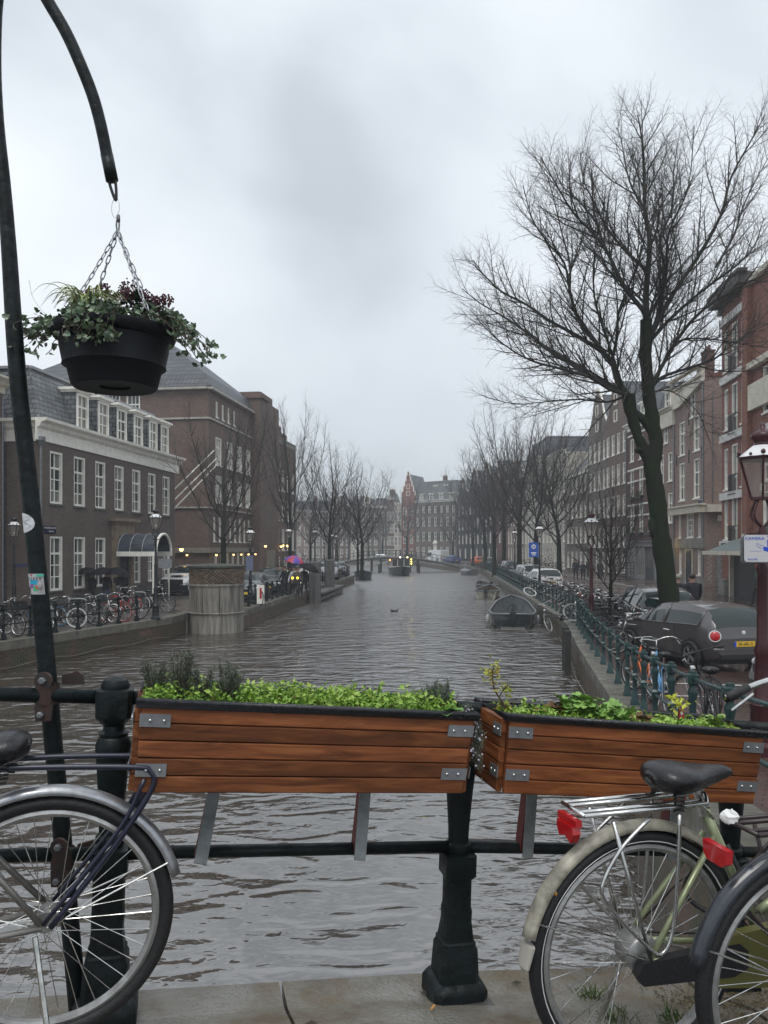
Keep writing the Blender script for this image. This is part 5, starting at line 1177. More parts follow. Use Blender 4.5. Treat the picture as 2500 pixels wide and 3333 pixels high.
# ================================================================== bicycles
def ringpts(r, n, cx=0, cz=0, y=0): return [(cx+r*math.cos(2*math.pi*i/n), y, cz+r*math.sin(2*math.pi*i/n)) for i in range(n)]
WM = {}
def wheel_parts(R0, detail, tyre_m, rim_m, wall=None, tr=0.021):
    key = (R0, detail, tyre_m.name, rim_m.name, wall.name if wall else '')
    if key in WM: return WM[key]
    n = 64 if detail >= 2 else 24; ts = 10 if detail >= 2 else 5
    t = MB(); t.tube(ringpts(R0-tr, n), tr, ts, closed=True); tm = t.mesh('tyre', tyre_m, smooth=True)
    r = MB(); r.tube(ringpts(R0-2*tr-0.008, n), 0.013, 8 if detail >= 2 else 4, closed=True, flat=1.1); r.lathe([(0.03, -0.035), (0.03, -0.03), (0.018, -0.028), (0.018, 0.028), (0.03, 0.03), (0.03, 0.035)], 12 if detail >= 2 else 6, ax='Y')
    if detail >= 2: r.tube([(0, -0.07, 0), (0, 0.07, 0)], 0.008, 6)
    rm = r.mesh('rim', rim_m, smooth=False, auto=40)
    s = MB(); ns = 36 if detail >= 2 else 14
    for i in range(ns):
        a = 2*math.pi*i/ns; sd = 1 if i % 2 else -1; off = (0.55 if (i//2) % 2 else -0.55)
        h = (0.029*math.cos(a+off*1.6), sd*0.03, 0.029*math.sin(a+off*1.6)); e = ((R0-2*tr-0.015)*math.cos(a), 0, (R0-2*tr-0.015)*math.sin(a))
        s.tube([h, e], 0.0013 if detail >= 2 else 0.003, 4 if detail >= 2 else 3, caps=False)
    sm = s.mesh('spokes', M_chrome)
    wl = None
    if wall:
        w = MB(); 
        for sy in (-1, 1): w.tube(ringpts(R0-tr*1.35, n, y=sy*tr*0.86), 0.0028 if detail >= 2 else 0.008, 4, closed=True)
        wl = w.mesh('reflective_stripe', wall)
    WM[key] = (rm, tm, sm, wl); return WM[key]
def bike(label, loc, rz, frame_m, tyre_m=None, rim_m=None, detail=1, fender_m=None, group=None, style='oma', rack=True, crate=None, wall=None, lean=0.0, saddle_z=0.90, R0=0.345, steer=0.25, rack_m=None, opts=()):
    t = thing('bicycle', label, 'bicycle', loc, rz, group); t.rotation_euler = (lean, 0, rz)
    tyre_m = tyre_m or M_rubber; rim_m = rim_m or M_alu; fender_m = fender_m or M_black; WB = 1.10; bb = Vector((0.46, 0, 0.29)); n = 10 if detail >= 2 else 5
    rm, tm, sm, wl = wheel_parts(R0, detail, tyre_m, rim_m, wall)
    def wheel(x, rzz=0):
        w = inst('wheel', rm, t, (x, 0, R0)); w.rotation_euler = (0, random.uniform(0, 6), rzz); inst('tyre', tm, w); inst('spokes', sm, w)
        if wl: inst('reflective_stripe', wl, w)
        return w
    wheel(0)
    st = steer; hd = Vector((WB-0.17, 0, 0.60)); ht = Vector((WB-0.24, 0, 0.82)); sc_ = Vector((0.27, 0, 0.62)); 
    m = MB()
    if style == 'men': m.tube([sc_+Vector((0, 0, .12)), ht+Vector((0, 0, -.03))], 0.0145, n)
    else: m.tube(bez([ht+Vector((0, 0, -.1)), (0.62, 0, 0.50), (0.44, 0, 0.40)], 4), 0.014, n)
    m.tube(bez([hd, (0.68, 0, 0.42), bb], 4) if style != 'men' else [hd, bb], 0.016, n); m.tube([bb, (0.235, 0, 0.74)], 0.0155, n); m.tube([hd+Vector((0.01, 0, -.02)), ht+Vector((-0.01, 0, 0.03))], 0.020, n)
    for s in (-1, 1):
        m.tube([bb+Vector((-.02, s*.03, 0)), (0.0, s*0.062, R0)], 0.0095, n); m.tube([(0.255, s*.022, 0.66), (0.0, s*0.062, R0)], 0.009, n)
    m.lathe([(0.024, -0.04), (0.024, 0.04)], n, tuple(bb), ax='Y'); m.obj('frame', frame_m, t, smooth=True)
    # front assembly rotated about steering axis: build at angle
    fr = Matrix.Translation(ht) @ Matrix.Rotation(st, 4, Vector((-0.3, 0, 1)).normalized()) @ Matrix.Translation(-ht)
    def F(p): return fr @ Vector(p)
    w = inst('wheel', rm, t); w.matrix_local = fr @ Matrix.Translation((WB, 0, R0)); inst('tyre', tm, w); inst('spokes', sm, w)
    if wl: inst('reflective_stripe', wl, w)
    m = MB()
    for s in (-1, 1): m.tube([F((WB-0.15, s*.045, 0.56)), F((WB-0.09, s*.05, 0.50)), F((WB, s*.055, R0))], 0.010, n)
    m.tube([F((WB-0.15, -.045, 0.57)), F((WB-0.15, .045, 0.57))], 0.012, n); m.obj('fork', frame_m, t, smooth=True)
    m = MB(); st0 = (WB-0.25, 0, 0.85); top = (WB-0.28, 0, 1.03)
    m.tube([F(st0), F(top)], 0.011, n)
    bar = [(-.24, .29, -.01), (-.12, .30, .015), (-.0, .27, .04), (.05, .14, .03), (.03, 0, 0), (.05, -.14, .03), (0, -.27, .04), (-.12, -.30, .015), (-.24, -.29, -.01)]
    if 'straight' in opts: bar = [(-.08, .32, 0), (-.02, .2, 0.0), (0, 0, 0), (-.02, -.2, 0.0), (-.08, -.32, 0)]
    m.tube(bez([F(Vector(top)+Vector(b)) for b in bar], 3), 0.0115, n); hb = m.obj('handlebar', M_chrome if 'blackbar' not in opts else M_black, t, smooth=True)
    for s in (0, -1):
        a = F(Vector(top)+Vector(bar[0 if s == 0 else -1])); b = F(Vector(top)+Vector(bar[1 if s == 0 else -2])); m = MB(); m.tube([a, a.lerp(b, 0.95)], [0.017, 0.016], n); m.obj('grip', M_rubber, hb, smooth=True)
        if detail >= 1:
            m = MB(); m.tube([a.lerp(b, 0.9)+Vector((.03, 0, -.02)), a+Vector((0.02, 0, -.045))], 0.005, 4); m.obj('brake_lever', M_chrome, hb)
    # saddle
    sd = MB(); zz = saddle_z
    prof = [(-.137, .02, .004, .010), (-.130, .068, .008, .028), (-.10, .092, .010, .040), (-.05, .096, .005, .042), (0, .075, 0, .037), (.05, .046, -.002, .030), (.10, .030, .002, .024), (.135, .022, .003, .018), (.152, .012, -.002, .009)]
    k = 12; vs = []
    for (x, w_, dz, hz_) in prof:
        for j in range(k):
            a = 2*math.pi*j/k; vs.append((0.18+x, w_*math.cos(a), zz+dz+hz_*math.sin(a)*(1 if math.sin(a) > 0 else 1.35)))
    fs = [(i*k+j, i*k+(j+1) % k, (i+1)*k+(j+1) % k, (i+1)*k+j) for i in range(len(prof)-1) for j in range(k)]+[tuple(range(k)), tuple((len(prof)-1)*k+j for j in range(k-1, -1, -1))]
    sd.add(vs, fs); so = sd.obj('saddle', M_leather, t, smooth=True)
    if detail >= 2: so.modifiers.new('s', 'SUBSURF').render_levels = 1
    if detail >= 2:
        for s in (-1, 1):
            m = MB(); m.tube([(0.105+0.014*math.cos(j*1.2), s*0.055+0.014*math.sin(j*1.2), zz-0.035-j*0.0022) for j in range(24)], 0.0035, 5); m.obj('saddle_spring', M_black, so)
    m = MB(); m.tube([(0.235, 0, 0.72), (0.205, 0, zz-0.03)], 0.0125, n); m.obj('seat_post', M_chrome, t)
    # fenders
    def fender(cx, a0, a1, Mx=None, nm='fender'):
        m = MB(); rr = R0+0.022; k = 26 if detail >= 2 else 10; w = 0.027; vs = []; fs = []
        sec = [(-w, -0.017), (-w*.8, -0.003), (-w*.4, 0.006), (0, 0.009), (w*.4, 0.006), (w*.8, -0.003), (w, -0.017)] if detail >= 2 else [(-w, -.014), (0, .006), (w, -.014)]
        for i in range(k+1):
            a = R(a0+(a1-a0)*i/k)
            for (y, dr) in sec:
                p = Vector((cx+(rr+dr)*math.cos(a), y, R0+(rr+dr)*math.sin(a))); vs.append(Mx @ p if Mx is not None else p)
        S_ = len(sec)
        for i in range(k):
            for j in range(S_-1): fs.append((i*S_+j, i*S_+j+1, (i+1)*S_+j+1, (i+1)*S_+j))
        m.add(vs, fs); fo = m.obj(nm, fender_m, t, smooth=True)
        if detail >= 2:
            md = fo.modifiers.new('t', 'SOLIDIFY'); md.thickness = 0.0015
            m = MB()
            for s in (-1, 1):
                for aa in ((a0+12) if a0 > 90 else a0+70,) if Mx is None else ():
                    pass
        return fo
    if 'nofender' not in opts:
        ro = fender(0, 38, 166 if detail >= 2 else 190)
        fender(WB, 15, 150, fr, 'fender')
        if detail >= 2:
            m = MB()
            for s in (-1, 1): m.tube([(-0.01, s*0.066, R0), ((R0+0.01)*math.cos(R(158)), s*0.032, R0+(R0+0.01)*math.sin(R(158)))], 0.0028, 5)
            m.obj('fender_stay', M_chrome, ro)
    if rack:
        rkm = rack_m or M_black; zt = 2*R0+0.045; m = MB(); rr = 0.0065 if detail >= 2 else 0.008
        if 'hoop' in opts:   # double tube dutch carrier bending down to the axle
            for s in (-1, 1):
                m.tube(bez([(0.24, s*.035, zt+0.055), (0.0, s*.055, zt+0.05), (-0.24, s*.062, zt+0.035), (-0.285, s*.062, zt+0.02), (-0.29, s*.062, zt-0.03), (-0.20, s*.062, zt-0.17), (-0.02, s*.068, R0)], 6), 0.0085, n)
                m.tube(bez([(-0.27, s*.062, zt+0.0), (-0.20, s*.064, zt-0.14), (-0.0, s*.070, R0+.01)], 5), 0.0065, n)
            m.tube([(-0.285, -.062, zt+.02), (-0.285, .062, zt+.02)], 0.008, n)
        else:
            for y in (-.06, -.03, .03, .06): m.tube([(0.20, y, zt+0.03), (-0.21, y, zt+0.035)], rr, n)
            m.tube(bez([(0.20, -.06, zt+.02), (0.23, 0, zt+.045), (0.20, .06, zt+.02)], 4), rr, n); m.tube([(-0.21, -.06, zt+.035), (-0.21, .06, zt+.035)], rr, n)
            for s in (-1, 1):
                m.tube(bez([(0.10, s*.062, zt+.01), (0.09, s*.07, zt-.12), (0.07, s*.072, R0+.08), (0.03, s*.07, R0+0.015), (-.03, s*.07, R0+.06), (-.14, s*.07, zt-.22), (-.16, s*.07, zt-.16), (-0.10, s*.065, zt-.07), (0.0, s*.062, zt+.01)], 4), rr*0.9, n)
                m.tube([(-0.12, s*.062, zt+.012), (0.0, s*.068, R0)], rr*0.9, n)
            m.tube([(0.20, -.03, zt+.02), (0.26, -.01, 0.71)], rr*.8, n); m.tube([(0.20, .03, zt+.02), (0.26, .01, 0.71)], rr*.8, n)
        ra = m.obj('rear_rack', rkm, t, smooth=True)
        if detail >= 2 and 'hoop' not in opts and 'bar_light' not in opts:
            m = MB(); 
            m.ext([(-.042, .012), (.042, .012), (.046, -.006), (.03, -.032), (0, -.022), (-.03, -.036), (-.046, -.008)], lambda u, v, q_: (q_, u, zt-.012+v), -0.238, -0.214)
            m.box((-0.222, 0, zt+0.01), (0.02, 0.10, 0.018)); lo = m.obj('tail_light', M_redl, t, smooth=False, auto=40)
    if 'bar_light' in opts:
        m = MB(); m.ext([(-.048, .016), (.048, .016), (.044, -.02), (.028, -.032), (-.028, -.032), (-.044, -.02)], lambda u, v, q_: (q_, u, 0.725+v), -0.295, -0.275); m.obj('tail_light', M_redl, t)
    # drive side
    if detail >= 1:
        m = MB(); cg = [(.20, .075), (.46, .095), (.54, .06), (.56, 0), (.54, -.06), (.46, -.095), (.20, -.065), (.16, 0)]
        m.ext(cg, lambda u, v, q_: (u, q_, 0.315+v-0.02*(u/.5)), -0.075, -0.045)
        cgm = M_black
        for o_ in opts:
            if isinstance(o_, tuple) and o_[0] == 'guard': cgm = o_[1]
        m.obj('chain_guard', cgm, t)
        if cgm is not M_black: m = MB(); m.ext([(-.03, .035), (.30, .055), (.33, .03), (.33, -.02), (.28, -.04), (-.03, -.03), (-.05, 0)], lambda u, v, q_: (u, q_, 0.315+v-0.02*(u/.5)), -0.078, -0.048); m.obj('chain_case', M_rubber, t)
        m = MB(); m.tube([bb+Vector((0, -.09, 0)), bb+Vector((0.10, -.10, 0.13))], [0.012, 0.009], n); m.tube([bb+Vector((0, .07, 0)), bb+Vector((-0.10, .08, -0.13))], [0.012, 0.009], n); m.lathe([(0.03, -.012), (0.03, 0.0)], n+4, (bb.x, -.085, bb.z), ax='Y')
        cr = m.obj('crank', M_chrome, t)
        for (a, b, c) in ((0.10, -.15, 0.13), (-.10, .13, -.13)):
            m = MB(); m.box((bb.x+a, b, bb.z+c), (0.09, 0.09, 0.022)); m.obj('pedal', M_rubber, cr)
        m = MB(); m.tube([(0.02, .07, R0-.02), (-0.04, .16, 0.01)], 0.008, n); m.obj('kickstand', M_chrome, t)
        m = MB(); m.blob(F((WB-0.12, 0, 0.80)), (0.045, 0.04, 0.04), 8, 6); m.obj('headlight', M_chrome, t)
    if crate:
        m = MB(); cx_, cz_ = (WB+0.02, 0.86) if crate != 'rear' else (-0.05, 0.78)
        for z in (0, .07, .14, .2):
            for (a, b, c, d) in ((-.15, -.19, .15, -.19), (.15, -.19, .15, .19), (.15, .19, -.15, .19), (-.15, .19, -.15, -.19)): m.bar(F((cx_+a, b, cz_+z)) if crate != 'rear' else (cx_+a, b, cz_+z), F((cx_+c, d, cz_+z)) if crate != 'rear' else (cx_+c, d, cz_+z), 0.012, 0.045)
        pts = [F((cx_+a, b, cz_-.02)) if crate != 'rear' else Vector((cx_+a, b, cz_-.02)) for a, b in ((-.15, -.19), (.15, -.19), (.15, .19), (-.15, .19))]
        m.quad(*pts); m.obj('crate', M_black if crate != 'grey' else M_steel, t)
    return t

# ================================================================== cars
def car(label, loc, rz, kind, paint, cat='car', group=None, near=False, plate=None, opts=()):
    """x forward, origin on the ground under the middle"""
    T = dict(
     hatch=dict(L=4.06, Wd=1.72, x=[0, .05, .22, .45, .80, 1.25, 1.75, 2.2, 2.55, 2.9, 3.2, 3.55, 3.85, 4.0, 4.06],
        roof=[.74, .98, 1.19, 1.38, 1.445, 1.465, 1.455, 1.40, 1.26, 1.06, .965, .90, .79, .66, .50], belt=[.70, .86, .96, .985, .985, .965, .945, .93, .92, .915, .89, .83, .73, .60, .46], w=[.66, .78, .83, .85, .86, .86, .86, .86, .86, .855, .85, .84, .79, .70, .60], gi=(3, 9), rw=(1, 3), ws=(7, 10), wx=(.68, 3.19), wr=.315),
     wagon=dict(L=4.5, Wd=1.80, x=[0, .04, .15, .35, .8, 1.4, 2.0, 2.5, 2.85, 3.2, 3.5, 3.9, 4.25, 4.42, 4.5],
        roof=[.8, 1.05, 1.28, 1.46, 1.54, 1.56, 1.55, 1.50, 1.36, 1.14, 1.03, .97, .86, .72, .55], belt=[.72, .92, 1.0, 1.02, 1.01, 1.0, .985, .97, .96, .955, .94, .90, .79, .64, .5], w=[.75, .84, .88, .9, .9, .9, .9, .9, .9, .9, .89, .88, .83, .74, .64], gi=(2, 9), rw=(1, 3), ws=(7, 10), wx=(.8, 3.5), wr=.34),
     van=dict(L=5.6, Wd=2.0, x=[0, .03, .06, .1, 1.0, 2.0, 3.2, 4.0, 4.5, 4.8, 5.0, 5.2, 5.4, 5.52, 5.6],
        roof=[2.3, 2.4, 2.5, 2.55, 2.56, 2.56, 2.55, 2.5, 2.25, 1.9, 1.62, 1.35, 1.12, .9, .6], belt=[1.2, 1.25, 1.25, 1.25, 1.25, 1.25, 1.25, 1.25, 1.25, 1.22, 1.18, 1.1, .98, .8, .5], w=[.95, .98, 1, 1, 1, 1, 1, 1, 1, 1, .98, .96, .92, .85, .7], gi=(6, 9), rw=(0, 0), ws=(8, 11), wx=(1.1, 4.6), wr=.35))
    k = dict(T['wagon' if kind == 'pickup' else kind])
    if kind != 'van':
        SUBD = 3
        def sm_(a):
            o_ = []
            for i in range(len(a)-1):
                p0, p1, p2, p3 = a[max(0, i-1)], a[i], a[i+1], a[min(len(a)-1, i+2)]
                for q_ in range(SUBD):
                    t_ = q_/SUBD; o_.append(0.5*(2*p1+(p2-p0)*t_+(2*p0-5*p1+4*p2-p3)*t_*t_+(3*p1-p0-3*p2+p3)*t_**3))
            return o_+[a[-1]]
        def ln_(a): return [a[i]+(a[i+1]-a[i])*q_/SUBD for i in range(len(a)-1) for q_ in range(SUBD)]+[a[-1]]
        for kk_ in ('roof', 'belt', 'w'): k[kk_] = sm_(k[kk_])
        k['x'] = ln_(k['x'])
        for kk_ in ('gi', 'rw', 'ws'): k[kk_] = tuple(v*SUBD for v in k[kk_])
    else: SUBD = 1
    root = thing('parked_car' if cat == 'car' else cat.replace(' ', '_'), label, cat, loc, rz, group)
    L, Wd = k['L'], k['Wd']; x0 = -L/2; P = len(k['x']); sub = 2 if near else 1
    zb = [0.36, .30, .24] + [.2]*(P-6)+[.22, .26, .34]
    if SUBD == 3: zb = ln_([0.36, .30, .24]+[.2]*9+[.22, .26, .34])
    def ring(i):
        x = k['x'][i]+x0; w = k['w'][i]; rf = k['roof'][i]; b = k['belt'][i]; z0 = zb[i]
        hh = rf-b; ty = w*(0.70 if hh > .25 else 0.80 if hh > .12 else .86)
        if kind == 'van': ty = w*.9
        return [(x, 0, z0), (x, w*.86, z0), (x, w*.97, z0+.10), (x, w, z0+(b-z0)*.5), (x, w*.965, b), (x, ty+(w*.93-ty)*.42, b+hh*.62), (x, ty, rf-.035*min(1, hh*4)), (x, ty*.55, rf), (x, 0, rf+.008)]
    rings = [ring(i) for i in range(P)]; n = 9
    verts = []; 
    for r in rings: verts += r + [(p[0], -p[1], p[2]) for p in reversed(r[1:-1])]
    m_ = 16
    def vi(i, j): return i*m_+j % m_
    body, glass = [], []
    g0, g1 = k['gi']; r0, r1 = k['rw']; w0, w1 = k['ws']
    pill = {g0+2 if kind != 'van' else 99, g0+4 if kind != 'van' else 99}
    for i in range(P-1):
        for j in range(m_):
            jj = j if j < 8 else 15-j   # mirrored segment index 0..7
            f = (vi(i, j), vi(i+1, j), vi(i+1, j+1), vi(i, j+1)); gl = None
            if jj == 4 and g0 <= i < g1: gl = 'side_window'
            if jj in (6, 7) and r0 <= i < r1: gl = 'rear_window'
            if jj in (5, 6, 7) and w0 <= i < w1-SUBD: gl = 'windscreen'
            if jj == 4 and abs(i-(g0+SUBD*3 if kind == 'hatch' else g0+SUBD*3)) < 1: gl = None
            if gl == 'side_window': gl = 'side_window'+('_l' if j < 8 else '_r')+('a' if i < g0+SUBD*3 else 'b')
            if gl: glass.append((gl, f))
            else: body.append(f)
    body.append(tuple(range(m_-1, -1, -1))); body.append(tuple(vi(P-1, j) for j in range(m_)))
    mb = MB(); mb.add(verts, body); bo = mb.obj('body', [paint], root, smooth=True)
    me = bo.data
    try: me.set_sharp_from_angle(angle=R(38))
    except Exception: pass
    for gname in ('side_window_la', 'side_window_lb', 'side_window_ra', 'side_window_rb', 'rear_window', 'windscreen'):
        fs = [f for g, f in glass if g == gname]
        if not fs: continue
        used = sorted({v for f in fs for v in f}); mp = {v: i for i, v in enumerate(used)}
        mb = MB(); mb.add([verts[v] for v in used], [tuple(mp[v] for v in f) for f in fs]); mb.obj(gname[:11], G_car, root, smooth=True)
    # pillars and trim over the side glass
    mb = MB()
    for s in (-1, 1):
        for i in ([g0, g0+3*SUBD, g0+5*SUBD] if kind == 'hatch' else [g0+1*SUBD, g0+3*SUBD, g0+5*SUBD]):
            if kind == 'van' or i >= P: continue
            a = rings[i][4]; b = rings[i][6]; mid = rings[i][5]
            mb.tube([(a[0], s*(a[1]+.002), a[2]), (mid[0]+0.02, s*(mid[1]+.004), mid[2]), (b[0]+.03, s*(b[1]+.002), b[2])], 0.030, 5)
        mb.tube([(rings[i][4][0], s*(rings[i][4][1]+.004), rings[i][4][2]+.01) for i in range(g0, g1+1)], 0.014, 4)
    if kind != 'van': mb.obj('pillar', paint if 'bpillar' not in opts else M_black, root, smooth=True)
    # seams, sills, arches
    mb = MB()
    for s in (-1, 1):
        for xw in k['wx']:
            c = Vector((xw+x0, s*Wd/2*.955, k['wr'])); pr = [(k['wr']+.055, 0), (k['wr']+.05, s*.055), (0.02, s*.052)]
            a = [];
            nn = 22
            for q in range(nn+1):
                an = math.pi*(-0.06+1.12*q/nn); a.append((c.x+(k['wr']+.06)*math.cos(an), s*Wd/2*1.003, c.z+(k['wr']+.06)*math.sin(an)))
            b = len(mb.v); a2 = [(c.x+(p[0]-c.x)*k['wr']*.97/(k['wr']+.06), p[1], c.z+(p[2]-c.z)*k['wr']*.97/(k['wr']+.06)) for p in a]; mb.v += a+a2
            for q in range(nn): mb.f.append((b+q, b+q+1, b+nn+2+q, b+nn+1+q)); mb.m.append(0)
        mb.bar((k['wx'][0]+x0+.35, s*Wd/2*.99, .24), (k['wx'][1]+x0-.35, s*Wd/2*.99, .24), 0.05, 0.10)
    mb.box((x0+L/2, 0, .22), (L*.92, Wd*.86, .12)); mb.obj('wheel_arch', M_rubber, root)
    if near or 'seam' in opts:
        mb = MB()
        for s in (-1, 1):
            for xx in (1.32, 2.72):
                mb.tube([(xx+x0, s*(Wd/2*1.001), .30), (xx+x0-.02, s*(Wd/2*1.004), .60), (xx+x0+.03, s*(Wd/2*.975), .95)], 0.004, 4)
        mb.obj('door_seam', M_rubber, root)
    # wheels
    key = ('carwheel', k['wr'], near)
    if key not in WM:
        t = MB(); t.lathe([(k['wr']*.66, -.108), (k['wr']*.92, -.112), (k['wr'], -.085), (k['wr'], .085), (k['wr']*.92, .112), (k['wr']*.66, .108)], 28, ax='Y', cap=False); 
        r_ = MB(); r_.lathe([(k['wr']*.68, -.095), (k['wr']*.64, -.098), (k['wr']*.60, -.05), (0.01, -.045)], 24, ax='Y', cap=False, mi=1); r_.lathe([(k['wr']*.68, .095), (k['wr']*.64, .098), (k['wr']*.60, .05), (0.01, .045)], 24, ax='Y', cap=False, mi=1)
        for s in (-1, 1):
            r_.tube(ringpts(k['wr']*.645, 26, y=s*.09), 0.012, 5, closed=True)
            for q in range(5):
                for dd in (-.16, .16):
                    a = 2*math.pi*q/5; r_.bar((.02*math.cos(a), s*.083, .02*math.sin(a)), (k['wr']*.63*math.cos(a+dd), s*.085, k['wr']*.63*math.sin(a+dd)), 0.028, 0.028, up=(0, 1, 0.01))
            r_.lathe([(0.045, s*.06), (0.045, s*.098)], 10, ax='Y')
        WM[key] = (t.mesh('wheel', M_rubber, auto=40), r_.mesh('rim', [M_alu, M_black]))
    for xw in k['wx']:
        for s in (-1, 1):
            w = inst('wheel', WM[key][0], root, (xw+x0, s*(Wd/2-.055), k['wr'])); inst('rim', WM[key][1], w)
    # lights, plate, mirrors
    hw = k['w'][SUBD]
    for s in (-1, 1):
        if kind == 'hatch' and 'round' in opts:
            q = MB(); q.lathe([(0.135, 0.0), (0.13, -.03), (0.105, -.036)], 20, ax='X'); q.lathe([(.003, -.0365), (0.105, -.036)], 20, ax='X')
            q = MB(); q.lathe([(0.128, 0.03), (0.128, -.012), (0.118, -.022), (0.108, -.02), (0.108, 0.03)], 24, ax='X', cap=False); o = q.obj('lamp_ring', mat('pale_chrome', (.7, .7, .7), .3), root, smooth=True, auto=30)
            o.location = (x0+0.03, s*(hw-.065), .80); o.rotation_euler = (0, R(8), s*R(-26))
            q = MB(); q.lathe([(0.11, 0.0), (0.10, -.022), (0.06, -.034), (0.001, -.036)], 20, ax='X'); q.obj('tail_light', M_redl, o, smooth=True)
        else:
            q = MB(); hz = .86 if kind != 'van' else 1.0; q.box((0, 0, 0), (.05, .17, .24 if kind == 'van' else .15)); o = q.obj('tail_light', M_redl, root); o.location = (x0+.07 if kind != 'van' else x0+.01, s*(hw-.085), hz-.03); o.rotation_euler = (0, 0, s*R(-22))
        q = MB(); q.blob((0, 0, 0), (.10, .17, .085), 10, 6); o = q.obj('headlight', mat('headlight_glass', (.55, .57, .58), .08) if 'lit' not in opts else mat('headlight_on', (1, 1, .9), .2, emit=(1, .97, .75), estr=40), root, smooth=True); o.location = (L/2-.16, s*(k['w'][-2*SUBD-1]-.16), .66 if kind != 'van' else .85)
        q = MB(); q.blob((0, 0, 0), (.06, .10, .075), 8, 6); q.bar((0, -s*.16, -.04), (0, 0, 0), .04, .04); o = q.obj('wing_mirror', paint, root, smooth=True); o.location = (k['x'][9*SUBD]+x0-.10, s*(Wd/2+.09), k['belt'][9*SUBD]+.05)
    q = MB(); q.box((-L/2-.012 if kind != 'hatch' else -L/2+.0, 0, .62), (.02, .52, .115)); pl = q.obj('number_plate', mat('yellow_plate', (.75, .48, .03), .4), root)
    q = MB(); q.box((L/2+.002, 0, .45), (.02, .52, .115)); q.obj('number_plate', MATS['yellow_plate'], root)
    q = MB(); q.box((L/2-.03, 0, .60), (.06, .9, .14)); q.box((L/2-.02, 0, .34), (.06, 1.1, .16)); q.obj('grille', M_black, root)
    q = MB(); q.box((-L/2+.03, 0, .34), (.08, Wd*.7, .10)); q.obj('rear_diffuser', M_rubber, root)
    if near:
        q = MB(); q.tube([(x0+1.0, 0, 1.445), (x0+.84, 0, 1.66)], .006, 5); q.obj('antenna', M_rubber, root)
        q = MB(); q.tube([(x0+.20, -.02, 1.03), (x0+.235, .30, 1.06), (x0+.24, .36, 1.065)], [.016, .012, .008], 6); q.obj('rear_wiper', M_rubber, root)
        q = MB(); q.lathe([(0.045, 0), (0.045, -.012), (.03, -.02)], 16, (x0+.035, 0, .865), ax='X'); q.obj('badge', MATS['pale_chrome'], root)
        q = MB(); q.box((-L/2-.006, 0.235, .62), (.014, .05, .11)); q.obj('blue_strip', MATS['sign_blue'] if 'sign_blue' in MATS else mat('sign_blue', (0.01, 0.07, 0.55), 0.35), pl)
        o = text_obj('lettering', plate or '', .098, M_rubber, pl, (-L/2-.0125, -.02, .618), (R(90), 0, R(-90)), ext=.002, sx=1.0)
        for s in (-1, 1):
            q = MB(); q.tube([(x0+1.50, s*(Wd/2+.012), .80), (x0+1.68, s*(Wd/2+.022), .805), (x0+1.72, s*(Wd/2+.012), .80)], .014, 6); q.obj('door_handle', MATS['pale_chrome'], root)
            q = MB(); q.box((x0+.10, s*.55, .36), (.03, .26, .07)); q.obj('fog_light', M_redl, root)
        q = MB(); q.bar((x0+.01, -.78, .50), (x0+.01, .78, .50), .05, .035); q.obj('bumper_strip', paint, root)
    return root

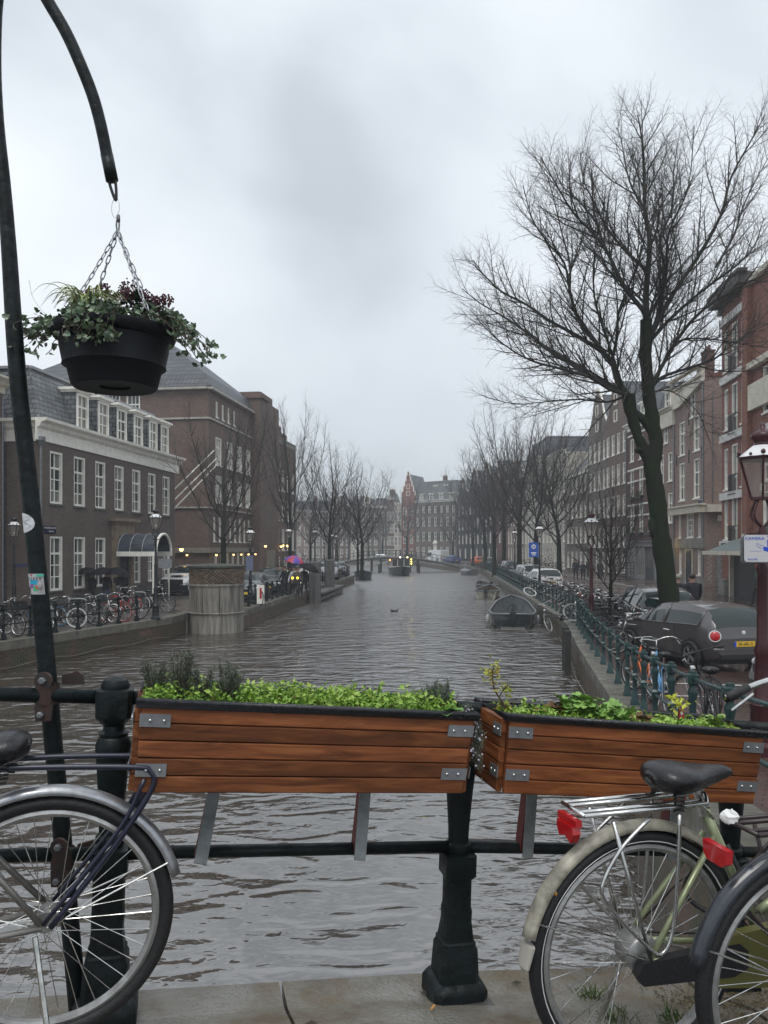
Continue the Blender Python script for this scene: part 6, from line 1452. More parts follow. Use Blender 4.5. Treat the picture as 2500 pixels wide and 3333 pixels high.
# ================================================================== people
def person(label, loc, rz, coat, legs, skin=(0.35, 0.2, 0.14), h=1.75, pose='walk', hair=(0.02, 0.015, 0.01), group=None, arm=None, hat=None, step=0.18):
    t = thing('person', label, 'person', loc, rz, group); k = h/1.75
    J = {}; E = []; 
    def j(n, p, r, par=None):
        J[n] = (Vector(p)*k, r*k); 
        if par: E.append((par, n))
    j('pelvis', (0, 0, .95), .14); j('belly', (0, 0, 1.10), .145, 'pelvis'); j('chest', (0.0, 0, 1.32), .165, 'belly'); j('neck', (.01, 0, 1.48), .065, 'chest'); j('head0', (.02, 0, 1.57), .085, 'neck'); j('head', (.03, 0, 1.67), .098, 'head0')
    st = step if pose == 'walk' else 0.02
    for s, nm in ((1, 'l'), (-1, 'r')):
        f = s*st
        j('hip'+nm, (0, s*.09, .90), .11, 'pelvis'); j('knee'+nm, (f*.7+.03, s*.10, .50), .072, 'hip'+nm); j('ank'+nm, (f*1.2-(0.04 if f < 0 else 0), s*.10, .09+(0.04 if f < 0 else 0)), .048, 'knee'+nm); j('toe'+nm, (f*1.2+.15, s*.11, .045), .042, 'ank'+nm)
        j('sh'+nm, (0, s*.19, 1.40), .075, 'chest')
        if arm == nm: j('el'+nm, (.08, s*.26, 1.18), .06, 'sh'+nm); j('wr'+nm, (.24, s*.16, 1.30), .04, 'el'+nm); j('ha'+nm, (.27, s*.14, 1.36), .038, 'wr'+nm)
        else: j('el'+nm, (-f*.5, s*.27, 1.14), .06, 'sh'+nm); j('wr'+nm, (-f*.9+.06, s*.26, .90), .042, 'el'+nm); j('ha'+nm, (-f*.9+.09, s*.25, .81), .038, 'wr'+nm)
    names = list(J); me = bpy.data.meshes.new('body'); me.from_pydata([J[n][0] for n in names], [(names.index(a), names.index(b)) for a, b in E], [])
    o = bpy.data.objects.new('body', me); link(o)
    sk = o.modifiers.new('skin', 'SKIN')
    if not me.skin_vertices: 
        bpy.context.view_layer.objects.active = o
    lay = me.skin_vertices[0].data
    for i, n in enumerate(names): lay[i].radius = (J[n][1], J[n][1]*(0.8 if n in ('chest', 'belly', 'pelvis') else 1)); lay[i].use_root = (n == 'pelvis')
    ss = o.modifiers.new('s', 'SUBSURF'); ss.levels = 1; ss.render_levels = 1
    dg = bpy.context.evaluated_depsgraph_get(); m2 = bpy.data.meshes.new_from_object(o.evaluated_get(dg)); bpy.data.objects.remove(o)
    cm = mat('cloth_%02d%02d%02d' % tuple(int(c*99) for c in coat), coat, .8, var=.25, vscale=6); lm = mat('cloth_%02d%02d%02d' % tuple(int(c*99) for c in legs), legs, .8, var=.25, vscale=6); sm = mat('skin', skin, .55); bm = M_rubber
    for m in (cm, lm, sm, bm): m2.materials.append(m)
    for p in m2.polygons:
        z = p.center.z/k; p.use_smooth = True
        p.material_index = 2 if z > 1.49 or (z < .86 and abs(p.center.y)/k > .2 and z > .7) else (3 if z < .10 else (1 if z < .84 else 0))
    b = bpy.data.objects.new('body', m2); link(b); b.parent = t
    # coat skirt over hips, nose, ears, hair
    q = MB(); q.lathe([(.155*k, .80*k), (.17*k, .83*k), (.16*k, 1.0*k), (.165*k, 1.25*k), (.15*k, 1.40*k), (.085*k, 1.49*k)], 14); q.v = [(x*.82, y*1.12, z) for x, y, z in q.v]; q.obj('coat', cm, t, smooth=True)
    q = MB()
    if hat: q.blob((.02*k, 0, 1.71*k), (.118*k, .108*k, .10*k), 12, 8); q.obj('hat', mat('hat_%02d%02d%02d' % tuple(int(c*99) for c in hat), hat, .8), t, smooth=True)
    else: q.blob((-.005, 0, 1.695*k), (.098*k, .092*k, .092*k), 12, 8); q.obj('hair', mat('hair_dark', hair, .6), t, smooth=True)
    q = MB(); q.blob((.125*k, 0, 1.655*k), (.02*k, .014*k, .022*k), 6, 5); 
    for s in (-1, 1): q.blob((.03*k, s*.098*k, 1.655*k), (.018*k, .01*k, .028*k), 6, 5)
    q.obj('nose_and_ears', sm, t, smooth=True)
    q = MB()
    for s in (-1, 1): q.blob((.118*k, s*.035*k, 1.685*k), (.008*k, .013*k, .008*k), 5, 4)
    q.box((.12*k, 0, 1.605*k), (.012, .045*k, .008)); q.obj('eyes_and_mouth', M_rubber, t)
    return t
def umbrella(label, p, m, r=.52, tilt=(0, 0), group=None, m2=None):
    t = thing('umbrella', label, 'umbrella', p, 0, group); t.rotation_euler = (tilt[0], tilt[1], 0)
    q = MB(); n = 8; rings = [(0.01, .62), (r*.35, .58), (r*.7, .46), (r*.92, .33), (r, .25)]; vs = []; fs = []; K = 4
    for (rr, z) in rings:
        for i in range(n*K):
            a = 2*math.pi*i/(n*K); s = abs(math.sin(a*n/2)); f = 1-.07*s*(rr/r)**2; vs.append((rr*f*math.cos(a), rr*f*math.sin(a), z+.035*s*(rr/r)**3))
    for i in range(len(rings)-1):
        for j in range(n*K): fs.append((i*n*K+j, i*n*K+(j+1) % (n*K), (i+1)*n*K+(j+1) % (n*K), (i+1)*n*K+j))
    q.add(vs, fs)
    if m2: q.m = [1 if (f[0] % (n*K))//K % 2 else 0 for f in fs]
    q.obj('canopy', [m, m2] if m2 else m, t, smooth=True)
    q = MB(); q.tube([(0, 0, .66), (0, 0, -.02)], .008, 5); q.tube([(0, 0, -.02), (.0, 0, -.09), (.02, 0, -.11), (.04, 0, -.09)], .011, 5); q.obj('shaft', M_steel, t)
    q = MB()
    for i in range(n): a = 2*math.pi*i/n; q.tube([(r*.35*math.cos(a), r*.35*math.sin(a), .575), (r*math.cos(a), r*math.sin(a), .25)], .004, 3)
    q.obj('rib', M_steel, t); return t

# ================================================================== boats
def boat(label, loc, rz, L=4.8, Wd=1.9, m=None, inner=None, cover=False, group=None, wheel=False, dep=.62, bow=.30, pw=2.3):
    t = thing('moored_boat', label, 'boat', loc, rz, group); m = m or M_dkstone; inner = inner or m; n = 12
    def sec(u, off=0.0, dz=0.0):
        # u 0 stern..1 bow
        w = Wd/2*(0.82+0.18*math.sin(math.pi*min(1, u*1.3)))*(1-max(0, (u-.55)/.45)**pw)+0.02-off; w = max(w, .015)
        sh = dep+bow*max(0, (u-.4)/.6)**2+.03*(1-u); x = -L/2+L*u
        return [(x, 0, -.25+dz), (x, w*.55, -.2+dz), (x, w*.9, .08+dz), (x, w, sh)]
    def hull(off, dz, mm, nm, par, flip=False):
        q = MB(); vs = []
        for i in range(n+1):
            s = sec(i/n, off, dz); vs += [(p[0], -p[1], p[2]) for p in reversed(s[1:])]+s
        k = 7; fs = [(i*k+j, i*k+j+1, (i+1)*k+j+1, (i+1)*k+j) for i in range(n) for j in range(k-1)]+[tuple(range(k))]
        q.add(vs, fs); return q.obj(nm, mm, par, smooth=True, auto=50)
    h = hull(0, 0, m, 'hull', t); hull(.07, .1, inner, 'inner_hull', t)
    q = MB(); 
    for s in (-1, 1): q.tube([(sec(i/n)[3][0], s*sec(i/n)[3][1], sec(i/n)[3][2]+.02) for i in range(n+1)], .045, 6)
    q.tube([(-L/2, -sec(0)[3][1], sec(0)[3][2]+.02), (-L/2, sec(0)[3][1], sec(0)[3][2]+.02)], .045, 6); q.obj('gunwale', mat('boat_rope_grey', (.16, .17, .18), .6), t, smooth=True)
    if cover:
        q = MB(); vs = []
        for i in range(n+1): s = sec(i/n)[3]; vs += [(s[0], -s[1], s[2]+.03), (s[0], 0, s[2]+.25), (s[0], s[1], s[2]+.03)]
        q.add(vs, [(i*3+j, i*3+j+1, (i+1)*3+j+1, (i+1)*3+j) for i in range(n) for j in (0, 1)]); q.obj('tarpaulin', mat('grey_tarpaulin', (.14, .15, .16), .5, var=.3), t)
    else:
        for u in (.22, .5, .74):
            s = sec(u); q = MB(); q.box((s[0][0], 0, .28), (.28, s[3][1]*1.8, .05)); q.obj('thwart', mat('thwart_grey', (.12, .12, .12), .5), t)
        q = MB(); q.box((-L/2+.15, 0, .02), (L*.55, Wd*.5, .03)); q.obj('floorboards', mat('boat_floor', (.09, .085, .075), .5), t)
        q = MB(); q.box((-L/2-.15, 0, .55), (.28, .25, .35)); q.box((-L/2-.12, 0, .1), (.1, .1, .7)); q.obj('outboard_motor', M_black, t)
    if wheel:
        q = MB(); q.tube([(-.4+.22*math.cos(a*.449)*.3, .22*math.sin(a*.449), .62+.22*math.cos(a*.449)*.95) for a in range(14)], .016, 5, closed=True)
        for a in range(5): q.tube([(-.4, 0, .62), (-.4+.06*math.cos(a*1.26), .21*math.sin(a*1.26), .62+.2*math.cos(a*1.26))], .01, 4)
        q.bar((-.35, 0, .2), (-.4, 0, .62), .1, .1); q.obj('steering_wheel', M_black, t)
        for s in (-1, 1):
            q = MB(); q.blob((-L/2+.6, s*(Wd/2+.08), .3), (.11, .11, .24), 8, 6); q.obj('fender', mat('fender_rubber', (.32, .32, .31), .5) if s > 0 else M_steel, t, smooth=True)
    return t
def tour_boat():
    p = W(1137+0, 1787, 103); p.x = W(1302, 1787, 103).x
    t = thing('tour_boat', 'small dark canal boat with lit glazed cabin coming under the footbridge', 'boat', (p.x, p.y, 0), R(-90)+.05)
    n = 10; L, Wd = 8.5, 2.7; q = MB(); vs = []
    for i in range(n+1):
        u = i/n; w = Wd/2*(1-max(0, (u-.55)/.45)**2.2)+.05; x = -L/2+L*u; sh = .95+.35*max(0, (u-.4)/.6)**2
        vs += [(x, -w, sh), (x, -w*.85, 0), (x, 0, -.3), (x, w*.85, 0), (x, w, sh)]
    q.add(vs, [(i*5+j, i*5+j+1, (i+1)*5+j+1, (i+1)*5+j) for i in range(n) for j in range(4)]+[(0, 1, 2, 3, 4)]); q.add([vs[i*5] for i in range(n+1)]+[vs[i*5+4] for i in range(n, -1, -1)], [tuple(range(2*n+2))]); q.obj('hull', M_black, t)
    cab = mat('cabin_brown', (.06, .04, .03), .4); q = MB(); cx, cw, ch = -.9, 2.3, 1.25; z0 = .95
    for s in (-1, 1):
        for x in (-3.4, -2.0, -.6, .8, 1.6): q.box((x, s*cw/2, z0+ch/2), (.12, .08, ch))
        q.box((cx, s*cw/2, z0+.12), (5.0, .07, .24))
    for y in (-cw/2, -.42, .42, cw/2): q.box((1.62, y, z0+ch/2), (.08, .09, ch))
    q.box((1.62, 0, z0+.15), (.07, cw, .3)); q.obj('cabin_frame', mat('white_boat_trim', (.5, .5, .48), .4), t)
    q = MB(); q.box((cx, 0, z0+ch+.08), (5.3, cw+.3, .16)); q.obj('cabin_roof', cab, t)
    gm = mat('boat_glass', (.05, .055, .05), .05)
    for s in (-1, 1):
        for x in (-2.7, -1.3, .1, 1.2): q = MB(); q.box((x, s*(cw/2-.01), z0+ch/2+.1), (1.2 if x < 1 else .6, .02, ch-.3)); q.obj('pane', gm, t)
    for y in (-.78, 0, .78): q = MB(); q.box((1.6, y, z0+ch/2+.12), (.02, .7, ch-.35)); q.obj('pane', gm, t)
    for (y, z, c) in ((.85, z0+ch+.2, (1, .75, .3)), (-1.45, z0+1.1, (1, .25, .05)), (-.1, z0+ch+.2, (1, .9, .7)), (1.38, z0+1.2, (1, .7, .1)), (1.38, z0+.9, (1, .7, .1)), (1.38, z0+.6, (1, .7, .1))):
        q = MB(); q.blob((1.75, y, z), .08, 6, 5); q.obj('lamp', mat('boat_lamp_%d' % int(c[1]*100), c, .3, emit=c, estr=8), t)
# ================================================================== foreground bridge
def zd(s, n): return zdeck(s)+0.10*min(1, max(0, -n/0.32))
def DP(s, n, dz=0): return BP(s, n, zd(s, n)+dz)
def build_deck():
    m = mat('wet_edge_stone', (0.25, 0.245, 0.22), 0.40, var=0.75, vscale=2.6, col2=(0.11, 0.085, 0.055), bump=0.9, bscale=60, rvar=0.26)
    nt = m.node_tree; b_ = nt.nodes['Principled BSDF']; old = b_.inputs['Base Color'].links[0].from_socket; mx2 = nt.nodes.new('ShaderNodeMix'); mx2.data_type = 'RGBA'; n2_ = nt.nodes.new('ShaderNodeTexNoise'); n2_.inputs['Scale'].default_value = 1.1; n2_.inputs['Detail'].default_value = 9; n2_.inputs['Roughness'].default_value = .75
    tcn = nt.nodes.new('ShaderNodeTexCoord'); nt.links.new(tcn.outputs['Object'], n2_.inputs['Vector']); mrn = nt.nodes.new('ShaderNodeMapRange'); mrn.inputs['From Min'].default_value = .50; mrn.inputs['From Max'].default_value = .62; mrn.inputs['To Max'].default_value = .8
    nt.links.new(n2_.outputs['Fac'], mrn.inputs['Value']); nt.links.new(mrn.outputs[0], mx2.inputs[0]); nt.links.new(old, mx2.inputs[6]); mx2.inputs[7].default_value = (.15, .105, .055, 1); nt.links.new(mx2.outputs[2], b_.inputs['Base Color'])
    root = MB(); ss = [-13.9, -10, -7, -5, -4, -3, -2.6, -1, 0, 1, 2.5]
    ns = [-0.62, -2, -5, -11]
    q = MB(); g = [[DP(s, n) for n in ns] for s in ss]; k = len(ns)
    q.add([p for r in g for p in r], [(i*k+j, i*k+j+1, (i+1)*k+j+1, (i+1)*k+j) for i in range(len(ss)-1) for j in range(k-1)])
    o = q.obj('bridge_deck', P_left); o['kind'] = 'structure'
    js = [-13.9]+[-12.6+1.5*i for i in range(9)]+[1.0+0, 2.5]; js = sorted(set(round(x, 2) for x in js))
    for a, b in zip(js, js[1:]):
        q = MB(); a2, b2 = a+.006, b-.006; vs = []; kk = 4; nn = [0.17, 0.0, -.32, -.615]
        dz = random.uniform(-.003, .003)
        for z in (0, -.3):
            for i in range(kk+1):
                s = a2+(b2-a2)*i/kk
                for n in nn: vs.append(DP(s, n, dz+z+random.uniform(-.0015, .0015)))
        c = len(nn); top = [(i*c+j, i*c+j+1, (i+1)*c+j+1, (i+1)*c+j) for i in range(kk) for j in range(c-1)]; bb = (kk+1)*c
        side = [(i*c, (i+1)*c, bb+(i+1)*c, bb+i*c) for i in range(kk)]
        ends = [(j, j+1, bb+j+1, bb+j) for j in range(c-1)]+[(kk*c+j, kk*c+j+1, bb+kk*c+j+1, bb+kk*c+j) for j in range(c-1)]
        q.add(vs, top+side+ends); q.obj('edge_stone', m, o)
    q = MB()
    for a, b in zip(js, js[1:]): q.quad(BP(a, .12, zdeck(a)-.25), BP(b, .12, zdeck(b)-.25), BP(b, .12, -.5 if b > 1.5 else zdeck(b)-.9), BP(a, .12, -.5 if b > 1.5 else zdeck(a)-.9))
    q.obj('bridge_side', M_dkstone, o)
    # moss and grit collected at the right
    random.seed(81); pts = []
    for _ in range(900):
        s = .75+abs(random.gauss(0, .5)); n = -.22+random.gauss(0, .13)
        if s < 2.4 and n < .14: pts.append(DP(s, n, .004))
    mo = leafcloud('moss_and_grit', pts, .011, mat('wet_brown_moss', (.075, .06, .025), .8, var=.5, vscale=20), o, elong=1.2, tilt=.4); mo['kind'] = 'stuff'
    # debris
    random.seed(8)
    for k, (s, n, lb) in enumerate(((-.55, -.22, 'small dark fallen leaf on the edge stone left of the joint'), (-.1, .02, 'tiny dark leaf in the middle of the edge stone'), (.27, .06, 'tiny dark leaf between the joint and the middle post'))):
        p = DP(s, n, .006); q = MB(); q.add([(-.02, 0, 0), (0, .009, .006), (.022, 0, .002), (0, -.009, .0)], [(0, 1, 2, 3)]); l = q.obj('fallen_leaf', mat('dead_leaf', (.03, .02, .012), .6), None, loc=p); tag(l, lb, 'leaf', 'fallen leaves on the bridge')
    p = DP(-.14, -.17, .008); q = MB(); q.tube([(0, 0, 0), (.012, .022, 0)], .004, 8); l = q.obj('cigarette_butt', mat('cork_tip', (.55, .28, .08), .7), None, loc=p); tag(l, 'orange cigarette butt beside the plinth of the middle post', 'cigarette butt')
    gm = mat('grass_tuft', (.06, .11, .02), .6, var=.4, vscale=30)
    for (px, py, nn_, lb) in ((1925, 3170, 70, 'small grass tuft behind the wheel of the pale green bicycle'), (2010, 3310, 60, 'small grass tuft under the pale green bicycle'), (2200, 3300, 60, 'grass tuft near the right corner below the dark wheel')):
        d = (3.5-1.95)*2500/(py-1787); p = W(px, py, d); s = (p-BO).dot(BU); n = (Vector((p.x, p.y, 0))-BO).dot(BN); p = DP(s, n)
        q = MB()
        for _ in range(nn_):
            a = Vector((random.gauss(0, .03), random.gauss(0, .02), 0)); b = a+Vector((random.gauss(0, .02), random.gauss(0, .02), random.uniform(.015, .05))); q.tube([a, (a+b)/2+Vector((0, 0, .006)), b], [.0016, .0013, .0004], 3)
        l = q.obj('grass_tuft', gm, None, loc=p); tag(l, lb, 'grass tuft', 'grass tufts in the paving')

def fpost(mb, h=1.10):
    P = [(0.098, 0, 1), (0.098, .055, 1), (0.088, .075, 1), (0.072, .085, 1), (.066, .20, 1), (.060, .212, 1), (.060, .225, 1), (.054, .232, 1), (.050, .30, .6), (.052, .34, .5), (.050, .355, 0.3), (.050, .46, .3), (.056, .475, 1), (.056, .555, 1), (.040, .56), (.046, .575), (.046, .592), (.036, .60), (.038, .66), (.048, .80), (.054, .86), (.055, .885), (.047, .905), (.043, .91), (.047, .922), (.034, .93), (.032, .945), (.044, .955), (.050, .962), (.057, .975, .7), (.058, 1.045, .8), (.056, 1.06, .7), (.044, 1.064), (.044, 1.075), (.036, 1.09), (.015, 1.10)]
    return mb.lathe([(p[0], p[1]*h/1.10, *(p[2:])) for p in P], 24, off=0.5)
def build_bridge_rail():
    r = thing('bridge_railing', 'black-green iron railing of the bridge with turned posts, carrying the planters', 'railing', BP(0, 0, zdeck(0)))
    r.rotation_euler = (0, 0, math.atan2(.251, .968)); inv = Matrix.Translation(BP(0, 0, zdeck(0))) @ Matrix.Rotation(math.atan2(.251, .968), 4, 'Z'); inv = inv.inverted()
    pm = fpost(MB()).mesh('post', M_iron, auto=32)
    for s in (-3.6, -2.4, -1.18, 0, 1.14, 2.3):
        o = inst('post', pm, r, inv @ BP(s, 0, zdeck(s))); o.rotation_euler = (0, .03, random.uniform(-.02, .02)); o.scale = (1, 1, .925 if s in (0, 1.14) else 1)
    S = [-3.6, -2.4, -1.18, 0, 1.14, 2.3]
    for a, b in zip(S, S[1:]):
        for hz, rr in ((1.035, .0225), (.535, .021)):
            q = MB(); q.tube([inv @ BP(a, 0, zdeck(a)+hz), inv @ BP(b, 0, zdeck(b)+hz)], rr, 16); q.obj('rail', M_iron, r, smooth=True)
    q = MB(); A = inv @ BP(-1.57, 0, zdeck(-1.57)+1.035); Bb = inv @ BP(-1.50, 0, zdeck(-1.5)+1.035); q.tube([A, A.lerp(Bb, .1), A.lerp(Bb, .9), Bb], [.03, .036, .034, .027], 12); q.obj('rail_collar', M_steel, r, smooth=False)
    q = MB(); q.box((.045, -.125, .012), (.12, .10, .024)); q.obj('foot_plate', M_dkstone, r)
    # rail from last bridge post to the quay railing
    e0 = (2.35+.33, 5.02); q = MB(); q.tube([inv @ BP(2.3, 0, zdeck(2.3)+1.02), inv @ Vector((2.72, 4.4, zr(4.4)+.95)), inv @ Vector((2.745, 5.05, zr(5.05)+.92))], .021, 10); q.obj('rail', M_rail, r, smooth=True)

def build_pole_and_basket():
    D = 2.47
    pts = [(256, 3310, D), (217, 2880, D), (192, 2601, D), (172, 2400, D), (155, 2200, D), (132, 1960, D), (100, 1620, D), (65, 1300, D), (48, 1100, D), (30, 823, D), (12, 600, D), (-8, 400, D), (-17, 200, D), (-10, 0, D), (15, -110, D), (45, -160, D), (93, -108, D+.02), (154, 0, D+.03), (212, 100, D+.04), (253, 188, D+.05), (300, 306, D+.06), (329, 411, D+.07), (353, 529, D+.08), (365, 588, D+.08)]
    t = thing('hanging_basket_pole', 'tall leaning dark green pole with curved top clamped to the bridge railing', 'pole', W(256, 3310, D)); o0 = W(256, 3310, D)
    P = [W(*p)-o0 for p in pts]; rad = [.028]*5+[.028, .027, .0265, .026, .0235, .0215, .020]+[.0195]*12
    C = bez(P, 4); rr = []
    for i in range(len(rad)-1):
        for k in range(4): rr.append(rad[i]+(rad[i+1]-rad[i])*k/4)
    rr.append(rad[-1]); q = MB(); q.tube(C, rr, 16); q.obj('pole', M_iron, t, smooth=True)
    # sleeve end
    end = P[-1]; dr = (P[-1]-P[-2]).normalized()
    q = MB(); q.tube([end-dr*.09, end], .0205, 16); q.obj('sleeve', M_iron, t, smooth=True)
    q = MB(); sx = Vector((.011, 0, 0)); a = end-dr*.01; b = W(377, 652, D+.08)-o0
    q.tube(bez([a-sx, (a-sx)*.5+(b-sx*.5)*.5, b, (a+sx)*.5+(b+sx*.5)*.5, a+sx], 5), .005, 8); q.obj('shackle', M_black, t, smooth=True)
    # clamps at the rails
    for (px, py, up) in ((155, 2258, 1), (206, 2792, 0)):
        c = W(px, py, D-.05)-o0; k = 1
        q = MB(); q.tube([c+Vector((-.002, 0, -.03)), c+Vector((0, 0, .03))], .036, 14, caps=False)
        q2 = c; y0 = -.012
        q.ext([(.028*math.cos(R(a)), .028*math.sin(R(a))) for a in range(0, 360, 30)], lambda u, v, w_: (c.x+u, c.y+w_, c.z+.045+v), y0-.022, y0-.010)
        q.ext([(-.026, -.08), (.022, -.08), (.028, -.03), (-.028, -.03)], lambda u, v, w_: (c.x+u, c.y+w_, c.z+v), y0-.018, y0-.006)
        q.ext([(.02, -.012), (.09, -.012), (.085, .02), (.07, .032), (.02, .018)], lambda u, v, w_: (c.x+u, c.y+w_, c.z+v+.03*up), .06, .072)
        q.obj('clamp', mat('rusty_clamp', (.028, .024, .024), .55, var=.6, vscale=25, col2=(.05, .022, .016)), t, smooth=False)
        q = MB(); q.lathe([(.012, 0), (.012, -.01), (.008, -.014)], 6, (c.x, c.y+y0-.022, c.z+.047), ax='Y'); q.lathe([(.011, 0), (.011, -.01), (.007, -.013)], 6, (c.x-.008, c.y+y0-.018, c.z-.06), ax='Y'); q.obj('bolt', M_steel, t)
    # stickers following the pole
    def patch(px, py, w, h, m, n=8, rr=.0290, shape=None, nm='sticker', par=None, x0=0.0, D_=D):
        c = W(px, py, D_)-o0; q = MB(); lean = (W(132, 1960, D)-W(100, 1620, D)).normalized(); vs = []; fs = []
        up = -lean; 
        for i in range(n+1):
            for j in range(7):
                u = -.5+i/n; v = -.5+j/6; 
                hh = h*(shape(u) if shape else 1)
                xx = x0+u*w; a = xx/rr; vs.append(c+Vector((rr*math.sin(a), -rr*math.cos(a), 0))+up*(v*hh))
        for i in range(n):
            for j in range(6): fs.append((i*7+j, (i+1)*7+j, (i+1)*7+j+1, i*7+j+1))
        q.add(vs, fs); return q.obj(nm, m, par or t)
    wh = mat('white_sticker', (.62, .63, .66), .35, bump=.4, bscale=60)
    s1 = patch(106, 1703, .046, .064, wh, n=16, rr=.0285, x0=-.004, shape=lambda u: math.sqrt(max(0, 1-((u+.5)/1.0)**2))*1.0+.0)
    q = MB()
    for (x, z, l, a) in ((0, .008, .02, .3), (.004, -.004, .022, -.5), (-.004, 0, .018, 2.6), (.006, .02, .016, .1), (.008, -.014, .014, .9)):
        c = W(104, 1703, D)-o0+Vector((x-.004, -.0285, z)); q.bar(c-Vector((math.cos(a)*l/2, 0, math.sin(a)*l/2)), c+Vector((math.cos(a)*l/2, 0, math.sin(a)*l/2)), .001, .0012)
    q.obj('scratch', mat('scratch_grey', (.3, .31, .33), .5), s1)
    s2 = patch(126, 1900, .058, .066, mat('flyer_paper', (.42, .44, .44), .45), rr=.0283)
    for (x, z, w, h, col) in ((-.018, .029, .018, .006, (.5, .03, .04)), (.016, .028, .024, .008, (.08, .45, .33)), (-.004, .006, .024, .014, (.02, .35, .55)), (.010, -.010, .012, .012, (.55, .04, .02)), (.018, -.014, .018, .03, (.35, .32, .32)), (-.010, -.006, .012, .012, (.25, .08, .3)), (.004, -.014, .014, .016, (.05, .4, .18)), (-.022, -.02, .010, .022, (.03, .03, .03))):
        patch(126, 1900-z*1012, w, h, mat('print_%d_%d' % (int(x*1000), int(z*1000)), col, .5), n=4, rr=.0290+random.uniform(0.0001, .0006), nm='print', par=s2, x0=x)
    for i, ch in enumerate('ISPER'):
        o = text_obj('lettering', ch, .013, M_black, s2, W(126, 1883, D)-o0+Vector((-.018+i*.009, -.0315 if 0 < i < 4 else -.0285, 0)), (R(90), 0, 0), ext=.0003)
    q = MB(); q.blob(W(140, 1905, D)-o0+Vector((0, -.0265, .0)), (.009, .004, .012), 10, 6); q.obj('print', MATS['print_18_-14'], s2)
    # ---------------- basket
    c = W(374, 1078, 2.55); root = thing('hanging_basket', 'black plastic hanging basket on chains below the curved pole', 'hanging basket', tuple(c))
    q = MB(); K = 1.02
    prof = [(.150, -.02), (.175, .0), (.186, .004), (.196, 0), (.196, -.012), (.188, -.03), (.172, -.036), (.170, -.06), (.160, -.112), (.162, -.120), (.148, -.128), (.135, -.182), (.128, -.190), (.05, -.186), (.048, -.178), (.0005, -.178)]
    q.lathe([(a*K, b) for a, b in prof], 48, cap=False); q.obj('pot', mat('matte_black_plastic', (.010, .012, .015), .6, var=.3, vscale=6, bump=.35, bscale=90, spec=.25), root, smooth=True, auto=50) if False else q.obj('pot', mat('matte_black_plastic', (.010, .012, .015), .6, var=.3, vscale=6, bump=.35, bscale=90, spec=.25), root, auto=50)
    q = MB(); q.lathe([(.17, -.015), (.1, .0), (.0005, .01)], 24, cap=False); q.obj('soil', mat('soil', (.03, .022, .015), .9), root)
    ap = W(383, 752, 2.55)-c
    # ring (cable tie), snap hook
    q = MB(); cc = W(376, 676, 2.55)-c; q.tube([cc+Vector((.013*math.cos(a*.393), .004*math.sin(a*.393), .034*math.sin(a*.393))) for a in range(16)], .0012, 5, closed=True); q.obj('wire_ring', M_chrome, root, smooth=True)
    q = MB(); q.tube([W(385, 700, 2.55)-c, W(386, 722, 2.55)-c], .006, 6); q.tube(bez([W(382, 708, 2.55)-c, W(379, 735, 2.55)-c, W(384, 757, 2.55)-c, W(388, 735, 2.55)-c, W(387, 715, 2.55)-c], 4), .0028, 6); q.obj('snap_hook', M_steel, root, smooth=True)
    lk = MB(); a_, b_ = .0125, .0055
    lp = [(0, b_*math.cos(R(t_)), a_*math.sin(R(t_))+(.0045 if math.sin(R(t_)) > 0 else -.0045)) for t_ in range(0, 360, 24)]
    lk.tube(lp, .0019, 6, closed=True); lm = lk.mesh('chain_link', mat('galvanised_chain', (.33, .34, .36), .35, metal=.8), smooth=True)
    for ang in (200, 150, -28, 35):
        e = Vector((.178*math.cos(R(ang)), .178*math.sin(R(ang)), -.005)); d = e-ap; L = d.length; n = int(L/.0245); ch = bpy.data.objects.new('chain', None); link(ch); ch.parent = root
        qq = d.to_track_quat('Z', 'Y')
        for i in range(n):
            l = bpy.data.objects.new('chain_link', lm); link(l); l.parent = ch; l.rotation_mode = 'QUATERNION'
            f = (i+.5)/n; l.location = ap+d*f+Vector((0, 0, -.012*math.sin(math.pi*f))); l.rotation_quaternion = qq @ Euler((0, 0, R(90)*(i % 2)+.4)).to_quaternion(); l.scale = (1, 1, 1.0)
    # plants
    random.seed(31); iv = mat('ivy_leaf', (.13, .19, .11), .35, var=.7, vscale=14, rvar=.12)
    ivy = thing('ivy', 'trailing green ivy spilling over both sides of the hanging basket', 'ivy', tuple(c)); st = MB(); pts = []
    def strand(p0, p1, sag, n, spread=.018):
        p0, p1 = Vector(p0), Vector(p1); P = []
        for i in range(n+1): f = i/n; P.append(p0.lerp(p1, f)+Vector((random.gauss(0, .006), random.gauss(0, .006), -sag*f*f+.02*math.sin(f*3))))
        st.tube(bez(P, 2), .0016, 4)
        for p in P[1:]: 
            for _ in range(random.choice((1, 1, 2, 3))): pts.append(p+Vector((random.gauss(0, spread), random.gauss(0, spread), random.gauss(0, spread*.8))))
    for _ in range(11): a = R(random.uniform(155, 235)); strand((.15*math.cos(a), .13*math.sin(a), .0), (-.235-random.random()*.085, random.uniform(-.14, .08), random.uniform(-.02, .06)), .05, 10, .015)
    strand((-.17, -.04, .0), (-.22, -.1, -.09), .01, 5, .008)
    for _ in range(13): a = R(random.uniform(-55, 30)); strand((.13*math.cos(a), .13*math.sin(a), .02), (.24+random.random()*.08, random.uniform(-.16, .06), random.uniform(.02, .05)), .11, 10, .017)
    strand((.17, -.05, .0), (.345, -.1, .03), .12, 10, .010); strand((.17, -.02, .0), (.325, -.06, .0), .10, 10, .012)
    for _ in range(24): a = R(random.uniform(248, 300)); strand((.12*math.cos(a), .14*math.sin(a), .03), (random.uniform(-.09, .09), -.19-random.random()*.03, random.uniform(-.02, .03)), .07, 8, .016)
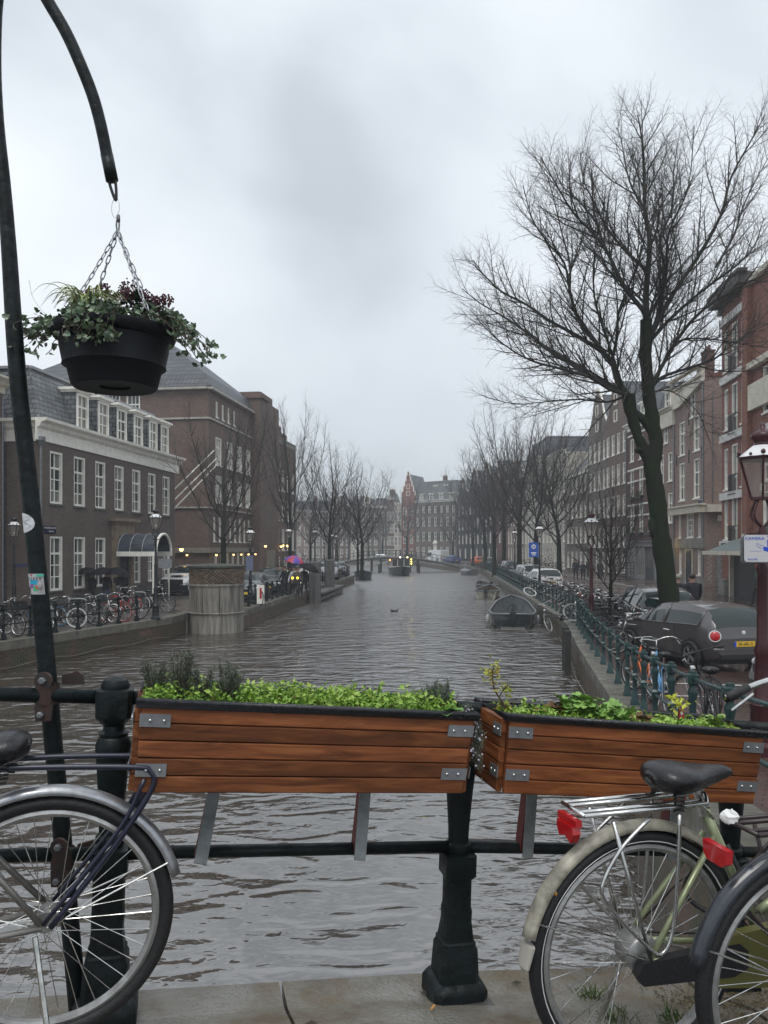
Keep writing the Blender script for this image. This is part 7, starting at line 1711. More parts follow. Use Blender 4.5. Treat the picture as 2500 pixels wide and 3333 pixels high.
    for _ in range(420): a = random.uniform(0, 6.3); r_ = .18*math.sqrt(random.random()); pts.append(Vector((r_*math.cos(a), r_*math.sin(a), .02+random.random()*.055*(1.2-r_/.18))))
    leafcloud('leaves', pts, .019, iv, ivy, elong=1.15, tilt=1.4, lobes=True); st.obj('stem', mat('ivy_stem', (.06, .045, .03), .7), ivy)
    sk = thing('skimmia', 'dark red skimmia buds standing above the hanging basket', 'plant', tuple(c)); q = MB(); q2 = []
    for (x, y, z, r_) in ((-.045, .03, .150, .022), (-.085, .0, .125, .015), (.02, .03, .125, .03), (.045, .0, .14, .032), (.075, .03, .12, .030), (.10, .0, .11, .03), (.125, .02, .105, .025), (.155, -.02, .085, .030), (.175, -.01, .10, .022), (.06, -.03, .105, .03)):
        for _ in range(95):
            v = Vector((random.gauss(0, 1), random.gauss(0, 1), random.gauss(0, .8))).normalized()*r_*random.uniform(.5, 1.05); q.blob(Vector((x, y, z))+v, .0032, 4, 3)
        for _ in range(9): q2.append(Vector((x, y, z))+Vector((random.gauss(0, .02), random.gauss(0, .02), -.03+random.gauss(0, .01))))
    q.obj('buds', mat('dark_red_buds', (.085, .020, .030), .5, var=.5, vscale=40), sk); leafcloud('leaves', q2, .024, mat('skimmia_leaf', (.02, .04, .025), .35), sk, elong=2.0)
    q = MB(); [q.tube([(x, y, -.01), (x*1.1, y, z)], .003, 4) for (x, y, z) in ((-.04, .03, .13), (.03, .02, .11), (.07, .02, .11), (.12, .01, .09), (.14, -.01, .08))]; q.obj('stem', MATS['ivy_stem'], sk)
    gr = thing('variegated_grass', 'tuft of cream striped grass in the left half of the hanging basket', 'grass plant', tuple(c)); q = MB()
    for _ in range(95):
        a = random.uniform(0, 6.28); l = random.uniform(.05, .12); p0 = Vector((-.065+random.gauss(0, .018), -.09+random.gauss(0, .014), .035)); d = Vector((math.cos(a), math.sin(a)*.7, 0))
        q.tube(bez([p0, p0+d*l*.35+Vector((0, 0, l*.55)), p0+d*l*.8+Vector((0, 0, l*.6)), p0+d*l*1.15+Vector((0, 0, l*.25))], 3), [.0032]*6+[.0026, .002, .0012, .0005], 4, flat=.35)
    for pth in ([(-.14, -.03, .0), (-.20, -.03, .03), (-.26, -.02, .10), (-.285, 0, .17)], [(-.06, -.03, .04), (-.10, -.02, .12), (-.16, -.02, .135), (-.195, -.02, .09)]): q.tube(bez(pth, 5), .0016, 4, flat=.4)
    q.obj('blades', mat('cream_grass', (.48, .50, .24), .5, var=.5, vscale=60, col2=(.22, .30, .10)), gr)

wood = bpy.data.materials.new('oiled_hardwood')
def wood_setup():
    wood.use_nodes = True; nt = wood.node_tree; N = nt.nodes.new; L = nt.links.new; b = nt.nodes['Principled BSDF']
    tc = N('ShaderNodeTexCoord'); oi = N('ShaderNodeObjectInfo'); mp = N('ShaderNodeMapping'); mp.inputs['Scale'].default_value = (1.6, 14, 14)
    L(tc.outputs['Object'], mp.inputs['Vector']); va = N('ShaderNodeVectorMath'); sc1 = N('ShaderNodeVectorMath'); sc1.operation = 'SCALE'; cx = N('ShaderNodeCombineXYZ'); 
    for i in range(3): L(oi.outputs['Random'], cx.inputs[i])
    L(cx.outputs[0], sc1.inputs[0]); sc1.inputs['Scale'].default_value = 37; L(mp.outputs[0], va.inputs[0]); L(sc1.outputs[0], va.inputs[1])
    n = N('ShaderNodeTexNoise'); n.inputs['Scale'].default_value = 2.2; n.inputs['Detail'].default_value = 8; n.inputs['Distortion'].default_value = 1.1; n.inputs['Roughness'].default_value = .62; L(va.outputs[0], n.inputs['Vector'])
    cr = N('ShaderNodeValToRGB'); e = cr.color_ramp.elements; e[0].position = .3; e[0].color = (.085, .028, .011, 1); e[1].position = .72; e[1].color = (.31, .115, .040, 1); x = e.new(.5); x.color = (.18, .058, .020, 1); L(n.outputs['Fac'], cr.inputs[0])
    mr = N('ShaderNodeMapRange'); mr.inputs['To Min'].default_value = .62; mr.inputs['To Max'].default_value = 1.25; L(oi.outputs['Random'], mr.inputs['Value'])
    vm = N('ShaderNodeVectorMath'); vm.operation = 'SCALE'; L(cr.outputs[0], vm.inputs[0]); L(mr.outputs[0], vm.inputs['Scale']); L(vm.outputs[0], b.inputs['Base Color'])
    b.inputs['Roughness'].default_value = .45; b.inputs['Specular IOR Level'].default_value = .25; bp = N('ShaderNodeBump'); bp.inputs['Strength'].default_value = .35; bp.inputs['Distance'].default_value = .002; L(n.outputs['Fac'], bp.inputs['Height']); L(bp.outputs[0], b.inputs['Normal'])
wood_setup()
def planter(label, FL, FR, BL, BR, depth):
    """corners of the front face (top left/right, bottom left/right) in world space, depth vector away from the viewer"""
    o0 = Vector(BL); t = thing('planter_box', label, 'planter', tuple(o0)); FL, FR, BL, BR = [Vector(p)-o0 for p in (FL, FR, BL, BR)]; dp = Vector(depth); tin = Vector(depth)*.93
    def Q(u, v, w): 
        top = FL.lerp(FR, u); bot = BL.lerp(BR, u); return top.lerp(bot, v)+dp*w
    X = (FR-FL).normalized(); Z = Vector((0, 0, 1)); th = .02
    def plank(f, a0, a1, b0, b1, nrm, nm='plank'):
        # quad in (a,b) params of f, thickness along nrm; rounded edges via bevelled extrusion; local X aligned to the board
        c = [Vector(f(a, b)) for a, b in ((a0, b0), (a1, b0), (a1, b1), (a0, b1))]; ctr = sum(c, Vector())/4
        ax = (c[1]-c[0]).normalized(); ny = Vector(nrm).normalized(); az = ny.cross(ax).normalized(); M = Matrix((ax, az, ny)).transposed()
        Mi = M.inverted(); q = MB(); l = [Mi @ (p-ctr) for p in c]; e = .003
        def inset(p): return Vector((p.x-math.copysign(e, p.x), p.y-math.copysign(e, p.y), 0))
        vs = [Vector((p.x, p.y, 0)) for p in l]+[Vector((p.x, p.y, th-e)) for p in l]+[inset(p)+Vector((0, 0, th)) for p in l]
        q.add(vs, [(3, 2, 1, 0), (0, 1, 5, 4), (1, 2, 6, 5), (2, 3, 7, 6), (3, 0, 4, 7), (4, 5, 9, 8), (5, 6, 10, 9), (6, 7, 11, 10), (7, 4, 8, 11), (8, 9, 10, 11)])
        o = q.obj(nm, wood, t); o.matrix_local = Matrix.Translation(ctr) @ M.to_4x4(); return o
    nf = (FR-FL).cross(BL-FL).normalized(); nf = nf if nf.dot(dp) < 0 else -nf; g = .008
    for i in range(5):
        v0, v1 = i/5+g, (i+1)/5-g*.2
        plank(lambda a, b: Q(a, b, 0), 0, 1, v0, v1, nf)
        plank(lambda a, b: Q(0, b, a), .02, 1, v0, v1, -X); plank(lambda a, b: Q(1, b, a), .02, 1, v0, v1, X)
        plank(lambda a, b: Q(a, b, 1), 0, 1, v0, v1, -nf)
    q = MB(); q.add([Q(.01, .03, .03), Q(.99, .03, .03), Q(.99, .97, .03), Q(.01, .97, .03), Q(.01, .03, .97), Q(.99, .03, .97), Q(.99, .97, .97), Q(.01, .97, .97)], [(0, 1, 2, 3), (5, 4, 7, 6), (4, 0, 3, 7), (1, 5, 6, 2), (3, 2, 6, 7)]); q.obj('liner', M_rubber, t)
    rimz = Vector((0, 0, .008)); q = MB(); q.tube([Q(-.012, 0, -.08)+rimz, Q(1.012, 0, -.08)+rimz, Q(1.012, 0, 1.06)+rimz, Q(-.012, 0, 1.06)+rimz], .0145, 14, closed=True)
    q.obj('rim', mat('black_wet_plastic', (.018, .020, .024), .32, bump=.4, bscale=70, rvar=.12), t, smooth=True)
    q = MB(); q.add([Q(.01, .10, .03), Q(.99, .10, .03), Q(.99, .10, .97), Q(.01, .10, .97)], [(0, 1, 2, 3)]); q.obj('soil', mat('soil', (.03, .022, .015), .9), t)
    Lx = (FR-FL).length
    for v in (.17, .74):
        for side in (0, 1):
            for face in (0, 1):
                w = .085; u0 = 0 if side == 0 else 1; sg = 1 if side == 0 else -1
                if face == 0: f = lambda a, b: Q(u0+sg*a*w/Lx, b, 0); nn = nf
                else: f = lambda a, b: Q(u0, b, a*.26); nn = -X*sg
                c = [f(-.03 if face == 0 else 0, v-.075), f(1, v-.075), f(1, v+.075), f(-.03 if face == 0 else 0, v+.075)]; q = MB(); vs = [p+nn*(th+.0005) for p in c]+[p+nn*(th+.0035) for p in c]
                q.add(vs, [(0, 1, 5, 4), (1, 2, 6, 5), (2, 3, 7, 6), (3, 0, 4, 7), (4, 5, 6, 7)]); bk = q.obj('corner_bracket', M_steel, t)
                for a in (.32, .78):
                    p = f(a, v)+nn*(th+.0035); q = MB(); q.blob(p, .0055, 8, 5); q.obj('bolt', M_chrome, bk, smooth=True)
    return t, Q, o0
def strap(root_pt, top, bot, label=None, par=None):
    pass
def build_planters():
    dv = BN*.25
    FL, FR = W(462, 2292, 2.235), W(1537, 2336, 2.51); BL, BR = W(438, 2575, 2.215), W(1497, 2579, 2.49)
    t1, Q1, o1 = planter('long brown hardwood planter box, left of the two on the bridge railing', FL, FR, BL, BR, dv)
    FL, FR = W(1653, 2338, 2.575), W(2475, 2394, 2.83); BL, BR = W(1634, 2578, 2.56), W(2440, 2613, 2.81)
    t2, Q2, o2 = planter('long brown hardwood planter box, right of the two, behind the bicycle saddle', FL, FR, BL, BR, dv*.98)
    for (a, b, par, o0) in (((700, 2560, 2.58), (652, 2812, 2.40), t1, o1), ((1190, 2560, 2.70), (1171, 2802, 2.60), t1, o1), ((1733, 2570, 2.80), (1717, 2792, 2.76), t2, o2), ((2200, 2590, 2.95), (2190, 2800, 2.90), t2, o2)):
        A, Bq = W(*a)-o0, W(*b)-o0; q = MB(); q.bar(A, Bq, .040, .006, up=tuple(BN)); q.bar(A+BN*.03+Vector((-.012, 0, 0)), Bq+BN*.05+Vector((-.012, 0, .015)), .006, .05, mi=1, up=tuple(BN)); q.obj('support_strap', [mat('galvanised_strap', (.26, .28, .28), .55, metal=.5, var=.25, vscale=14), mat('red_oxide', (.12, .02, .015), .6)], par)
    random.seed(5)
    gb = mat('chickweed_leaf', (.27, .43, .05), .5, var=.5, vscale=28, col2=(.12, .25, .03)); gb2 = mat('chickweed_leaf_dark', (.12, .25, .02), .5, var=.4, vscale=9)
    g2_ = mat('pale_sprig_leaf', (.33, .45, .09), .45, var=.45, vscale=30, col2=(.24, .40, .06))
    for nm, Q, o0, u0, u1, hh, N_ in (('bed_of_chickweed', Q1, o1, .0, .98, .060, 6500), ('bed_of_chickweed', Q2, o2, .02, .98, .035, 3600)):
        pts = []; low = []
        for _ in range(N_):
            u, w = random.uniform(u0, u1), random.uniform(.06, .94); bump = .5+.5*math.sin(u*17+1)*math.sin(w*5+u*9); h = hh*(.35+.5*bump+.35*random.random())*(1 if .03 < u < .93 else .6)
            pts.append(Q(u, .06, w)+o0+Vector((0, 0, h*random.uniform(.1, 1.0))))
            if random.random() < .45: low.append(Q(u, .06, w)+o0+Vector((0, 0, h*.35*random.random())))
        a = leafcloud(nm, pts, .0115, gb, None, elong=1.15, tilt=.9)
        sp_ = [];  st_ = MB()
        for _ in range(130 if Q is Q1 else 60):
            u, w = random.uniform(u0+.03, u1), random.uniform(.06, .9); p = Q(u, .06, w)+o0; h = hh*random.uniform(.85, 1.3); tip = p+Vector((random.gauss(0, .01), random.gauss(0, .008), h)); st_.tube([p, tip], .001, 3)
            sp_ += [p.lerp(tip, f)+Vector((random.gauss(0, .004), random.gauss(0, .004), 0)) for f in (.5, .62, .74, .85, .92, 1, 1)]
        leafcloud('sprigs', sp_, .0145, g2_, a, elong=1.4)['kind'] = 'stuff'; st_.obj('sprig_stems', gb2, a)['kind'] = 'stuff'
        leafcloud('dead_bits', [Q(random.uniform(u0, u1), .06, random.uniform(.05, .95))+o0+Vector((0, 0, hh*random.uniform(.1, .75))) for _ in range(160)], .011, mat('dry_brown_leaf', (.12, .06, .02), .7, var=.4, vscale=10), a, elong=2.2)['kind'] = 'stuff'; tag(a, 'bright lime green chickweed filling the %s planter' % ('left' if Q is Q1 else 'right'), 'ground cover', None, 'stuff')
        leafcloud('lower_leaves', low, .010, gb2, a)['kind'] = 'stuff'
        q = MB()
        for _ in range(260):
            u, w = random.uniform(u0, u1), random.uniform(.06, .94); p = Q(u, .08, w)+o0; q.tube([p, p+Vector((random.gauss(0, .006), random.gauss(0, .006), hh*.9))], .0009, 3)
        q.obj('stems', gb2, a)['kind'] = 'stuff'
    # rosemary
    rm = mat('rosemary_needles', (.075, .095, .065), .6, var=.4, vscale=20); rs = mat('woody_stem', (.07, .045, .028), .8)
    def rosemary(Q, o0, u, w, n, h, lb, droop=0, spread=.05, flowers=False):
        p0 = Q(u, .08, w)+o0; t = thing('rosemary', lb, 'plant', tuple(p0)); nd, st, fl = MB(), MB(), MB()
        for _ in range(n):
            a = random.uniform(0, 6.28); tip = Vector((math.cos(a)*spread*random.uniform(.3, 1), math.sin(a)*spread*.7, h*random.uniform(.5, 1)))
            if droop: tip = Vector((random.uniform(.0, .06), -random.uniform(.02, .09), random.uniform(-droop, .03))); 
            P = bez([Vector(), tip*.4+Vector((0, -.01*(droop > 0), .035 if droop else 0)), tip*.75+Vector((0, 0, .02 if droop else 0)), tip], 4); st.tube(P, [.0022*(1-.7*i/(len(P)-1)) for i in range(len(P))], 4)
            for i in range(3, len(P)):
                for _ in range(8):
                    d = Vector((random.gauss(0, 1), random.gauss(0, 1), random.gauss(.4, .8))).normalized()*random.uniform(.010, .018); b = P[i]+Vector((random.gauss(0, .003), 0, random.gauss(0, .006))); nd.add([b, b+d*.5+Vector((.0011, 0, 0)), b+d, b+d*.5-Vector((.0011, 0, 0))], [(0, 1, 2, 3)])
                if flowers and random.random() < .25: fl.blob(P[i]+Vector((random.gauss(0, .01), random.gauss(0, .01)-.01, random.gauss(0, .01))), .0035, 4, 3)
        nd.obj('needles', rm, t); st.obj('stem', rs, t)
        if flowers and fl.v: fl.obj('flowers', mat('pale_flower', (.5, .48, .55), .6), t)
    for (u, w, n, h, lb) in ((.03, .5, 26, .135, 'leftmost rosemary sprig in the left planter'), (.10, .35, 34, .165, 'tall rosemary clump at the left end of the left planter'), (.17, .3, 24, .125, 'low rosemary between the taller clumps in the left planter'), (.25, .35, 34, .145, 'rosemary clump a quarter of the way along the left planter')):
        rosemary(Q1, o1, u, w, n, h, lb)
    rosemary(Q1, o1, .93, .5, 34, .11, 'dark rosemary behind the broad-leaved weed in the left planter', spread=.07)
    rosemary(Q1, o1, 1.0, .3, 46, 0, 'dark trailing rosemary with tiny pale flowers hanging between the two planters', droop=.17, flowers=True)
    # woody fallen stems
    def broad(Q, o0, u, w, n, L, m, lb, nm='broad_leaved_weed', up=.7, cat='plant', wd=.22, rise=0):
        p0 = Q(u, .06, w)+o0; t = thing(nm, lb, cat, tuple(p0)); q = MB(); st = MB()
        for i in range(n):
            a = i*2.4+random.uniform(-.3, .3); l = L*random.uniform(.6, 1.1); d = Vector((math.cos(a), math.sin(a), 0)); b = Vector((random.gauss(0, .01), random.gauss(0, .01), rise*random.random())); k = 5; vs = []; fs = []; sd = Vector((-d.y, d.x, 0)); upx = up*random.uniform(.5, 1.3)
            for j in range(k+1):
                f = j/k; c = b+d*l*f*(1-.25*f)+Vector((0, 0, l*upx*f*(1-.55*f))); wj = l*wd*math.sin(math.pi*min(1, f*.92+.06))*(1+.18*(-1)**j)+.0004; vs += [c-sd*wj+Vector((0, 0, wj*.35)), c, c+sd*wj+Vector((0, 0, wj*.35))]
            for j in range(k): fs += [(j*3, j*3+1, j*3+4, j*3+3), (j*3+1, j*3+2, j*3+5, j*3+4)]
            q.add(vs, fs)
            if rise: st.tube([(0, 0, 0), b], .0015, 4)
        q.obj('leaves', m, t, smooth=True)
        if rise: st.obj('stem', rs, t)
    g1 = mat('weed_leaf', (.13, .30, .05), .4, var=.4, vscale=14); g2 = mat('yellow_green_leaf', (.36, .42, .05), .5, var=.4, vscale=14, col2=(.30, .20, .05)); g3 = mat('geranium_leaf', (.25, .42, .10), .5, var=.45, vscale=10, col2=(.12, .25, .045)); br = mat('dry_brown_leaf', (.12, .06, .02), .7, var=.4, vscale=10)
    broad(Q1, o1, .915, .2, 11, .11, g1, 'broad-leaved green weed near the right end of the left planter', up=.9)
    broad(Q1, o1, .40, .5, 4, .04, gb2, 'small dark-leaved sprout amid the chickweed of the left planter')
    def geranium(Q, o0, cx, w, n, h, r_, lb, m=g3, lr=.024):
        p0 = Q(cx, .06, w)+o0; t = thing('geranium', lb, 'plant', tuple(p0)); q = MB(); st = MB()
        for i in range(n):
            a = random.uniform(0, 6.28); rr = r_*math.sqrt(random.random()); c = Vector((math.cos(a)*rr, math.sin(a)*rr*.55, h*random.uniform(.35, 1)*(1-.35*rr/r_))); l = lr*random.uniform(.55, 1.2); tl = Euler((random.uniform(-.7, .5)+.3, random.uniform(-.5, .5), random.uniform(0, 6))).to_matrix(); vs = [c]; K = 14
            for j in range(K): an = 2*math.pi*j/K; f = 1+.16*math.cos(an*5)-(.45 if j == 0 else 0); vs.append(c+tl @ Vector((l*f*math.cos(an), l*f*math.sin(an), .25*l*(.5+.5*math.cos(an*5)))))
            q.add(vs, [(0, 1+j, 1+(j+1) % K) for j in range(K)]); st.tube([(c.x*.3, c.y*.3, 0), (c.x*.8, c.y*.8, c.z*.7), c], .0013, 4)
        q.obj('leaves', m, t); st.obj('stem', g1, t)
    geranium(Q2, o2, .33, .45, 46, .125, .075, 'tall pale green geranium clump in the middle of the right planter'); geranium(Q2, o2, .42, .3, 60, .085, .085, 'lower geranium clump beside the tall one in the right planter'); geranium(Q2, o2, .27, .6, 16, .06, .05, 'small brownish geranium at the left foot of the tall clump', m=br)
    geranium(Q2, o2, .56, .35, 16, .055, .04, 'dry brown-leaved plant right of the geraniums', m=br, lr=.018)
    broad(Q2, o2, .88, .35, 30, .045, mat('lettuce_leaf', (.28, .42, .10), .45, var=.3, vscale=12), 'pale lettuce-like plant near the right end of the right planter', up=.9, rise=.05, nm='leafy_plant', wd=.32)
    geranium(Q2, o2, .70, .3, 40, .045, .09, 'low leafy clump near the right end of the right planter', m=gb, lr=.013)
    # yellow leaved plant with label stake
    p0 = Q2(.745, .05, .5)+o2; t = thing('yellow_leaved_plant', 'small plant with yellow leaves beside a red and white plant label', 'plant', tuple(p0)); q = MB(); q.tube([(0, 0, 0), (0, 0, .095)], .0025, 5); q.obj('stem', rs, t)
    leafcloud('leaves', [(random.gauss(0, .018), random.gauss(0, .014), .095+random.gauss(0, .013)) for _ in range(34)], .019, mat('acid_yellow_leaf', (.50, .52, .06), .45), t, elong=1.6)
    q = MB(); q.box((.008, -.006, .045), (.018, .002, .05)); q.ext([(-.006, .0), (.0, .01), (.006, 0), (.0, -.01)], lambda u, v, w_: (.008+u, w_, .055+v), -.0085, -.0075, mi=1); o = q.obj('plant_label', [mat('label_red', (.55, .03, .05), .4), M_white], None, loc=p0); tag(o, 'small red and white plant label stuck in the right planter', 'plant label')
    # tall bare stem with pale leaves at left end of planter 2
    p0 = Q2(.055, .06, .5)+o2; t = thing('leggy_stem', 'leggy woody stem with pale yellow-green leaves at the left end of the right planter', 'plant', tuple(p0)); q = MB()
    q.tube(bez([(0, 0, 0), (-.02, 0, .05), (-.045, 0, .09), (-.055, 0, .14), (-.05, 0, .175)], 4), [.004]*5+[.003]*6+[.002]*6, 6); q.tube(bez([(-.03, 0, .07), (-.01, 0, .10), (.0, 0, .11)], 3), .002, 5); q.obj('stem', rs, t)
    leafcloud('leaves', [(-.055+random.gauss(0, .014), random.gauss(0, .012), .15+random.gauss(0, .022)) for _ in range(70)]+[(random.gauss(0, .012)-.01, random.gauss(0, .012), .10+random.gauss(0, .015)) for _ in range(40)]+[(random.gauss(0, .016), random.gauss(0, .012), .03+random.gauss(0, .015)) for _ in range(40)], .0125, g2, t, elong=1.4, tilt=1.3)

def build_near_bikes():
    random.seed(14)
    fr_pale = mat('pale_green_silver_frame', (.36, .40, .24), .35, metal=.5, var=.3, vscale=10, rvar=.1); cream = mat('dirty_cream_fender', (.33, .31, .25), .4, var=.5, vscale=14, rvar=.1)
    silver_f = mat('silver_fender', (.42, .43, .45), .35, metal=.8, var=.3, vscale=9, rvar=.12); fr_dk = mat('worn_silver_frame', (.26, .25, .23), .38, metal=.6, var=.35, vscale=12); navy_t = mat('dark_navy_tube', (.010, .012, .03), .35, coat=.3)
    # left bicycle, pointing left
    p = Vector((-.965, 2.20, 0)); s, n = (p-BO).dot(BU), (p-BO).dot(BN)
    bike('silver bicycle with dark carrier at the left edge, standing against the railing', (p.x, p.y, 2.095), math.pi+math.atan2(.251, .968), fr_dk, detail=2, fender_m=silver_f, style='men', rack_m=navy_t, opts=('hoop',), wall=None, saddle_z=.845, R0=.350, steer=.1)
    p = Vector((.74, 2.25, 0)); s, n = (p-BO).dot(BU), (p-BO).dot(BN)
    b = bike('pale green bicycle with cream fender, silver rack and black saddle below the right planter', (p.x, p.y, 1.978), R(17), fr_pale, detail=2, fender_m=cream, style='oma', rack_m=M_chrome, wall=mat('reflective_white', (.75, .75, .75), .4), opts=(('guard', mat('yellow_green_guard', (.13, .125, .035), .4)),), saddle_z=.845, R0=.350, steer=.15)
    q = MB(); q.tube(bez([(.30, .02, .62), (.26, .05, .55), (.20, .04, .47), (.25, -.05, .44), (.33, -.05, .52), (.32, 0, .62)], 5), .008, 8); q.obj('cable_lock', M_rubber, b, smooth=True)
    q = MB(); q.tube(bez([(.46, .02, .30), (.25, .04, .52), (.10, .055, .43), (0.02, .07, .36)], 5), .0028, 5); q.tube(bez([(.72, .03, .55), (.5, .03, .40), (.3, .04, .34), (.05, .07, .36)], 5), .0028, 5); q.obj('brake_cable', M_rubber, b)
    q = MB(); q.lathe([(.05, -.04), (.055, -.03), (.055, .03), (.05, .04)], 18, (0, 0, .35), ax='Y'); q.obj('hub_gear', M_alu, b, smooth=True)
    q = MB(); q.lathe([(0.002, -.075), (.03, -.06), (.036, .0)], 10, (0, 0, 0)); q.v = [(v[0]*.3-.352-v[2]*-.25, v[1], v[2]+.42) for v in q.v]; q.obj('mud_flap', mat('grey_mud_flap', (.4, .38, .33), .5), b)
    q = MB()
    for (a, c) in ((-.012, .0), (.012, .004), (0, .014), (0, -.012), (.0, 0)): q.blob((-.275+c, a, .555+c), (.006, .008, .008), 6, 4)
    q.obj('orange_sticker', mat('orange_sticker', (.6, .28, .02), .4), b)
    p2 = (1.15, 2.08, 1.985)
    c = bike('black bicycle with dark fender and large red tail light at the right edge', p2, R(14), M_black, detail=2, fender_m=mat('glossy_dark_fender', (.03, .035, .045), .22, coat=.5, var=.3, vscale=10), rack_m=mat('dark_brown_rack', (.03, .018, .018), .35), style='oma', saddle_z=.90, R0=.350, steer=-.3, opts=('bar_light',))
    # crumpled paper on its rack
    q = MB(); random.seed(3); q.blob((0, 0, 0), (.022, .018, .018), 9, 7); q.v = [tuple(Vector(v)*random.uniform(.75, 1.25)) for v in q.v]
    o = q.obj('crumpled_tissue', mat('white_tissue', (.75, .75, .73), .8), None, loc=(.93, 2.065, 2.78)); tag(o, 'crumpled white tissue lying on the rack of the right-edge bicycle', 'tissue')
    # third bicycle beyond the planter at right
    bike('silver-handled bicycle cut off by the right edge behind the planter', (3.05, 3.12, 1.80), math.pi+R(14), M_black, detail=1, fender_m=M_black, style='men', opts=('straight',), crate='grey', R0=.345, steer=.5, rack=False)

ORD = ['', 'first', 'second', 'third', 'fourth', 'fifth', 'sixth', 'seventh', 'eighth', 'ninth', 'tenth', 'eleventh', 'twelfth', 'thirteenth', 'fourteenth', 'fifteenth', 'sixteenth', 'seventeenth', 'eighteenth', 'nineteenth', 'twentieth']
def ordw(i): return ORD[i] if i <= 20 else {2: 'twenty', 3: 'thirty', 4: 'forty', 5: 'fifty', 6: 'sixty'}[i//10]+('-'+ORD[i % 10] if i % 10 else 'th')
def build_parked_bikes():
    random.seed(21)
    red = mat('red_bike_paint', (.38, .02, .02), .35, coat=.3); blue = mat('sky_blue_tyre', (.12, .33, .55), .5); wb = mat('white_bike_paint', (.6, .6, .6), .35, coat=.3); org = mat('orange_bike_paint', (.75, .16, .03), .35, coat=.3); dg = mat('dark_green_bike', (.015, .035, .03), .3, coat=.3); redt = mat('red_tyre', (.30, .035, .03), .6)
    g = 'bicycles parked along the left railing'; blk = M_black
    protos = [('black bicycle', dict(frame_m=blk)), ('black bicycle with white tyres', dict(frame_m=blk, tyre_m=M_rim_white)), ('black men\'s bicycle with front crate', dict(frame_m=blk, style='men', crate='front')), ('dark green bicycle', dict(frame_m=dg)), ('silver bicycle', dict(frame_m=M_alu, style='men')), ('red bicycle', dict(frame_m=red)), ('white bicycle', dict(frame_m=wb, fender_m=wb)), ('black bicycle with straight handlebar', dict(frame_m=blk, style='men', opts=('straight', 'blackbar')))]
    pr = []
    def pos_left(px, inset):
        best = None
        for i in range(400):
            d = 19+i*.035; x = interp(EDGE_L, d)-inset-.3
            e = abs(1250+2500*x/d-px)
            if best is None or e < best[0]: best = (e, x, d)
        return best[1], best[2]
    LB = [(18, 1, 'black bicycle with white tyre rims nearest the left edge'), (95, 4, 'silver bicycle with a white basket frame left of the leaning pole', ), (165, 1, 'white-tyred black bicycle half hidden by the leaning pole'), (197, 'blue', 'black bicycle with sky blue tyres just right of the leaning pole'), (250, 0, 'plain black bicycle behind the left railing, next to the blue-tyred one'), (290, 6, 'white bicycle in the middle of the left row'), (335, 5, 'red bicycle with red wheels in the left row'), (378, 0, 'black bicycle between the two red ones'), (438, 'red2', 'second red bicycle, near the street lamp on the left'), (478, 4, 'silver bicycle right of the second red one'), (515, 1, 'white-tyred bicycle by the lamp post at the right end of the left row'), (-30, 2, 'black bicycle with a crate cut off by the left edge'), (222, 3, 'dark green bicycle squeezed beside the blue-tyred one')]
    for i, it in enumerate(LB):
        px, v, lb = it[0], it[1], it[2]; ins = 1.75+random.uniform(-.2, .25); x, d = pos_left(px, ins); rz = R(random.choice((-14, -22, -8, 160)))+random.uniform(-.15, .15)
        if v == 'blue': kw = dict(frame_m=blk, tyre_m=blue)
        elif v == 'red2': kw = dict(frame_m=red, tyre_m=redt, fender_m=red)
        else: kw = dict(protos[v][1]); 
        if v == 5: kw['tyre_m'] = redt
        bike(lb, (x, d, ZQ), rz, detail=1, group=g, lean=random.uniform(-.08, .08), steer=random.uniform(-.5, .6), rack=(i % 3 != 2), **kw)
    # second row further back at far left
    for k, (px, d, lb) in enumerate(((10, 25.5, 'dark bicycle in the rear rank at the left edge'), (60, 26.6, 'dark bicycle with orange saddle bag in the rear rank by the left edge'))):
        p = W(px, 1787, d); bike(lb, (p.x-.5, p.y, ZQ), R(10+20*k), blk, detail=1, group=g, steer=.3)
    # right row
    g = 'bicycles parked along the right railing'
    for nm, kw in protos:
        pr.append((nm, bike('p', (0, 0, -50), 0, detail=1, group=g, steer=random.uniform(-.4, .6), **kw)))
    pts = along([p for p in EDGE_R if p[1] <= 105 and p[1] >= 7], 0.82, 2.2, 70); used = set(); i = 0; k = 0
    for (x, y, hd) in pts:
        if y < 19.5: continue
        if y > 38 and random.random() < .25: continue
        k += 1; v = random.choice((0, 0, 0, 1, 2, 3, 3, 4, 5 if k % 6 == 0 else 0, 6 if k % 7 == 0 else 7)); ins = 2.1+random.uniform(-.25, .35); nx, ny = math.sin(hd), -math.cos(hd)
        rz = math.atan2(-ny, -nx)+random.uniform(-.45, .45)
        if random.random() < .3: rz += math.pi; ins = .75
        nm, po = pr[v]; L = (x+nx*ins, y+ny*ins, zr(y+ny*ins)); lb = '%s, %s from the near end of the right railing row' % (nm, ordw(k))
        if v in used: b = dup(po, L, rz, lb)
        else: b = po; b.location = L; b.rotation_euler = (0, 0, rz); b['label'] = lb; used.add(v)
        b.rotation_euler[0] = random.uniform(-.14, .14)
    for v, (nm, po) in enumerate(pr):
        if v not in used: 
            for c in list(po.children_recursive): bpy.data.objects.remove(c)
            bpy.data.objects.remove(po)
    # special ones near
    bike('orange bicycle leaning by the near right railing, in front of the dark hatchback', (4.62, 13.3, zr(13.3)), R(88), org, detail=1, group=g, tyre_m=M_rubber, lean=.1, rack=False, steer=.4, opts=('nofender', 'straight'))
    bike('light blue framed bicycle behind the near right railing', (4.3, 11.7, zr(11.7)), R(80), mat('light_blue_paint', (.14, .35, .6), .35), detail=1, group=g, rack=False, steer=.3)
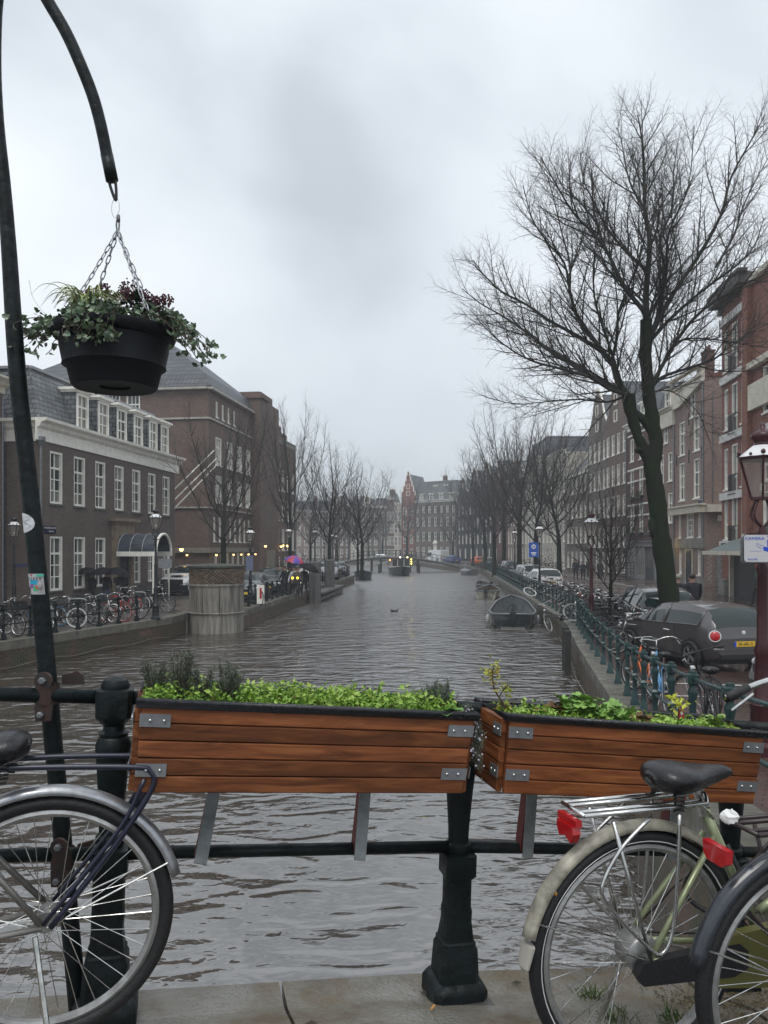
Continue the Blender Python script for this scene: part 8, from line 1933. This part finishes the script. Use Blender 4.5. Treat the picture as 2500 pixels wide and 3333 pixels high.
    bike('black bicycle with thick tyres and straight black bar nearest the planter on the right quay', (3.72, 8.7, zr(8.7)), R(77), blk, detail=1, group=g, style='men', opts=('straight', 'blackbar', 'nofender'), steer=.6, R0=.36)
    b = bike('white wheeled bicycle tipped out over the water, farther of the two', (8.45, 38.4, 1.15), R(185), blk, detail=1, group=g, tyre_m=M_rim_white, lean=1.0, steer=.2); 
    b = bike('white wheeled bicycle hanging over the quay edge above the fender posts', (6.9, 27.4, .95), R(205), blk, detail=1, group=g, tyre_m=M_rim_white, lean=.5, steer=.9); b.rotation_euler = (.5, .35, R(195))

def build_vehicles():
    gun = mat('gunmetal_car_paint', (.085, .078, .080), .33, metal=.4, coat=.9, var=.05, vscale=2); blk = mat('black_car_paint', (.012, .012, .014), .25, coat=.8); wht = mat('white_car_paint', (.62, .63, .63), .25, coat=.6); slv = mat('silver_car_paint', (.30, .31, .32), .3, metal=.5, coat=.6); dkg = mat('dark_grey_car_paint', (.04, .045, .05), .28, coat=.7); blu = mat('blue_car_paint', (.02, .05, .22), .28, coat=.6); org = mat('orange_car_paint', (.8, .15, .02), .35)
    mat('sign_blue', (0.01, 0.07, 0.55), 0.35)
    g = 'cars parked along the right quay'
    car('dark grey three-door hatchback with round red tail lights and a yellow number plate', (7.44, 18.8, ZQ), R(103), 'hatch', gun, group=g, near=True, plate='SK-681-S', opts=('round',))
    car('black hatchback parked beyond the dark grey three-door, partly behind the big tree', (8.45, 24.3, ZQ), R(84), 'wagon', blk, group=g, opts=('seam',))
    car('white hatchback beside the bare tree on the right quay', (10.3, 50, ZQ), R(94), 'hatch', wht, group=g, opts=('seam',)); car('silver estate car beyond the white hatchback', (10.95, 59, ZQ), R(94), 'wagon', slv, group=g)
    car('dark car with red tail light near the hedge on the right quay', (12.7, 78, ZQ), R(93), 'wagon', dkg, group=g); car('grey car at the bend of the right quay', (14.7, 108, ZQ), R(92), 'wagon', slv, group=g)
    car('silver car cut off by the right edge of the frame', (8.0, 11.4, ZQ+.22), R(172), 'wagon', slv, group=g)
    car('small orange car before the ornate black gabled house', (15.4, 126, ZQ), R(95), 'hatch', org, group=g)
    g = 'cars on the far bank'; car('white delivery van on the far bank behind the footbridge', (10.4, 152, ZQ), R(120), 'van', wht, cat='van', group=g); car('dark blue car parked right of the white van', (12.6, 143, ZQ), R(110), 'wagon', blu, group=g); car('dark car under the broad tree on the far bank', (5.2, 173, ZQ), R(170), 'wagon', dkg, group=g)
    car('silver car on the far bank left of the broad tree', (-1.5, 175, ZQ), R(175), 'wagon', slv, group=g)
    g = 'vehicles on the left quay'
    # white pickup
    t = car('large white pickup truck parked nose-on beside the brick mansion', (-11.75, 46.3, ZQ), R(-100), 'wagon', wht, cat='pickup truck', group=g, opts=('seam',)); t.scale = (1.05, 1.08, 1.12)
    q = MB(); q.box((2.24, 0, .74), (.12, 1.25, .24)); q.box((2.22, 0, .42), (.2, 1.75, .3)); q.box((2.30, 0, .8), (.03, .25, .14)); q.obj('grille_guard', M_black, t); q = MB(); q.box((1.6, 0, 1.045), (.5, .7, .01)); q.obj('bonnet_sticker', M_black, t)
    car('grey-blue car parked nose-on just right of the round kiosk', (-7.2, 41.0, ZQ), R(-88), 'hatch', mat('grey_blue_paint', (.10, .12, .13), .3, coat=.6), group=g, opts=('seam',)); car('dark estate car behind the grey-blue one on the left quay', (-7.0, 47.5, ZQ), R(-88), 'wagon', dkg, group=g, opts=('seam',))
    car('white car with lit headlights driving toward the viewer on the left quay', (-6.3, 66, ZQ), R(-87), 'wagon', wht, group=g, opts=('lit',)); car('dark car with lit headlights behind the crowd', (-8.2, 74, ZQ), R(-85), 'wagon', blu, group=g, opts=('lit',))
    car('silver car parked beside the left railing beyond the timber piles', (-4.9, 68, ZQ), R(-88), 'wagon', slv, group=g); car('dark car at the end of the left railing', (-4.5, 75.5, ZQ), R(-88), 'hatch', dkg, group=g)

def build_people():
    blk = (.015, .015, .018); nav = (.02, .025, .045); jean = (.06, .09, .16)
    g = 'people under black umbrellas'
    um = mat('black_umbrella_cloth', (.006, .006, .008), .7, spec=.2)
    for i, (px, rz, lg, lb) in enumerate(((296, -60, blk, 'person in black striding under the leftmost black umbrella'), (345, -70, jean, 'person in jeans and black coat under the middle black umbrella'), (388, -65, blk, 'person in a dark brown coat under the right black umbrella'))):
        p = W(px, 1787, 37.0); person(lb, (p.x, p.y, ZQ), R(rz), blk if i < 2 else (.035, .03, .028), lg, h=1.6, group=g, arm='r', step=.24 if i == 0 else .14)
        umbrella(('leftmost of the three black umbrellas by the mansion door', 'middle one of the three black umbrellas by the mansion door', 'rightmost of the three black umbrellas by the mansion door')[i], (p.x+(.0 if i else -.05), p.y-.35, ZQ+1.22), um, .62, (random.uniform(-.1, .1), (-.1, -.05, .25)[i]), 'black umbrellas by the mansion')
    g = 'people in the crowd on the left quay'
    for i, (px, d, c, lb, hat) in enumerate(((925, 45.5, blk, 'person in black at the left of the crowd', None), (945, 44.5, (.02, .03, .03), 'person in a dark coat beside the tree in the crowd', (.1, .1, .12)), (958, 43.5, (.45, .46, .48), 'person in a pale grey coat in the crowd', None), (968, 42.5, (.07, .06, .045), 'cyclist in a dark hooded coat in front of the crowd', (.06, .05, .04)), (990, 44, blk, 'person in black under the dark umbrella at the right of the crowd', None), (905, 47, (.04, .05, .04), 'person half hidden behind the left tree trunk', None))):
        p = W(px, 1787, d); person(lb, (p.x, p.y, ZQ), R(-90+20*(i-3)), c, blk, h=1.7, group=g, hat=hat, arm='r' if i == 4 else None)
    p = W(955, 1787, 44.2); umbrella('purple and red umbrella above the crowd', (p.x, p.y, ZQ+1.72), mat('purple_cloth', (.10, .06, .35), .5), .6, (.15, .2), None, mat('red_cloth', (.4, .03, .06), .5))
    p = W(1000, 1787, 43.6); umbrella('dark umbrella held low at the right of the crowd', (p.x, p.y, ZQ+1.3), um, .65, (.1, .35), None)
    p = W(968, 1787, 42.0); b = bike('bicycle with two yellow lamps on its front crate ridden by the crowd', (p.x, p.y+.9, ZQ), R(-95), M_black, detail=1, crate='front', group=None)
    for s in (-.14, .14): q = MB(); q.blob((1.15, s, 1.12), .07, 8, 6); q.obj('yellow_lamp', mat('yellow_lamp', (.9, .6, .05), .3, emit=(1, .7, .05), estr=2.5), b)
    p = W(850, 1787, 37.6); b = bike('bicycle with a white and red front panel leaning on the left railing', (p.x-.15, p.y, ZQ), R(-75), M_black, detail=1, group=None); q = MB(); q.box((1.2, 0, .55), (.03, .35, .9)); q.box((1.22, 0, .6), (.01, .1, .5), mi=1); q.obj('panel', [M_white, M_redl], b)
    g = 'walkers on the right pavement'
    for (px, d, h, c, lb) in ((1874, 66, 1.85, blk, 'tallest walker in black, leftmost of the four on the right'), (1898, 66.5, 1.62, nav, 'short walker in a dark hooded coat, second of the four'), (1919, 69, 1.82, blk, 'walker in black just left of the red lamp post'), (1953, 66, 1.75, (.035, .035, .035), 'man in a dark jacket walking right of the red lamp post')):
        p = W(px, 1787, d); person(lb, (p.x, p.y, ZQ), R(-95), c, blk, h=h, group=g, step=.2)
    p = W(2253, 1787, 26.8); person('person in a padded black coat seen from behind above the hatchback roof', (p.x, p.y, ZQ), R(95), (.010, .011, .018), blk, h=1.8, step=.1).scale = (1.25, 1.2, 1)
    p = W(2208, 1787, 27.4); person('person in dark clothes with a light cap partly behind the big tree', (p.x, p.y, ZQ), R(100), blk, blk, h=1.74, hat=(.3, .28, .22))
    p = W(2468, 1787, 34.5); person('person with a red cap and dark green coat outside the corner shop', (p.x, p.y, ZQ+.12), R(120), (.02, .028, .022), blk, h=1.85, hat=(.25, .02, .02))

def build_boats_etc():
    g = 'boats moored along the right quay'; dk = mat('dark_green_grey_hull', (.030, .036, .038), .4, var=.3, vscale=3); inn = mat('grey_boat_inside', (.12, .135, .14), .5, var=.35, vscale=3)
    p = W(1678, 1787, 37); boat('dark green open sloop with steering wheel moored at the right quay', (p.x-.15, 37.0, 0), R(81), 5.6, 2.1, dk, inn, group=g, wheel=True, dep=.55, bow=.55, pw=4.5)
    cr = mat('dirty_cream_hull', (.42, .41, .35), .5, var=.4, vscale=3); p = W(1600, 1787, 56); boat('small cream rowing boat with outboard motor at the right quay', (p.x-.25, 56, 0), R(78), 4.4, 1.7, cr, mat('brown_boat_inside', (.12, .09, .06), .6), group=g, dep=.5)
    p = W(1575, 1787, 70); boat('low dark flat boat beyond the cream rowing boat', (p.x+.1, 70, -.1), R(95), 4.5, 1.6, M_dkstone, cover=False, group=g, dep=.35)
    p = W(1523, 1787, 104); boat('grey covered boat at the bend of the right quay', (p.x, 104, 0), R(97), 5, 2, M_steel, cover=True, group=g, dep=.5)
    p = W(1181, 1787, 87); boat('dark wooden boat moored at the end of the left quay', (p.x, 87.5, 0), R(-92), 5.0, 2.0, M_black, mat('dark_boat_inside', (.05, .04, .03), .6), group=None, dep=.85)
    p = W(1225, 1787, 163); boat('small pale boat moored beyond the footbridge', (p.x, 163, 0), R(170), 5, 1.8, cr, cover=True, dep=.5)
    tour_boat()
    p = W(1283, 1991, 43); q = MB(); q.blob((0, 0, .03), (.20, .07, .06), 8, 6); q.blob((.2, 0, .1), (.05, .035, .04), 6, 5); q.tube([(.12, 0, .05), (.2, 0, .1)], .03, 5); b = q.obj('body', mat('dark_feathers', (.015, .015, .015), .6)); t = thing('swimming_bird', 'small dark water bird swimming in the middle of the canal', 'bird', (p.x, 43, 0), 0); b.parent = t
    q = MB(); q.tube([(-.22, -.16, .08), (-.05, 0, .08), (-.2, .18, .1)], .02, 4); q.obj('wing', MATS['dark_feathers'], t)
    # parking sign
    p = W(1737, 1787, 50); t = thing('parking_sign', 'blue parking sign with white wheel symbol on a grey post', 'sign', (p.x, p.y, ZQ), 0); q = MB(); q.tube([(0, .03, 0), (0, .03, 3.2)], .03, 6); q.obj('post', M_steel, t)
    q = MB(); q.box((0, 0, 2.65), (.62, .03, .95)); pl = q.obj('plate', mat('traffic_blue', (.02, .09, .42), .4), t); q = MB(); q.tube([(.12*math.cos(a*.524), -.02, 2.85+.12*math.sin(a*.524)) for a in range(12)], .03, 4, closed=True); q.box((0, -.02, 2.45), (.34, .01, .07)); q.box((0, -.02, 2.33), (.22, .01, .05)); q.obj('symbol', M_white, pl)
    text_obj('lettering', 'P', .2, M_white, pl, (0, -.03, 2.85), (R(90), 0, 0))
    # metal-framed green cage box and steps by gallery house
    p = W(2028, 1787, 62); t = thing('plant_trellis', 'dark metal trellis box with climbing leaves beside the gallery shopfront', 'trellis', (p.x, p.y, ZQ+.12), 0); q = MB()
    for k in range(7): q.tube([(-.9+.3*k, 0, 0), (-.9+.3*k, 0, 1.5)], .02, 4); q.tube([(-.9, 0, .1+.23*k), (.9, 0, .1+.23*k)], .02, 4)
    q.obj('lattice', M_black, t); leafcloud('leaves', [(random.uniform(-.9, .9), random.uniform(-.1, .2), abs(random.gauss(0, .6))) for _ in range(500)], .06, MATS['dark_hedge_leaves'], t)
    # parking bay lines on the right street
    q = MB()
    for (x0, y0, x1, y1) in ((4.7, 15.6, 11, 14.4), (4.6, 14.2, 11, 13.1)):
        d = Vector((x1-x0, y1-y0, 0)).normalized(); nn = Vector((-d.y, d.x, 0))*.05; k = 6
        for i in range(k):
            a = Vector((x0+(x1-x0)*i/k, y0+(y1-y0)*i/k, 0)); b = Vector((x0+(x1-x0)*(i+1)/k, y0+(y1-y0)*(i+1)/k, 0)); z = lambda p: zr(p.y)+.012
            q.quad((*(a-nn).xy, z(a-nn)), (*(b-nn).xy, z(b-nn)), (*(b+nn).xy, z(b+nn)), (*(a+nn).xy, z(a+nn)))
    o = q.obj('parking_line', mat('worn_road_paint', (.5, .49, .45), .6, var=.4, vscale=8), bpy.data.objects['street_right'])
    # bollards in front of the mansion
    for i, (px, d) in enumerate(((448, 38.5), (540, 40.5), (385, 35.4))):
        p = W(px, 1787, d); q = MB(); q.lathe([(.16, 0), (.14, .1), (.12, .8), (.14, .84), (.13, .95), (.05, 1.02)], 10); o = q.obj('bollard', mat('grey_bollard', (.05, .05, .05), .6), None, loc=(p.x, p.y, ZQ)); tag(o, ('stone-grey bollard right of the canopy door', 'bollard beside the white pickup truck', 'bollard in front of the canopy door')[i], 'bollard', 'bollards before the mansion')
    # bicycle hoops on left quay
    for i, (px, d) in enumerate(((482, 31.0), (290, 26.8))):
        p = W(px, 1787, d); q = MB(); q.tube(bez([(-.3, 0, 0), (-.3, 0, .8), (-.22, 0, .95), (.22, 0, .95), (.3, 0, .8), (.3, 0, 0)], 4), .025, 6); o = q.obj('bike_stand', M_alu, None, loc=(p.x-.4, p.y, ZQ)); tag(o, ('steel hoop bicycle stand near the street lamp on the left', 'steel hoop bicycle stand among the middle bicycles on the left')[i], 'bicycle stand', 'bicycle stands on the left quay')
    # water weeds, chain line along left wall
    q = MB(); P = [(x+.05, y, .10+.05*math.sin(i*2.1)) for i, (x, y, h) in enumerate(along([(-11.8, 17.8), (-11, 22), (-8.35, 30)], .9))]; q.tube(bez(P, 3), .009, 4); o = q.obj('mooring_line', mat('pale_rope', (.2, .18, .14), .8), bpy.data.objects['quay_wall_left'])
    q = MB(); P = [(x-.13, y, .08+.06*math.sin(i*1.7)) for i, (x, y, h) in enumerate(along([p for p in EDGE_R if 10 < p[1] < 60], 1.6))]; q.tube(bez(P, 2), .011, 4); q.obj('mooring_line', MATS['pale_rope'], bpy.data.objects['quay_wall_right'])

def build_haze():
    q = MB(); q.add([(x, y, z) for z in (-2.2, 27) for y in (-66, 342) for x in (-150, 150)], [(0, 2, 3, 1), (4, 5, 7, 6), (0, 1, 5, 4), (2, 6, 7, 3), (0, 4, 6, 2), (1, 3, 7, 5)])
    m = bpy.data.materials.new('rainy_air'); m.use_nodes = True; nt = m.node_tree; nt.nodes.clear(); o = nt.nodes.new('ShaderNodeOutputMaterial'); v = nt.nodes.new('ShaderNodeVolumePrincipled')
    v.inputs['Color'].default_value = (.80, .84, .90, 1); v.inputs['Density'].default_value = HAZE_DENSITY; v.inputs['Anisotropy'].default_value = 0.0; nt.links.new(v.outputs[0], o.inputs['Volume'])
    tag(q.obj('haze', m), kind='stuff')

random.seed(7); build_right_row_later(); build_corner_right_later()
build_trees(); build_railings(); build_kiosk(); build_lamps(); build_vehicles(); build_boats_etc(); build_people(); build_parked_bikes()
random.seed(99); build_deck(); build_bridge_rail(); build_planters(); build_pole_and_basket(); build_near_bikes()
build_haze()
